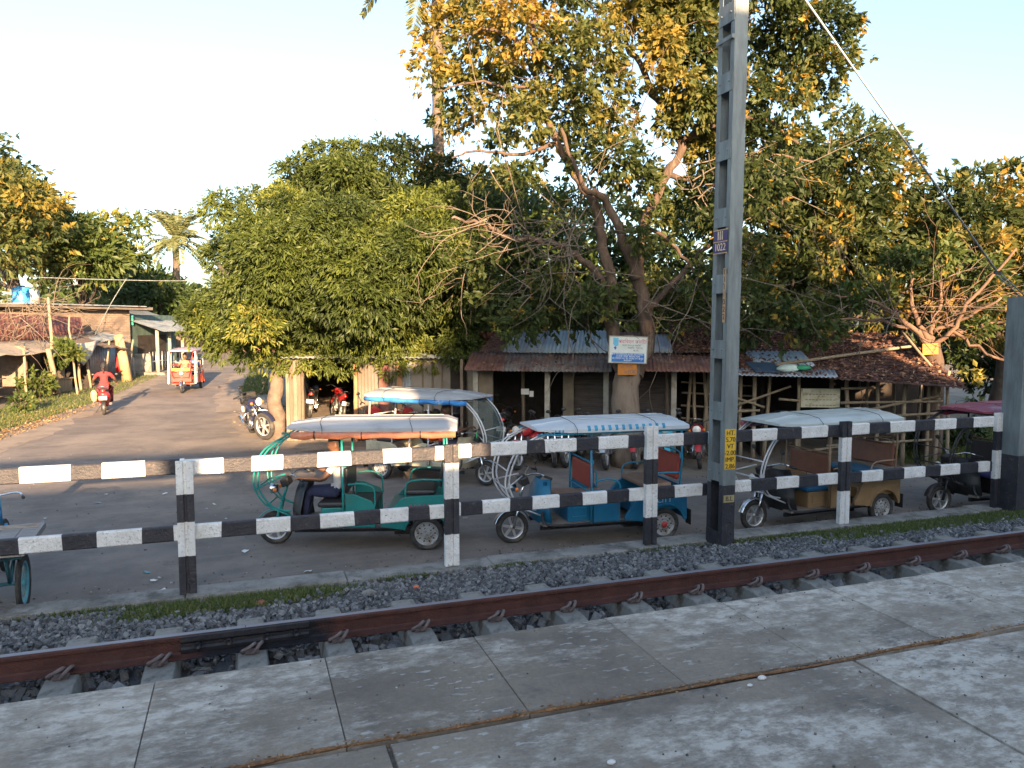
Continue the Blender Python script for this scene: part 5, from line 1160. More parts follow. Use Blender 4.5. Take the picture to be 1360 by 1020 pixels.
def pole(a, b, r, m=None, parent=None, name='bamboo_post', nodes_=True):
    a, b = Vector(a), Vector(b); L_ = (b - a).length; n = max(3, int(L_ / .35)); pts = [a.lerp(b, i / n) + Vector((random.gauss(0, .008), random.gauss(0, .008), 0)) for i in range(n + 1)]
    mb = MB(); mb.tube(pts, [r * (1.06 - .12 * i / n) for i in range(n + 1)], 7)
    if nodes_:
        for p in pts[1:-1]: mb.tube([p - Vector((0, 0, .01)), p + Vector((0, 0, .01))], r * 1.13, 7)
    return mb.build(name, m or bamboo, parent)
# ---- row of shops, own frame
RO = Vector((4.95, 17.3, 0)); RU = Vector((.892, -.453, 0)); RN = Vector((.453, .892, 0))
def Q(s, t, z): return RO + RU * s + RN * t + Vector((0, 0, z))
def s_at(u, t=0.0):
    lo, hi = -6.0, 18.0
    for _ in range(40):
        m_ = (lo + hi) / 2; p = Q(m_, t, 0); cx = cs * p.x - sn * p.y; D = sn * p.x + cs * p.y
        if 680 + F * cx / D / (1) * math.cos(PIT) < u: lo = m_
        else: hi = m_
    return lo
def z_at(u, v, t): s = s_at(u, t); p = Q(s, t, 0); D = sn * p.x + cs * p.y; return P(u, v, D).z
def shop_tin():
    e = empty('tin_roofed_shop', Q(3, 1, 0), 0, 'low open-fronted shop shed with grey and rusty tin roof and dark bays', 'shed')
    e.location = (0, 0, 0)
    zE = z_at(760, 494, -.6); zM = z_at(760, 470, .35); zR = z_at(760, 441, 1.9); g = .03
    # lower strip of sheets
    def strip(u0, u1, m, t0, t1, z0, z1, dz=0, nm='roof_sheet', jag_=.004): corr(nm, Q(s_at(u0, t0), t0, z0 + dz), Q(s_at(u1, t0), t0, z0 + dz), Q(s_at(u1, t0) , t1, z1 + dz), Q(s_at(u0, t0), t1, z1 + dz), m, e, rows=3, jag_=jag_)
    strip(616, 668, tin_rust, -.62, .42, zE + .02, zM + .05); strip(664, 812, mat('tin_dull', (.10, .09, .085), (.16, .14, .13), 3, .8, c3=(.10, .045, .035), scale3=2.4, r3=(.48, .62)), -.66, .42, zE, zM + .02, .012); strip(818, 960, tin_rust, -.68, .45, zE - .0, zM, .03); strip(955, 1010, tin_rust, -.60, .45, zE - .02, zM, .01)
    # upper patched sheets
    strip(640, 672, tin_rust, .36, 1.95, zM - .03, zR - .03); strip(668, 724, tin_grey, .33, 1.9, zM + .03, zR + .03); strip(722, 812, tin_blue, .30, 1.95, zM + .01, zR + .02, .02); strip(808, 858, tin_rust, .34, 1.9, zM, zR); strip(855, 893, tin_grey, .36, 2.0, zM + .02, zR - .05, .02); 
    sA, sB = s_at(622), s_at(1000)
    corr('rear_roof', Q(sA - .1, 1.9, zR), Q(sB, 1.9, zR), Q(sB, 4.2, zE + .1), Q(sA - .1, 4.2, zE + .1), tin_rust, e, pitch=.12)
    tiles('tile_patch', Q(s_at(640, .9), .40, zM + .015), Q(s_at(668, .9), .40, zM + .015), Q(s_at(668, .9), 1.9, zR - .0), Q(s_at(660, 1.9), 1.9, zR), tile_m, e)
    for u in (632, 727, 805, 895):
        s = s_at(u); mb = MB(); mb.box(Q(s, 0, (zE + .12 + g) / 2), (.12, .12, zE + .12 - g), Matrix.Rotation(R(-27), 3, 'Z')); mb.build('concrete_post', post_c, e, bevel=.008)
    for u, t in ((695, .9), (886, .45)): pole(Q(s_at(u, t), t, 0), Q(s_at(u, t), t, zE + .2), .045, wood_old, e, 'wood_post')
    rot = Matrix.Rotation(math.atan2(RU.y, RU.x), 3, 'Z')
    def wall(u0, u1, t, z0, z1, m, nm='wall_panel', th=.08):
        a, b = s_at(u0, t), s_at(u1, t); mb = MB(); mb.box(Q((a + b) / 2, t, (z0 + z1) / 2), (b - a, th, z1 - z0), rot); return mb.build(nm, m, e)
    wall(622, 655, .25, 0, zE + .15, plaster); wall(752, 890, .9, 0, zE + .35, planks); wall(655, 760, 3.2, 0, zE + .3, inner_shade, 'back_wall'); wall(748, 762, .6, 0, zE + .2, plaster, 'pier'); wall(890, 1010, 3.0, 0, zE + .3, inner_shade, 'back_wall')
    wall(780, 812, .55, 0, .75, plaster, 'low_wall'); wall(846, 886, .6, 0, .68, planks, 'low_wall')
    for u in (624, 752, 890, 1000):
        s = s_at(u, 2); mb = MB(); mb.box(Q(s + .02, 2.0, zE / 2 + .1), (.07, 2.4, zE + .2), rot); mb.build('side_wall', inner_shade if u > 700 else mud, e)
    mb = MB(); mb.box(Q((sA + sB) / 2, -.02, zE + .10), (sB - sA, .07, .07), rot); mb.build('beam', wood_old, e)
    # papers pinned inside
    for u, v in ((700, 520), (706, 523), (695, 520)):
        s = s_at(u, .88); mb = MB(); mb.box(Q(s, .86, z_at(u, v, .88)), (.10, .012, .14), rot); mb.build('notice', litm[0], e)
    for z0 in (.9, 1.2, 1.5, 1.75):
        a, b = s_at(905, .7), s_at(1000, .7); pole(Q(a, .7, z0), Q(b, .75, z0 + random.uniform(-.1, .1)), .022, bamboo, e, 'bamboo_rail')
    for u, du in ((912, 6), (925, -3), (934, 8), (944, -8)): pole(Q(s_at(u, .6), .6, 0), Q(s_at(u + du, .6), .65, zE), .04, bamboo, e)
    return e, zE, zM, zR
shopA, zE, zM, zR = shop_tin()
flatleaves('fallen_leaves', [(Q(s_at(640, 0), -.55, zE + .01), Q(s_at(1000, 0), -.55, zE + .01), Q(s_at(1000, 0), .4, zM), Q(s_at(640, 0), .4, zM))], 500, 'dry fallen leaves scattered over the tin shop roof', [(0, (.10, .05, .03)), (.6, (.22, .12, .07)), (1, (.34, .22, .12))])
def shop_tiled():
    e = empty('tiled_bamboo_shed', (0, 0, 0), 0, 'long bamboo-post shed under a brown leaf-strewn tiled roof at the right', 'shed')
    rot = Matrix.Rotation(math.atan2(RU.y, RU.x), 3, 'Z')
    t0 = -.75; sL, sM, sR = s_at(893, 1.0), s_at(1085, t0), s_at(1284, t0)
    zl = z_at(990, 500, t0); zr = z_at(1284, 517, t0); tr = 2.4; zrl = z_at(930, 430, tr); zrr = z_at(1195, 446, tr); sRid = s_at(1196, tr)
    s990 = s_at(985, t0)
    quads = [(Q(sL, .3, zl + .45), Q(s990, .3, zl + .45), Q(s990, tr, zrl), Q(sL, tr, zrl)), (Q(s990 - .05, t0, zl), Q(sM, t0, zl - .03), Q(sM, tr, (zrl + zrr) / 2), Q(s990 - .05, tr, zrl)), (Q(sM - .02, t0, zl - .03), Q(sR, t0, zr), Q(sRid, tr, zrr), Q(sM - .02, tr, (zrl + zrr) / 2))]
    tiles('tile_roof', *quads[0], tile_d, e); tiles('tile_roof', *quads[1], tile_m, e); tiles('tile_roof', *quads[2], tile_m, e)
    tiles('hip_roof', Q(sR, t0, zr), Q(sR + .1, 4.2, zr), Q(sRid, tr + .05, zrr), Q(sRid, tr, zrr), tile_m, e)
    tiles('rear_roof', Q(sR, 5.0, zr), Q(sL, 5.0, zl), Q(sL, tr, zrl), Q(sRid, tr, zrr), tile_d, e)
    # tin patch, tarpaulin and sacks laid on the slope
    def onroof(u, v, lift=.05):
        lo, hi = t0, tr
        for _ in range(30):
            t = (lo + hi) / 2; k = (t - t0) / (tr - t0); zz = (zl * (1 - k) + zrl * k)
            if z_at(u, v, t) > zz: lo = t
            else: hi = t
        return Q(s_at(u, t), t, zz + lift)
    corr('tin_patch', onroof(1010, 492), onroof(1082, 489), onroof(1062, 469), onroof(986, 469), tin_blue, e, pitch=.095, amp=.016)
    corr('tin_eave', Q(s_at(975, t0), t0 - .06, zl + .03), Q(s_at(1112, t0), t0 - .06, zl + .0), Q(s_at(1112, t0), t0 + .25, zl + .15), Q(s_at(975, t0), t0 + .25, zl + .17), tin_grey, e)
    a, b, c, d = onroof(1003, 503, .09), onroof(1041, 501, .09), onroof(1028, 489, .10), onroof(990, 488, .10); mb = MB(); mb.loft([[a, b, b + Vector((0, 0, .02)), a + Vector((0, 0, .02))], [d, c, c + Vector((0, 0, .02)), d + Vector((0, 0, .02))]], smooth=False)
    tag(mb.build('tarpaulin', mat('tarp_navy', (.02, .045, .08), (.035, .07, .11), 6, .6, bump=.5, bscale=10)), 'navy tarpaulin scrap lying on the roof below the blue-grey tin patch', 'tarpaulin')
    for u, v, m_, sc, lb in ((1047, 497, mat('sack_pale', (.38, .46, .40), bump=.5), .26, 'pale sack lying on the roof edge next to a green one'), (1066, 496, mat('sack_green', (.02, .20, .09), bump=.5), .17, 'green sack lying on the roof edge')):
        q = onroof(u, v, .12); mb = MB(); mb.sphere((0, 0, 0), sc, 9, sc=(1.1, .6, .38)); mb.v = [tuple(Vector(p) * random.uniform(.9, 1.08)) for p in mb.v]; tag(mb.build('sack', m_, loc=q), lb, 'sack')
    tag(pole(onroof(1030, 494, .16), Q(s_at(1215, 1.2), 1.2, z_at(1215, 459, 1.2)), .035, nodes_=False, name='long_pole'), 'long crooked bamboo pole lying across the brown tiled roof', 'pole')
    tag(pole(Q(s_at(1195, .9), .9, z_at(1195, 440, .9)), Q(s_at(1236, .2), .2, z_at(1236, 487, .2)), .03, nodes_=False, name='short_pole'), 'short bamboo pole lying down the slope near the orange sign', 'pole')
    # posts and rails
    for u, du, t in ((975, 4, 0), (985, -1, 0), (1002, 0, 0), (1016, 8, .3), (1060, 2, 0), (1063, -2, .5), (1126, 0, 0), (1167, 0, 0), (1202, 0, 0), (1234, 0, 0), (1246, 1, 0), (1262, -3, -.1), (1150, 3, 1.6), (1190, -3, 1.8), (1220, 4, 1.5), (1105, 0, .5)):
        s = s_at(u, t); s2 = s_at(u + du, t); pole(Q(s, t, 0), Q(s2, t, zl + .12), .042 * random.uniform(.8, 1.2), parent=e)
    def rail_(u0, v0, u1, v1, t=-.08, r=.028): pole(Q(s_at(u0, t), t, z_at(u0, v0, t)), Q(s_at(u1, t), t, z_at(u1, v1, t)), r, parent=e, name='bamboo_rail')
    for a in ((975, 540, 1050, 513), (970, 547, 1010, 545), (968, 525, 1016, 541), (1035, 530, 1060, 532), (1118, 535, 1253, 533), (1118, 516, 1160, 515), (1150, 545, 1252, 525), (1190, 552, 1262, 548), (1065, 600, 1160, 588), (1065, 580, 1150, 575), (1010, 560, 1060, 562), (1180, 575, 1260, 566), (1100, 592, 1240, 584)): rail_(*a)
    mb = MB(); a, b = s_at(1064, .05), s_at(1116, .05); z0, z1 = z_at(1090, 541, .05), z_at(1090, 516, .05); mb.box(Q((a + b) / 2, .05, (z0 + z1) / 2), (b - a, .03, z1 - z0), rot)
    bd = mb.build('painted_board', mat('board_cream', (.42, .38, .24), (.52, .50, .38), 5, .8, c3=(.25, .2, .12), scale3=6), e)
    for k in range(3):
        mb = MB()
        for i in range(9): mb.box(Q(a + .12 + (b - a - .24) * i / 8, .03, z1 - .13 - k * .12), (.05, .006, .014), rot)
        mb.build('faded_lettering', mat('ink_faded', (.12, .11, .10)), bd)
    mb = MB(); mb.box(Q((sL + sR + .8) / 2, 3.6, 1.0), (sR - sL + 1.0, .06, 2.0), rot); mb.build('back_wall', inner_shade, e)
    mb = MB(); mb.box(Q((s_at(1125) + s_at(1250)) / 2, 2.0, .4), (s_at(1250) - s_at(1125), .5, .06), rot); mb.build('bench', wood_old, e)
    flatleaves('fallen_leaves', quads, 5200, 'dry brown leaves lying thick on the tiled roof', [(0, (.07, .03, .022)), (.6, (.16, .075, .05)), (.9, (.26, .15, .09)), (1, (.36, .24, .15))], .095, top=.085)
    return e
shopB = shop_tiled()
# ---- shed under the mango tree
def CU(u, D, z): return C((u - 680) / F * D, D, z)
def shed_mango():
    e = empty('corrugated_garage', (0, 0, 0), 0, 'corrugated and plank garage under the mango tree with one dark open bay', 'shed'); D0 = 19.6; g = .1
    rz = -YAW; rot = Matrix.Rotation(rz, 3, 'Z')
    def wv(u0, u1, z0, z1, m, D=D0, nm='wall_panel', th=.05):
        a, b = CU(u0, D, 0), CU(u1, D, 0); mb = MB(); mb.box(((a.x + b.x) / 2, (a.y + b.y) / 2, (z0 + z1) / 2), ((b - a).length, th, z1 - z0), rot); return mb.build(nm, m, e)
    def cv(u0, u1, z0, z1, m, D=D0): corr('corrugated_panel', CU(u0, D, z0), CU(u1, D, z0), CU(u1, D, z1), CU(u0, D, z1), m, e, pitch=.085)
    tinw = mat('tin_wall', (.10, .09, .072), (.17, .15, .125), 2, .7, metal=.1, c3=(.14, .10, .07), scale3=3, r3=(.5, .7), stretch=(1, 1, .4))
    H = 2.25
    for k in range(4): wv(379 + k * 5, 384 + k * 5 - .3, 0, H - .05 * (k % 2), wood_old if k % 2 else plaster, D0 - .1 - .01 * k, 'plank')
    pole(CU(400, D0, 0), CU(400, D0, H), .06, wood_old, e, 'wood_post'); pole(CU(472, D0 - .05, 0), CU(471, D0 - .05, H), .055, mat('wood_orange', (.30, .14, .07), (.38, .2, .1), 5, .8), e, 'wood_post')
    cv(475, 502, 0, H, tinw); wv(503, 517, 0, H, tin_maroon); cv(517, 527, 0, H, tinw); wv(527, 534, 0, H, mat('wood_orange', (.3, .14, .07)), D0 - .04, 'wood_post')
    cv(534, 546, 0, H, tin_grey); wv(546, 598, 0, H, mat('panel_grey', (.16, .14, .12), (.24, .21, .18), 2, .85)); 
    for u in (560, 573, 586): wv(u, u + 2, 0, H, wood_old, D0 - .05, 'batten')
    wv(598, 612, 0, H, inner_shade); wv(612, 622, 0, H, plaster, D0 - .3, 'pier')  # first panel is painted near-black for the shade of a gap
    wv(402, 598, 0, H, inner_shade, D0 + 9, 'back_wall'); 
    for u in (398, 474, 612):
        a, b = CU(u, D0, 0), CU(u + (12 if u < 600 else -2), D0 + 9, 0); c = (a + b) / 2; d = b - a; mb = MB(); mb.box((c.x, c.y, H / 2), (d.length, .05, H), Matrix.Rotation(math.atan2(d.y, d.x), 3, 'Z')); mb.build('side_wall', inner_shade, e)
    corr('roof_sheet', CU(372, D0 - .5, H + .02), CU(640, D0 - .5, H + .02), CU(630, D0 + 9.4, H + .9), CU(380, D0 + 9.4, H + .9), tin_grey, e, pitch=.12)
    mb = MB(); mb.box(tuple(CU(435, D0 + 2.1, .12)), (1.45, 4.0, .06), rot); mb.build('earth_floor', M['dirt'], e)
    return e
shed_mango()
# ---- left-hand buildings along the far road, in a frame running away from the camera
def K(c, D, z): return C(c, D, z)
def left_side():
    g = .45
    fx = lambda D: -17.7 + 0 * D
    # 1. low open shack with bamboo posts and ragged sacking roof
    e = empty('bamboo_shack', (0, 0, 0), 0, 'low dark roadside shack with crooked bamboo posts and ragged sacking eave at the left', 'shed')
    ragged = mat('sacking', (.22, .19, .15), (.36, .31, .25), 3, .9, bump=.6, c3=(.12, .09, .07), scale3=3)
    pts = []
    def cloth(name, a, b, c, d, m, sag=.12, n=14, par=e):
        a, b, c, d = map(Vector, (a, b, c, d)); v = []
        for j in range(5):
            for i in range(n + 1):
                s, t = i / n, j / 4; q = a.lerp(b, s).lerp(d.lerp(c, s), t); q.z += -sag * abs(math.sin(s * 9.2)) * (1 - t) + random.gauss(0, .015); v.append(q)
        f = [(j * (n + 1) + i, j * (n + 1) + i + 1, (j + 1) * (n + 1) + i + 1, (j + 1) * (n + 1) + i) for j in range(4) for i in range(n)]
        mb = MB(); mb.add(v, f, 0, True); o = mb.build(name, m, par); md = o.modifiers.new('s', 'SOLIDIFY'); md.thickness = .012; return o
    cloth('eave_sacking', K(-17.5, 24, 2.05), K(-17.5, 31.2, 2.15), K(-19.0, 31.2, 2.5), K(-19.0, 24, 2.45), ragged)
    cloth('sail_sacking', K(-17.3, 29.4, 2.3), K(-17.3, 32.2, 2.45), K(-17.25, 31.5, 1.85), K(-17.25, 30.9, 1.45), mat('sack_grey', (.34, .32, .30), (.46, .44, .40), 3, .9), .02, 8)
    cloth('rear_roof', K(-17.4, 31.2, 2.3), K(-17.4, 35.0, 2.0), K(-19.0, 35.0, 2.7), K(-19.0, 31.2, 2.6), mat('thatch', (.13, .09, .06), (.2, .14, .1), 6, .95, bump=.8), .05)
    for D, dc, dl, r in ((25.6, 0, .3, .05), (29.4, .15, -.5, .10), (31.0, .1, -.1, .055), (31.9, .05, -.35, .06), (27.6, 0, .1, .045)):
        pole(K(-17.55 + dc, D, g - .2), K(-17.6 + dc, D + dl, 2.2), r, parent=e)
    mb = MB()
    for (c, D0, D1) in ((-20.0, 23, 34.3),):
        a, b = K(c, D0, 1.5), K(c, D1, 1.5); d = b - a; q = (a + b) / 2; mb.box((q.x, q.y, 1.5), (d.length, .08, 2.4), Matrix.Rotation(math.atan2(d.y, d.x), 3, 'Z'))
    mb.build('back_wall', mud, e)
    for D in (25, 28.3, 32.5):
        a, b = K(-17.9, D, 0), K(-20.1, D, 0); d = b - a; q = (a + b) / 2; mb = MB(); mb.box((q.x, q.y, 1.3), (d.length, .07, 2.0), Matrix.Rotation(math.atan2(d.y, d.x), 3, 'Z')); mb.build('partition', inner_shade if D != 28.3 else mud, e)
    for (D, z, l, w_) in ((26.3, .9, .9, .5), (30.6, .75, 1.1, .6), (30.6, 1.15, .8, .1)):
        q = K(-18.1, D, z + .2); mb = MB(); mb.box(tuple(q), (w_, l, .05), Matrix.Rotation(-YAW, 3, 'Z')); mb.box((q.x, q.y, (z + g) / 2), (w_ * .8, l * .9, z - g + .3), Matrix.Rotation(-YAW, 3, 'Z')); mb.build('counter', bamboo, e)
    for k in range(6): pole(K(-17.4, 23.6 + k * .45, .45 + .03 * k), K(-17.5, 23.8 + k * .42, 1.35), .02, parent=e, name='slat')
    for z in (.6, .9, 1.2): pole(K(-17.35, 23.2, z), K(-17.45, 26.4, z + .05), .018, parent=e, name='slat')
    # rust-red sheet wall above it
    w_ = empty('rusty_sheet_wall', (0, 0, 0), 0, 'dark maroon rusty sheet wall rising above the shack roof', 'wall')
    corr('sheet', K(-19.0, 23, 2.3), K(-19.0, 34.3, 2.2), K(-19.2, 34.3, 3.42), K(-19.2, 23, 3.62), tin_maroon, w_, pitch=.25, amp=.01)
    # brick building with flat slab
    _a = Vector((2.5, 7)).normalized(); _c = Vector((-18.85, 38.0)) - _a * 7.5 + Vector((-_a.y, _a.x)) * 1.0
    b_ = empty('brick_house', K(_c.x, _c.y, 0), math.atan2(_a.y * cs - _a.x * sn, _a.y * sn + _a.x * cs), 'old brick house with a thin flat roof slab and patchy sunlit wall', 'house')
    mb = MB(); mb.box((0, 0, 1.9), (15, 2.0, 3.8)); wl = mb.build('wall', brick, b_)
    mb = MB(); mb.box((.3, -.15, 3.88), (16.2, 2.9, .14)); mb.build('roof_slab', mat('slab_edge', (.10, .085, .07), (.16, .14, .12), 3, .9), b_, bevel=.01)
    mb = MB(); mb.box((4.6, -.8, 3.98), (6.5, 1.9, .05)); mb.build('roof_edge_sheet', tin_grey, b_)
    # green-fronted shop with veranda
    s_ = empty('green_fronted_shop', (0, 0, 0), 0, 'dark shop with green shutter board and sloping tin veranda beyond the brick house', 'shop')
    rot = Matrix.Rotation(-YAW, 3, 'Z')
    def bx(c, D, z, d, m, nm): mb = MB(); mb.box(tuple(K(c, D, z)), d, rot); return mb.build(nm, m, s_)
    dgr = mat('wall_darkgreen', (.05, .09, .08), (.10, .15, .13), 3, .8)
    bx(-20.3, 41, 1.9, (2.6, 5.0, 3.4), dgr, 'wall'); bx(-19.15, 38.46, 3.32, (.5, .06, .5), mat('shutter_green', (.02, .30, .18)), 'green_board'); bx(-19.0, 40.6, 1.6, (.05, 3.2, 1.9), inner_shade, 'shade_panel')  # thin near-black sheet on the wall paints the shade of the shop opening
    bx(-18.5, 41, .55, (2.2, 5.2, .3), M['concrete_kerb'], 'plinth')
    corr('veranda_roof', K(-17.3, 38.2, 2.75), K(-17.3, 43.6, 2.75), K(-20.6, 43.6, 3.85), K(-20.6, 38.2, 3.85), tin_far, s_, pitch=.2, amp=.02)
    for c, D in ((-17.85, 38.7), (-17.9, 40.2), (-18.0, 42.0)): mb = MB(); mb.tube([K(c, D, .4), K(c, D, 2.9)], .085, 8); mb.build('post', post_c, s_)
    for k in range(7): pole(K(-18.5, 39.2 + k * .35, .7), K(-18.5, 39.2 + k * .35, 1.7), .025, M['alloy'], s_, 'grille_bar', False)
    pole(K(-18.5, 39.0, 1.2), K(-18.5, 41.5, 1.2), .03, M['alloy'], s_, 'grille_bar', False)
    # low tin porch in front of the brick house end
    p_ = empty('tin_porch', (0, 0, 0), 0, 'small blue-grey tin porch roof between the shack and the green shop', 'shed')
    corr('roof_sheet', K(-17.9, 33.6, 2.35), K(-17.9, 36.0, 2.5), K(-19.5, 36.0, 2.8), K(-19.5, 33.6, 2.7), tin_far, p_, pitch=.2, amp=.02)
    corr('side_sheet', K(-18.6, 33.6, .6), K(-18.6, 36.0, .6), K(-18.6, 36.0, 2.3), K(-18.6, 33.6, 2.3), tin_grey, p_, pitch=.2, amp=.02)
    for D in (33.8, 35.9): pole(K(-18.0, D, .4), K(-17.7, D, 2.4), .045, parent=p_)
    # thick leaning post, stumps, drum, sapling stake
    lp = MB(); a = G(170, 506); top = P(157, 446, 34.6); lp.tube([a - Vector((0, 0, .2)), a.lerp(top, .5), top], [.24, .21, .19], 9)
    tag(lp.build('leaning_post', mat('post_ochre', (.38, .24, .12), (.50, .34, .18), 3, .85, bump=.3)), 'thick ochre post leaning left in front of the tin porch', 'post')
    for (u, v, w2, h, lb) in ((189, 497, .95, 1.1, 'wide grey concrete block standing on the verge by the green shop'), (200, 493, .5, .9, 'narrow grey concrete stump right of the wide block'), (172, 500, .5, 1.0, 'grey block just right of the leaning post')):
        q = G(u, v); mb = MB(); mb.box((0, 0, h / 2 - .1), (w2, .5, h + .1), taper=.93); tag(mb.build('concrete_block', M['concrete_kerb'], loc=q, bevel=.04), lb, 'block')
    q = P(28, 411, 31); dr = empty('water_drum', (q.x, q.y, q.z), 0, 'bright blue plastic water drum standing on the brick house roof', 'drum'); zt = 3.955
    dr.location = (P(30, 411, 35.6).x, P(30, 411, 35.6).y, zt); mb = MB(); mb.lathe([(0, 0), (.36, 0), (.38, .05), (.38, .25), (.395, .28), (.38, .31), (.38, .60), (.395, .63), (.38, .66), (.36, .82), (.20, .88), (0, .88)], (0, 0, 0), 'z', 20); mb.build('barrel', mat('drum_blue', (.03, .22, .55), (.05, .30, .65), 3, .45), dr)
    mb = MB(); mb.lathe([(0, .93), (.12, .93), (.14, .90), (.14, .87)], (0, 0, 0), 'z', 14); mb.build('lid', M['black'], dr)
    q = P(43, 411, 35.9); mb = MB(); mb.lathe([(0, 0), (.33, 0), (.34, .7), (.30, .76), (0, .78)], (0, 0, 0), 'z', 16); tag(mb.build('rooftop_mass', mat('tank_pale', (.38, .40, .42)), loc=(q.x, q.y, zt)), 'pale barrel right beside the blue drum on the roof', 'drum')
    for k, (u0, u1, vt, r) in enumerate(((73, 64, 395, .075), (103, 92, 420, .045))):
        b0 = G(u0, 525); tp = P(u1, vt, 29.2); mb = MB(); mb.tube(wob([b0 - Vector((0, 0, .2)), b0.lerp(tp, .4), tp], .02, 3), [r, r, r * .9, r * .85, r * .8, r * .75, r * .6], 8); tag(mb.build('tall_stake', bamboo), ['tall pale trunk-like stake rising in front of the maroon sheet wall', 'thinner crooked stake under the grey sacking'][k], 'stake')
    # red cloth by the shack, far brick wall, water tap
    q = G(159, 506); mb = MB(); mb.loft([[(-.12, -.04, .5), (.12, -.04, .5), (.12, .04, .5), (-.12, .04, .5)], [(-.16, -.05, 1.0), (.14, -.05, 1.0), (.14, .05, 1.0), (-.16, .05, 1.0)], [(-.05, -.03, 1.5), (.07, -.03, 1.5), (.07, .03, 1.5), (-.05, .03, 1.5)]], smooth=True); tag(mb.build('red_cloth', redsh, loc=(q.x, q.y, q.z - .1)), 'red cloth hanging behind the scooter rider near the leaning post', 'cloth')
    a, b = C(-29, 66, 0), C(-19, 62, 0); d = b - a; c = (a + b) / 2; mb = MB(); mb.box((0, 0, 1.6), (d.length, .25, 3.4)); o = mb.build('boundary_wall', mat('far_brick', (.36, .17, .10), (.44, .22, .14), 1.5, .9), loc=(c.x, c.y, .3)); o.rotation_euler.z = math.atan2(d.y, d.x); tag(o, 'far reddish wall where the road bends out of sight', 'wall')
left_side()
# grass and leaf litter along the left verge and under the trees
def vergepts(poly, n, h=0):
    us = [p[0] for p in poly]; vs = [p[1] for p in poly]; out = []
    while len(out) < n:
        u, v = random.uniform(min(us), max(us)), random.uniform(min(vs), max(vs))
        if in_poly(u, v, poly): out.append(tuple(G(u, v)))
    return np.array(out)
grass('verge_grass', vergepts([(-60, 560), (0, 545), (60, 525), (130, 515), (180, 498), (228, 484), (232, 490), (190, 509), (130, 534), (60, 556), (-60, 590)], 9000), .10, 'strip of green grass along the left edge of the road', .012)
grass('far_grass', np.concatenate([vergepts([(330, 498), (356, 496), (356, 524), (318, 528)], 3000), vergepts([(328, 483), (365, 480), (365, 490), (330, 491)], 1200)]), .12, 'grass beside the mango trunk where the side road turns off', .014)
grass('yard_weeds', vergepts([(1190, 600), (1280, 560), (1420, 540), (1420, 612), (1200, 618)], 8000), .20, 'weeds growing in front of the tiled shed at the right', .014)
p_ = np.concatenate([vergepts([(-60, 575), (60, 545), (140, 535), (100, 552), (0, 585), (-60, 610)], 1900), vergepts([(330, 500), (360, 520), (420, 590), (330, 578), (300, 555)], 260), vergepts([(620, 600), (960, 600), (960, 612), (640, 616)], 160)])
ax = unit(RNG.normal(size=p_.shape) * np.array([1, 1, .3])); v, f, t = leaf_arrays(p_ + np.array([0, 0, .02]), ax, RNG.uniform(.05, .12, len(p_)), .022, RNG.random(len(p_)), .5)
tag(npmesh('leaf_litter', v, f, leafmat('litter_leaves', [(0, (.10, .06, .03)), (.6, (.20, .13, .065)), (1, (.32, .24, .13))], .15), t), 'dry leaves scattered along the road edges', 'leaves', kind='stuff')
# ============================================================ TREES
bark = mat('bark_brown', (.055, .036, .026), (.115, .074, .05), 3, .9, bump=.9, bscale=16, c3=(.16, .12, .085), scale3=2, stretch=(2, 2, .6))
bark_dark = mat('bark_dark', (.045, .035, .03), (.09, .07, .055), 4, .95, bump=.8, bscale=16)
vine = mat('vine_tan', (.095, .072, .052), (.17, .13, .092), 5, .85)
G_mango = leafmat('leaf_mango', [(0, (.022, .036, .010)), (.35, (.044, .064, .014)), (.60, (.086, .112, .022)), (.80, (.16, .185, .032)), (1, (.28, .22, .055))], .25)
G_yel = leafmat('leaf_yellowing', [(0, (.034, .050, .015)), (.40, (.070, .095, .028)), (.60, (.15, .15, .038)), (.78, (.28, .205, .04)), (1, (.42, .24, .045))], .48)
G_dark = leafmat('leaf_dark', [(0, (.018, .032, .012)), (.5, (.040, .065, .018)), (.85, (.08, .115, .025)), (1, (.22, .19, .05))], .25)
G_left = leafmat('leaf_left', [(0, (.028, .045, .010)), (.45, (.062, .092, .022)), (.75, (.12, .14, .032)), (1, (.42, .30, .06))], .32)
def limb(name, pts, r0, r1, m, parent, amp=.03, seg=4, n=9):
    p = wob(pts, amp, seg); k = len(p); mb = MB(); mb.tube(p, [r0 + (r1 - r0) * (i / (k - 1)) ** .8 + random.uniform(-.04, .04) * r0 for i in range(k)], n); return mb.build(name, m, parent)
def tree(name, at, label, group=None, cat='tree'):
    return empty(name, at, 0, label, cat, group)
def w2(parent, p): return Vector(p) - parent.location
def lp(parent, pts): return [w2(parent, p) for p in pts]
def crownp(parent, clumps, *a, **k): return crown('crown', [(w2(parent, c), r) for c, r in clumps], *a[:1], parent, *a[1:], **k)
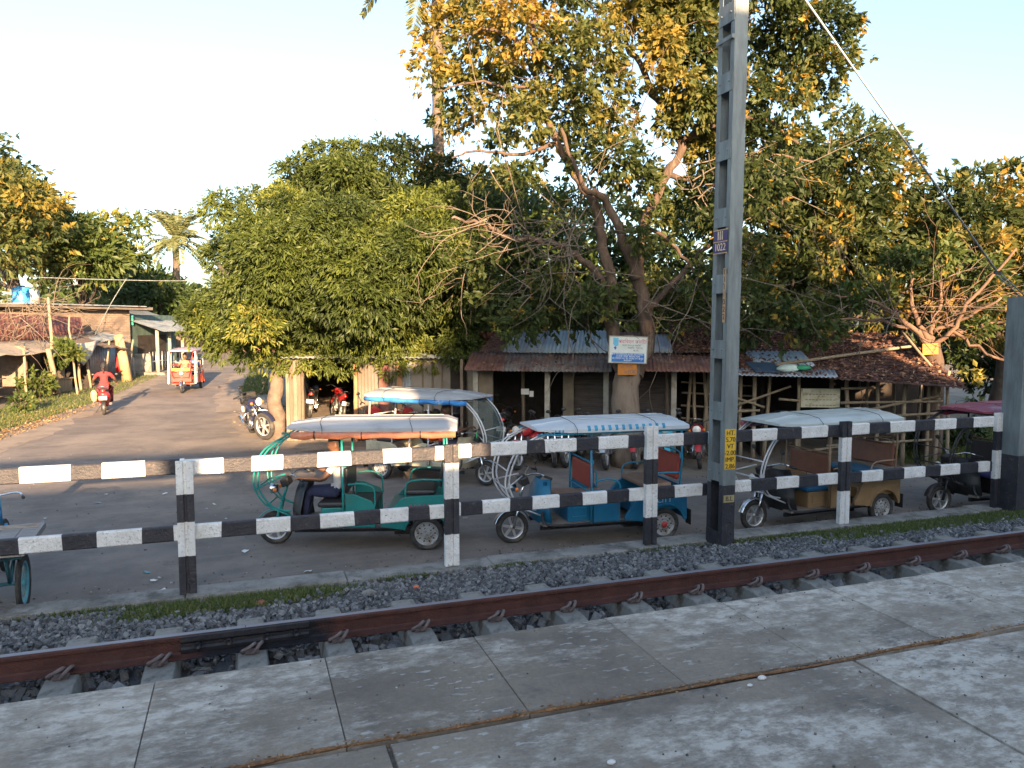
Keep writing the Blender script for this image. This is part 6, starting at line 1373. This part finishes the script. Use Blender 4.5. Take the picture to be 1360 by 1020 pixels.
# ---- mango
b0 = G(368, 582); mg = tree('mango_tree', b0, 'broad dense dark green mango tree with a low dome crown over the garage')
D = 19.6
limb('trunk', lp(mg, [b0 - Vector((0, 0, .1)), P(368, 560, D), P(366, 530, D), P(367, 500, D + .1), P(372, 470, D + .8), P(385, 440, D + 1.5)]), .25, .13, mat('bark_mango', (.09, .068, .052), (.17, .13, .10), 4, .95, bump=.9, bscale=14), mg)
for e_ in ([(385, 450), (330, 400), (290, 350)], [(385, 450), (420, 380), (440, 290)], [(385, 450), (480, 400), (560, 320)], [(370, 490), (440, 450), (540, 430)]):
    limb('limb', lp(mg, [P(u, v, D + .3 + i * .5) for i, (u, v) in enumerate(e_)]), .17, .05, bark_dark, mg)
poly = [(236, 445), (240, 405), (252, 365), (262, 325), (268, 290), (288, 258), (322, 265), (340, 262), (372, 238), (405, 222), (425, 195), (470, 198), (520, 204), (560, 225), (610, 235), (650, 285), (665, 350), (668, 440), (650, 478), (600, 486), (560, 470), (500, 490), (430, 482), (385, 492), (335, 478), (290, 470), (250, 455)]
cl = fill(poly, D + 1.0, 7.0, 130, .66)
cl += [(P(u, v, D), r) for u, v, r in ((285, 285, .4), (292, 272, .35), (432, 210, .5), (470, 212, .5), (515, 214, .6), (395, 232, .5), (340, 275, .5), (262, 420, .45), (300, 462, .5), (330, 474, .4), (360, 476, .45), (378, 470, .5), (400, 480, .45), (425, 478, .45), (450, 478, .5), (520, 484, .45), (570, 474, .45), (620, 470, .5), (275, 440, .5))]
cl += [(P(u, v, D + 1.2), .75) for u, v in ((585, 290), (610, 340), (600, 400), (625, 420), (560, 360), (605, 450), (570, 440), (560, 300), (590, 250))]
cl += fill([(270, 410), (300, 330), (350, 300), (450, 250), (600, 270), (640, 400), (600, 470), (300, 468)], D - 2.0, 2.0, 40, .7)
crownp(mg, cl, G_mango, 58000, k=7, L=.15, W=.021, droop=.6, tbase=.42, tvar=.15, shell=(.7, 1.08), rough=.2)
# ---- big yellowing tree with the signboards
D = 16.6; b1 = G(832, 612); bt = tree('banyan_tree', Vector((b1.x, b1.y, b1.z)), 'tall spreading tree with yellowing leaves and bare curling branches, its trunk carrying a signboard')
T = lambda pts, dd=(0, 0): lp(bt, [P(u, v, D + dd[0] + (dd[1] - dd[0]) * i / (len(pts) - 1)) for i, (u, v) in enumerate(pts)])
limb('trunk', T([(832, 618), (832, 560), (831, 510), (836, 475), (836, 448)]), .33, .24, mat('bark_pale', (.16, .115, .08), (.26, .20, .145), 3, .95, bump=.9, bscale=12, stretch=(2, 2, .5), c3=(.15, .10, .07), scale3=3), bt, amp=.02, n=14)
L_ = [([(829, 500), (815, 455), (812, 420), (813, 380), (800, 325), (792, 275), (762, 232), (738, 185), (716, 120), (708, 50), (700, -30)], (0, -.5), .24, .05),
      ([(843, 500), (858, 455), (858, 415), (848, 362), (856, 300), (884, 232), (904, 188), (872, 132), (850, 88), (820, 45), (780, 28)], (0, .3), .26, .045),
      ([(846, 370), (828, 318), (800, 262), (775, 250), (745, 170)], (0, -1.2), .20, .04), ([(812, 380), (772, 345), (735, 322), (690, 318), (640, 298), (600, 290)], (0, -1.4), .13, .03),
      ([(904, 188), (950, 168), (1010, 158), (1060, 190)], (.2, -.8), .12, .03), ([(858, 410), (905, 365), (945, 320), (1000, 275)], (0, -.6), .11, .03),
      ([(738, 190), (690, 205), (640, 200), (600, 210)], (-.4, -1.2), .07, .02), ([(856, 300), (900, 330), (930, 380), (960, 440)], (0, -1), .07, .02), ([(884, 232), (940, 235), (1010, 205), (1080, 215)], (.3, 1), .1, .03),
      ([(880, 140), (930, 90), (990, 45), (1060, 40)], (.2, .8), .11, .03), ([(868, 128), (900, 60), (910, 0), (900, -60)], (.2, .6), .1, .03), ([(708, 60), (650, 40), (610, 50)], (-.5, -1), .06, .02), ([(716, 120), (640, 110), (580, 120)], (-.5, -.6), .05, .02)]
for pts, dd, r0, r1 in L_: limb('limb', T(pts, dd), r0 * .72, r1 * .8, bark, bt, amp=.025, seg=5)
def twigs(parent, starts, n, ln, r, dirs, m, name='twigs', curl=.5, nstep=9, down=0.0):
    mb = MB()
    for _ in range(n):
        _i = random.randrange(len(starts) - 1); p = Vector(starts[_i]).lerp(Vector(starts[_i + 1]), random.random()) + Vector([random.gauss(0, .12) for _ in range(3)]); d = Vector(random.choice(dirs)) + Vector([random.gauss(0, .6) for _ in range(3)]); d.normalize()
        ax = Vector([random.gauss(0, 1) for _ in range(3)]).normalized(); c = random.gauss(0, curl) * .75; pts = [p.copy()]; l = ln * random.uniform(.5, 1.3) / nstep
        for i in range(nstep):
            d = Quaternion(ax, c + random.gauss(0, .14)) @ d; d.z -= down; d.normalize(); p = p + d * l; pts.append(p.copy())
            if i in (3, 5, 7) and random.random() < .7:
                q = p.copy(); e = (Quaternion(Vector((random.gauss(0, 1), random.gauss(0, 1), random.gauss(0, 1))).normalized(), random.choice((-1, 1)) * random.uniform(.5, 1)) @ d); bp = [q.copy()]
                for _k in range(4): e = (e + Vector([random.gauss(0, .22) for _ in range(3)])).normalized(); q = q + e * l * .8; bp.append(q.copy())
                mb.tube(bp, [r * .55, r * .5, r * .4, r * .3, r * .2], 5, cap=False)
        mb.tube(pts, [r * (1 - .7 * i / nstep) for i in range(nstep + 1)], 5, cap=False)
    return mb.build(name, m, parent)
lft = -Vector((cs, -sn, 0)); rgt = -lft
st = T([(812, 400), (790, 350), (760, 338), (735, 322), (700, 315), (800, 300), (770, 250)], (0, -1.2))
twigs(bt, st, 28, 2.9, .015, [lft + Vector((0, 0, .2)), lft + Vector((0, 0, -.25)), lft * .6 + Vector((0, 0, -.5)), lft + Vector((-.3, -.8, 0))], vine, curl=.62, down=.05)
twigs(bt, T([(690, 318), (640, 298), (720, 400), (660, 260)], (-.9, -1.4)), 18, 2.0, .013, [lft, lft + Vector((0, 0, -.6)), Vector((0, 0, 1)) + lft], vine, curl=.6)
twigs(bt, T([(860, 400), (905, 365), (945, 330), (920, 250), (960, 180), (1000, 275)], (-.3, -.8)), 26, 2.6, .015, [rgt + Vector((0, 0, .1)), rgt + Vector((0, 0, -.5)), Vector((0, 0, -1)) + rgt * .3], vine, curl=.4)
twigs(bt, T([(715, 110), (850, 90), (790, 260), (900, 60), (640, 110), (1000, 100)], (-.6, .4)), 36, 1.7, .014, [Vector((0, 0, 1)), lft, rgt, Vector((0, -1, .3))], bark, curl=.3)
cc = [(600, 55, 45), (632, 25, 45), (600, 110, 26), (572, 95, 24), (650, 75, 48), (690, 40, 50), (735, 20, 50), (700, 100, 52), (655, 135, 42), (610, 165, 26), (588, 150, 20), (750, 80, 52), (790, 70, 40), (800, 120, 45), (745, 140, 48), (780, 175, 42), (815, 160, 34), (700, 165, 30), (735, 195, 28), (820, 215, 34), (780, 225, 28), (845, 245, 30), (660, 190, 20), (690, 235, 24), (640, 235, 22), (830, 30, 34), (870, 12, 40), (915, 30, 42), (880, 60, 26), (925, 75, 32), (900, 115, 26), (930, 140, 34), (965, 175, 36), (940, 205, 30), (890, 165, 18), (1000, 70, 46), (1010, 20, 48), (1060, 40, 46), (1100, 40, 36), (1050, 95, 42), (1095, 95, 34), (1110, 65, 28), (1040, 135, 32), (1085, 130, 26), (985, 130, 34), (1010, 190, 38), (1060, 200, 36), (960, 245, 34), (1010, 250, 36), (910, 265, 24), (880, 300, 22), (870, 235, 18), (880, 390, 34), (910, 420, 30), (850, 320, 18), (790, 400, 30), (760, 425, 34), (720, 410, 28), (690, 430, 30), (650, 400, 22), (730, 375, 20), (640, 345, 20), (950, 300, 26), (990, 340, 34), (1000, 400, 36), (940, 380, 28), (1040, 430, 30), (1080, 445, 22), (990, 440, 24), (700, -30, 60), (800, -40, 60), (900, -50, 60), (1000, -50, 60), (620, -40, 45), (1080, -30, 40)]
def pxcl(lst, D, th): return [(P(u, v, D + random.uniform(-th, th)), r / F * D) for u, v, r in lst]
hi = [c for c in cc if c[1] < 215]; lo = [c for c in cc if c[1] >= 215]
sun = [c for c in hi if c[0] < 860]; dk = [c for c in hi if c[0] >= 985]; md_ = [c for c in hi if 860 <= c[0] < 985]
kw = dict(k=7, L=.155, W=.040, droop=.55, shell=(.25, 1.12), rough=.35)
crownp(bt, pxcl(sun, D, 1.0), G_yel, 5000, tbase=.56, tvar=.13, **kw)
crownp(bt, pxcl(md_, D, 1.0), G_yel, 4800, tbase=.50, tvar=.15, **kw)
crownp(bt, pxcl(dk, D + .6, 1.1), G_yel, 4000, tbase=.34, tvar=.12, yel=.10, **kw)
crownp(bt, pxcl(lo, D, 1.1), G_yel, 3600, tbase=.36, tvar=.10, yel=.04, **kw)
# ---- trees behind the shops
def masstree(name, poly, D, th, n, r, lab_, mat_, ns, trunk, L=.24, W=.05, tb=.45, yel=.05, tv=.16, k=6, grp='trees behind the sheds', extra=()):
    g = G(trunk[0], 431 + 3.1 * F / D); bt_ = C((trunk[0] - 680) / F * D, D, 0); bt_.z = gz(bt_.x, bt_.y)
    t = tree(name, bt_, lab_, grp); top = P(trunk[1], trunk[2], D)
    limb('trunk', lp(t, [bt_ - Vector((0, 0, .2)), bt_.lerp(top, .35) + Vector((.2, 0, 0)), bt_.lerp(top, .7), top]), .28, .08, bark_dark, t)
    cl = fill(poly, D, th, n, r) + [(P(u, v, D), rr) for u, v, rr in extra]
    for c, rr in random.sample(cl, min(6, len(cl))): limb('limb', lp(t, [bt_.lerp(top, .5), bt_.lerp(c, .8), c]), .10, .03, bark_dark, t, n=6)
    crownp(t, cl, mat_, ns, k=k, L=L, W=W, droop=.5, tbase=tb, tvar=tv, shell=(.45, 1.1), rough=.3, yel=yel); return t
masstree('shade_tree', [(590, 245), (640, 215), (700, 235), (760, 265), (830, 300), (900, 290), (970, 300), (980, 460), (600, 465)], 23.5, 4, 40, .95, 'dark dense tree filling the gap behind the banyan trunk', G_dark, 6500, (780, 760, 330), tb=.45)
masstree('shade_tree', [(930, 215), (985, 175), (1080, 185), (1125, 145), (1180, 165), (1212, 225), (1225, 330), (1215, 430), (1080, 455), (940, 450)], 22.5, 4.5, 46, .85, 'broad olive-green tree with yellow tufts between the mast and the slanting wire', G_yel, 8500, (1080, 1090, 260), tb=.38, yel=.10, extra=((1145, 185, .6), (1175, 195, .6), (1195, 235, .7), (1205, 280, .8), (1215, 330, .8), (1190, 380, .8), (1120, 165, .5)))
masstree('shade_tree', [(1195, 275), (1235, 250), (1275, 222), (1330, 214), (1440, 205), (1460, 500), (1300, 470), (1235, 430), (1200, 380)], 22.0, 4.5, 46, .85, 'sunlit yellow-green tree behind the bare pollard at the far right', G_yel, 7500, (1330, 1320, 280), tb=.42, yel=.14, extra=((1300, 240, .55), (1345, 232, .55), (1265, 252, .5), (1230, 285, .6), (1225, 330, .8), (1210, 390, .8), (1240, 360, .8)))
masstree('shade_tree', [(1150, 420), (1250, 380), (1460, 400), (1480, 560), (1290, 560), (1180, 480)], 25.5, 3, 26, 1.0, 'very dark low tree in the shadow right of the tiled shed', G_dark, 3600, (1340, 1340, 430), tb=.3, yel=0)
masstree('shade_tree', [(560, 232), (640, 190), (720, 200), (800, 250), (980, 230), (980, 330), (600, 330)], 30, 5, 24, 1.1, 'tree crown seen through the banyan branches farther back', G_left, 3800, (700, 700, 260), tb=.45, yel=.06)
# small bare sprig standing up between mango and banyan
b2 = CU(545, 21.5, 0.1); sp = tree('thin_tree', b2, 'thin half-bare tree poking out above the right shoulder of the mango')
limb('trunk', lp(sp, [b2, P(550, 380, 21.5), P(556, 260, 21.5), P(566, 200, 21)]), .1, .03, vine, sp)
twigs(sp, lp(sp, [P(552, 250, 21), P(556, 225, 21), (P(566, 200, 21))]), 16, 1.5, .015, [lft + Vector((0, 0, .4)), rgt + Vector((0, 0, .3)), Vector((0, 0, 1))], vine)
crownp(sp, pxcl([(535, 195, 14), (558, 205, 16), (545, 230, 18), (580, 225, 20), (520, 215, 9), (566, 250, 20)], 21.2, .4), G_yel, 420, k=5, L=.2, W=.04, tbase=.5, shell=(.2, 1.1))
# ---- pollard tree with orange sign at right
D = 17.4; b3 = C((1238 - 680) / F * D, D, .03); pt = tree('pollard_tree', b3, 'pollarded tree at the right with bare orange-lit branches above a small orange sign')
T3 = lambda pts, dd=(0, 0): lp(pt, [P(u, v, D + dd[0] + (dd[1] - dd[0]) * i / (len(pts) - 1)) for i, (u, v) in enumerate(pts)])
limb('trunk', [Vector((0, 0, -.1)), w2(pt, P(1240, 520, D)), w2(pt, P(1236, 455, D))], .24, .20, bark, pt)
for e_, dd, r0 in (([(1238, 458), (1265, 440), (1285, 405), (1320, 365), (1350, 330)], (0, -.8), .06), ([(1236, 455), (1238, 430), (1250, 400), (1245, 360)], (0, .3), .07), ([(1234, 455), (1222, 430), (1210, 395), (1214, 350)], (0, .4), .08), ([(1232, 455), (1200, 425), (1160, 400), (1110, 392)], (0, -.6), .07), ([(1262, 445), (1300, 432), (1335, 428)], (0, -.4), .06), ([(1240, 440), (1290, 420), (1330, 395)], (0, -.7), .05), ([(1262, 440), (1290, 455), (1320, 475), (1350, 480)], (0, -.6), .045), ([(1222, 440), (1150, 425), (1060, 430)], (0, -.9), .04)):
    limb('limb', T3(e_, dd), r0, .025, mat('bark_orange', (.10, .06, .04), (.18, .11, .07), 4, .9, bump=.6), pt, amp=.02, n=8)
twigs(pt, T3([(1238, 445), (1262, 440), (1240, 425), (1222, 430), (1285, 405)], (0, -.3)), 34, 1.9, .012, [Vector((0, 0, 1)), Vector((0, 0, .8)) + rgt, Vector((0, 0, .8)) + lft, rgt + Vector((0, 0, .2)), Vector((-.2, -.8, .6))], mat('bark_orange', (.10, .06, .04)), curl=.15)
twigs(pt, T3([(1200, 425), (1160, 402), (1120, 400)], (-.3, -.6)), 24, 2.2, .014, [lft + Vector((0, 0, .1)), lft + Vector((0, 0, -.3)), lft * .5 + Vector((0, 0, .7))], vine, curl=.15)
crownp(pt, pxcl([(1290, 500, 10), (1280, 470, 14), (1292, 530, 9), (1300, 440, 14), (1170, 395, 18), (1130, 400, 20), (1100, 430, 16), (1085, 410, 20), (1250, 340, 26), (1200, 350, 22), (1310, 360, 24)], D, .4), G_left, 900, k=5, L=.18, W=.045, tbase=.45, shell=(.2, 1.1))
# ---- left trees
masstree('roadside_tree', [(-90, 150), (-20, 165), (20, 200), (55, 228), (80, 262), (105, 300), (105, 385), (-90, 395)], 36, 8, 44, 1.3, 'tall tree with orange-yellow patches at the left picture edge', G_yel, 7500, (10, 20, 260), L=.30, W=.066, tb=.44, yel=.08, grp='trees on the left')
masstree('roadside_tree', [(70, 265), (100, 285), (130, 292), (165, 292), (186, 305), (175, 330), (190, 345), (165, 372), (135, 385), (60, 390), (60, 300)], 41, 7, 34, 1.2, 'fresh green tree with layered sprays left of the palm', G_left, 5200, (110, 110, 340), L=.36, W=.075, tb=.42, grp='trees on the left', extra=((178, 300, .7), (185, 346, .7), (150, 292, .6)))
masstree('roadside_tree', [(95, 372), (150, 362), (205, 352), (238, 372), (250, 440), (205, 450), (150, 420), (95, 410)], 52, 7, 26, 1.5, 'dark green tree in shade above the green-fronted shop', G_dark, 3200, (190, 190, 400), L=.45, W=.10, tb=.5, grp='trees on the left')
vn = tree('climbing_vine', C(-18.3, 29, .4), 'tangle of tan bare vines with few leaves hanging over the maroon sheet wall', cat='vine')
vs_ = lp(vn, [P(30, 405, 29.5), P(50, 400, 29.5), P(75, 405, 29.5), P(10, 420, 28.5), P(60, 440, 29)])
twigs(vn, vs_, 40, 2.4, .017, [rgt + Vector((0, 0, -.3)), Vector((0, 0, -1)), lft + Vector((0, 0, .2)), rgt + Vector((0, 0, .4)), Vector((0, 0, -1)) + rgt * .5], vine, name='stems', curl=.55, down=.04)
crown('leaves', [(w2(vn, c), r) for c, r in pxcl([(75, 480, 8), (85, 460, 6), (100, 470, 6), (20, 480, 8), (24, 505, 8)], 29.3, .5)], G_left, vn, 420, k=5, L=.26, W=.07, tbase=.5, shell=(.2, 1.1))
# shrubs
def shrub(u, v, r, lab_, D=None, h=1.0, n=160, mt=None, L=.22):
    q = G(u, v); t = empty('shrub', q, 0, lab_, 'shrub'); 
    mb = MB()
    for k in range(7): a = random.random() * 6.28; mb.tube([(0, 0, -.05), (math.cos(a) * r * .4, math.sin(a) * r * .4, r * .8 * h), (math.cos(a) * r * .8, math.sin(a) * r * .8, r * 1.3 * h)], [.02, .015, .008], 5)
    mb.build('stems', bark_dark, t); crown('leaves', [(Vector((0, 0, r * .8 * h)), r * .8), (Vector((r * .4, 0, r * .6)), r * .6), (Vector((-r * .4, .1, r * .6)), r * .6), (Vector((0, 0, r * 1.3 * h)), r * .5)], mt or G_left, t, n, k=6, L=L, W=.05, shell=(.2, 1.1), tbase=.45)
shrub(52, 530, .62, 'leafy green shrub on the verge in front of the bamboo shack')
shrub(28, 548, .35, 'small weed clump left of the leafy shrub on the verge', n=60)
shrub(1232, 606, .4, 'green bush behind the front wheel of the dark maroon-roofed rickshaw', n=130, mt=G_dark)
shrub(1285, 600, .45, 'green bush half hidden by the white end post of the fence', n=130, mt=G_dark)
# ---- palms
def palm(label, base, topz, r, nf, fl, lean=(0, 0), ang=(-.9, .9), dens=46, mt=None, seed=1, wl=.035, ll=.5):
    rnd = random.Random(seed); t = empty('palm_tree', base, 0, label, 'palm'); h = topz - base.z
    mb = MB(); pts = [Vector((lean[0] * (i / 14) ** 2, lean[1] * (i / 14) ** 2, h * i / 14)) for i in range(15)]; 
    pr = []; 
    for i in range(29): p = pts[0].lerp(pts[-1], i / 28); pr.append((p, r * (1.1 - .25 * i / 28) * (1.06 if i % 2 else .94)))
    mb.tube([p for p, _ in pr], [q for _, q in pr], 10); mb.build('trunk', mat('palm_bark', (.06, .046, .036), (.15, .115, .085), 7, .95, bump=1.0, bscale=10, stretch=(1, 1, 3)), t); top = pts[-1]
    for k in range(nf):
        a = 2 * math.pi * k / nf + rnd.uniform(-.2, .2); el = rnd.uniform(ang[0], ang[1]) if k % 3 else ang[1]; d = Vector((math.cos(a) * math.cos(el), math.sin(a) * math.cos(el), math.sin(el)))
        p = top.copy(); sp_ = [p.copy()]; L__ = fl * rnd.uniform(.85, 1.1)
        for i in range(10): d.z -= .035 + .018 * i * (1 if el > 0 else .5); d.normalize(); p = p + d * L__ / 10; sp_.append(p.copy())
        mb = MB(); mb.tube(sp_, [.03 * (1 - .85 * i / 10) * fl / 2.5 for i in range(11)], 5); fr = mb.build('frond', mat('frond_rib', (.14, .15, .05)), t)
        B = []; A = []
        for j in range(dens):
            tt = .12 + .88 * j / dens; i = min(9, int(tt * 10)); q = sp_[i].lerp(sp_[i + 1], tt * 10 - i); dd = (sp_[i + 1] - sp_[i]).normalized(); sd_ = dd.cross(Vector((0, 0, 1))).normalized()
            for s in (-1, 1): B.append(tuple(q)); A.append(tuple((dd * .55 + sd_ * s + Vector((0, 0, -.25 + rnd.uniform(-.15, .25)))).normalized()))
        B = np.array(B); A = np.array(A); ls = ll * fl / 2.5 * (1 - np.abs(np.linspace(-.6, 1, len(B))) ** 2 * .6); v, f, ti = leaf_arrays(B, A, ls, wl * fl / 2.5, np.clip(RNG.normal(size=len(B)) * .1 + .5, 0, 1)); npmesh('leaflets', v, f, mt, ti, fr)
    return t
G_palm = leafmat('leaf_palm', [(0, (.07, .09, .035)), (.5, (.15, .17, .07)), (1, (.26, .25, .12))], .3)
pb_ = C((238 - 680) / F * 52, 52, .9); palm('date palm with a round feathery crown standing far beyond the road', pb_, P(243, 318, 52).z, .24, 38, 2.7, ang=(-.5, 1.1), mt=G_palm, seed=3)
pb2 = C((584 - 680) / F * 27, 27, .25); palm('very tall palm trunk rising behind the banyan, its crown above the picture', pb2, P(582, -95, 27).z, .22, 22, 3.6, ang=(-1.1, 1.0), mt=G_palm, seed=5, dens=60)
# ---- far belt of trees
def belt():
    cl = []
    for i in range(150):
        a = random.uniform(-75, 80); D_ = random.uniform(62, 95) if a > -35 else random.uniform(60, 90); cl.append((C(a * D_ / 62, D_, random.uniform(1, 5.2)), random.uniform(1.8, 3.2)))
    o = crown('far_wood', cl, G_dark, None, 15000, k=5, L=.8, W=.2, droop=.3, tbase=.55, shell=(.5, 1.1)); tag(o, 'far belt of dark green woodland closing the view', 'wood', kind='stuff')
belt()
# ============================================================ SIGNS
def facing(u, v, D): 
    p = P(u, v, D); return p, math.atan2(-p.x, p.y) if False else math.atan2(p.y, p.x) - math.pi / 2
def board(name, u0, v0, u1, v1, D, label, m, thick=.02, roll=0):
    p = P((u0 + u1) / 2, (v0 + v1) / 2, D); w_ = (u1 - u0) / F * D; h_ = (v1 - v0) / F * D; e = empty(name, p, -YAW * .6, label, 'sign'); e.rotation_euler = (0, R(roll), -YAW * .6)
    mb = MB(); mb.box((0, 0, 0), (w_, thick, h_)); mb.build('panel', m, e, bevel=.004); return e, w_, h_
wb_ = mat('sign_cream', (.50, .52, .46), (.60, .62, .56), 4, .7); bb = mat('sign_blue', (.02, .12, .36), (.03, .16, .42), 6, .6); red_l = mat('letter_pinkred', (.45, .12, .14)); drk = mat('letter_dark', (.08, .08, .10)); lit = mat('letter_white', (.6, .62, .62)); cy = mat('emblem_cyan', (.12, .38, .52)); cob = mat('emblem_blue', (.04, .10, .34)); og = mat('sign_orange', (.40, .13, .015), (.48, .18, .02), 5, .7)
def frame_of(e, w_, h_, m, t=.02):
    mb = MB()
    for s in (-1, 1): mb.box((s * w_ / 2, 0, 0), (t, .035, h_ + t)); mb.box((0, 0, s * h_ / 2), (w_ - t, .034, t))
    mb.build('frame', m, e)
e, w_, h_ = board('shop_signboard', 808, 447, 860, 482, 16.15, 'white and blue framed signboard nailed to the banyan trunk above a small orange sign', wb_, roll=2)
frame_of(e, w_, h_, post_c)
mb = MB(); mb.box((.005, -.0115, -h_ * .30), (w_ * .86, .003, h_ * .34)); bl = mb.build('blue_band', bb, e)
rt = (R(90), 0, 0)
text('lettering', 'পরিবহন কমিটি', .105, red_l, e, (.09, -.012, h_ * .30), rt, ext=.001, sx=.95)
for k, (s_, sz, x_) in enumerate((('সেবা সংঘ ও সমিতি', .052, .07), ('অফিস : স্টেশন', .052, .15), ('রোড', .05, .17))): text('lettering', s_, sz, drk, e, (x_, -.012, h_ * (.16 - .095 * k)), rt, ext=.001)
for k, s_ in enumerate(('সকল যাতায়াতের জন্য যোগাযোগ', 'এখানে গাড়ি পাওয়া যায়', 'মোবাইল নং যোগাযোগ করুন', 'ধন্যবাদ')): text('lettering', s_, .055, lit, bl, (0, -.015, h_ * (-.175 - .08 * k)), rt, ext=.001)
mb = MB(); mb.prism([(-w_ * .40, h_ * .44), (-w_ * .26, h_ * .44), (-w_ * .26, h_ * .16), (-w_ * .33, h_ * .10), (-w_ * .40, h_ * .2)], -.0125, -.0105, 'xz'); em = mb.build('emblem', cy, e)
mb = MB(); mb.prism([(-w_ * .38, h_ * .08), (-w_ * .34, h_ * .12), (-w_ * .30, h_ * .06), (-w_ * .34, h_ * -.02)], -.0135, -.0105, 'xz'); mb.build('emblem_base', cob, em)
e, w_, h_ = board('small_orange_sign', 820, 483, 846, 498, 16.2, 'small orange sign with black lettering under the white and blue board', og, roll=0)
text('lettering', 'এখানে', .10, drk, e, (-.02, -.012, .06), rt, ext=.001); text('lettering', '২৪X', .12, drk, e, (.05, -.012, -.055), rt, ext=.001, sx=1.2)
e, w_, h_ = board('orange_tree_sign', 1224, 456, 1247, 471, 17.05, 'sunlit orange sign with dark writing hung on the pollard tree', og, roll=-3)
text('lettering', 'গাছ লাগান', .075, drk, e, (0, -.012, .055), rt, ext=.001); text('lettering', 'পরিবেশ বাঁচান', .06, drk, e, (0, -.012, -.02), rt, ext=.001, sx=.8); text('lettering', 'জীবন', .06, drk, e, (0, -.012, -.09), rt, ext=.001)
# ============================================================ what stands behind the camera and shades the foreground
st_ = empty('station_building', (0, -12, 0), 0, 'long station building across the platform, behind the viewer, whose shadow covers the yard', 'building')
wallm = mat('station_wall', (.36, .28, .18), (.42, .34, .23), 2, .85)
def blk(nm, x0, x1, y0, y1, z0, z1, m): mb = MB(); mb.box(((x0 + x1) / 2, (y0 + y1) / 2, (z0 + z1) / 2), (x1 - x0, y1 - y0, z1 - z0)); return mb.build(nm, m, st_)
blk('low_wing', -60, 1.55, -3, 2, 1.2, 4.8, wallm); blk('parapet_rail', -60.3, 1.4, 1.9, 2.3, 5.45, 5.68, M['concrete_kerb']); blk('low_roof', -60.3, 1.44, -3.3, 2.3, 4.803, 4.96, M['concrete_kerb'])
blk('tall_wing', 1.56, 60, -4, 2, 1.2, 6.2, wallm); blk('upper_storey', 1.56, 12.2, -4, 2, 6.203, 7.4, wallm); blk('upper_storey', 14.4, 60, -4, 2, 6.203, 7.4, wallm); blk('tall_roof', 1.45, 12.2, -4.3, 2.4, 7.403, 7.55, M['concrete_kerb']); blk('tall_roof', 14.4, 60.3, -4.3, 2.4, 7.403, 7.55, M['concrete_kerb'])  # gap in the upper storey is shaped to let sun onto the pollard
blk('rooftop_mass', 3.5, 6.3, -1, 2, 7.553, 10.5, wallm)  # unseen solid block added on the roof to shade the mast top
for x in range(-57, 1, 5): blk('parapet_post', x, x + .4, 1.95, 2.25, 4.96, 5.45, wallm)
for x in range(-56, 60, 4):
    if x in (0,): continue
    o = blk('window', x, x + 1.2, 1.99, 2.06, 1.9, 3.1, M['black'])
for i, (x, y, z, r, n) in enumerate(((5, -19, 8.8, 2.4, 420), (9.5, -18, 9.6, 2.5, 620), (21, -19, 9.2, 3.0, 520), (26, -20, 9.5, 3.2, 560))):
    t = empty('yard_tree', (x, y, 1.2), 0, ['tree', 'tall tree', 'tree', 'tree'][i] + ' standing behind the station, %s from the platform stairs' % ['first', 'second', 'third', 'fourth'][i], 'tree')
    limb('trunk', [(0, 0, 0), (.2, .1, 3), (0, 0, z - 1.2)], .3, .12, bark_dark, t)
    crown('crown', [(Vector((random.gauss(0, r * .45), random.gauss(0, r * .4), z - 1.2 + random.gauss(0, .6))), r * .55) for _ in range(9)], G_left, t, n * 2, k=6, L=.42, W=.12, shell=(.3, 1.1))
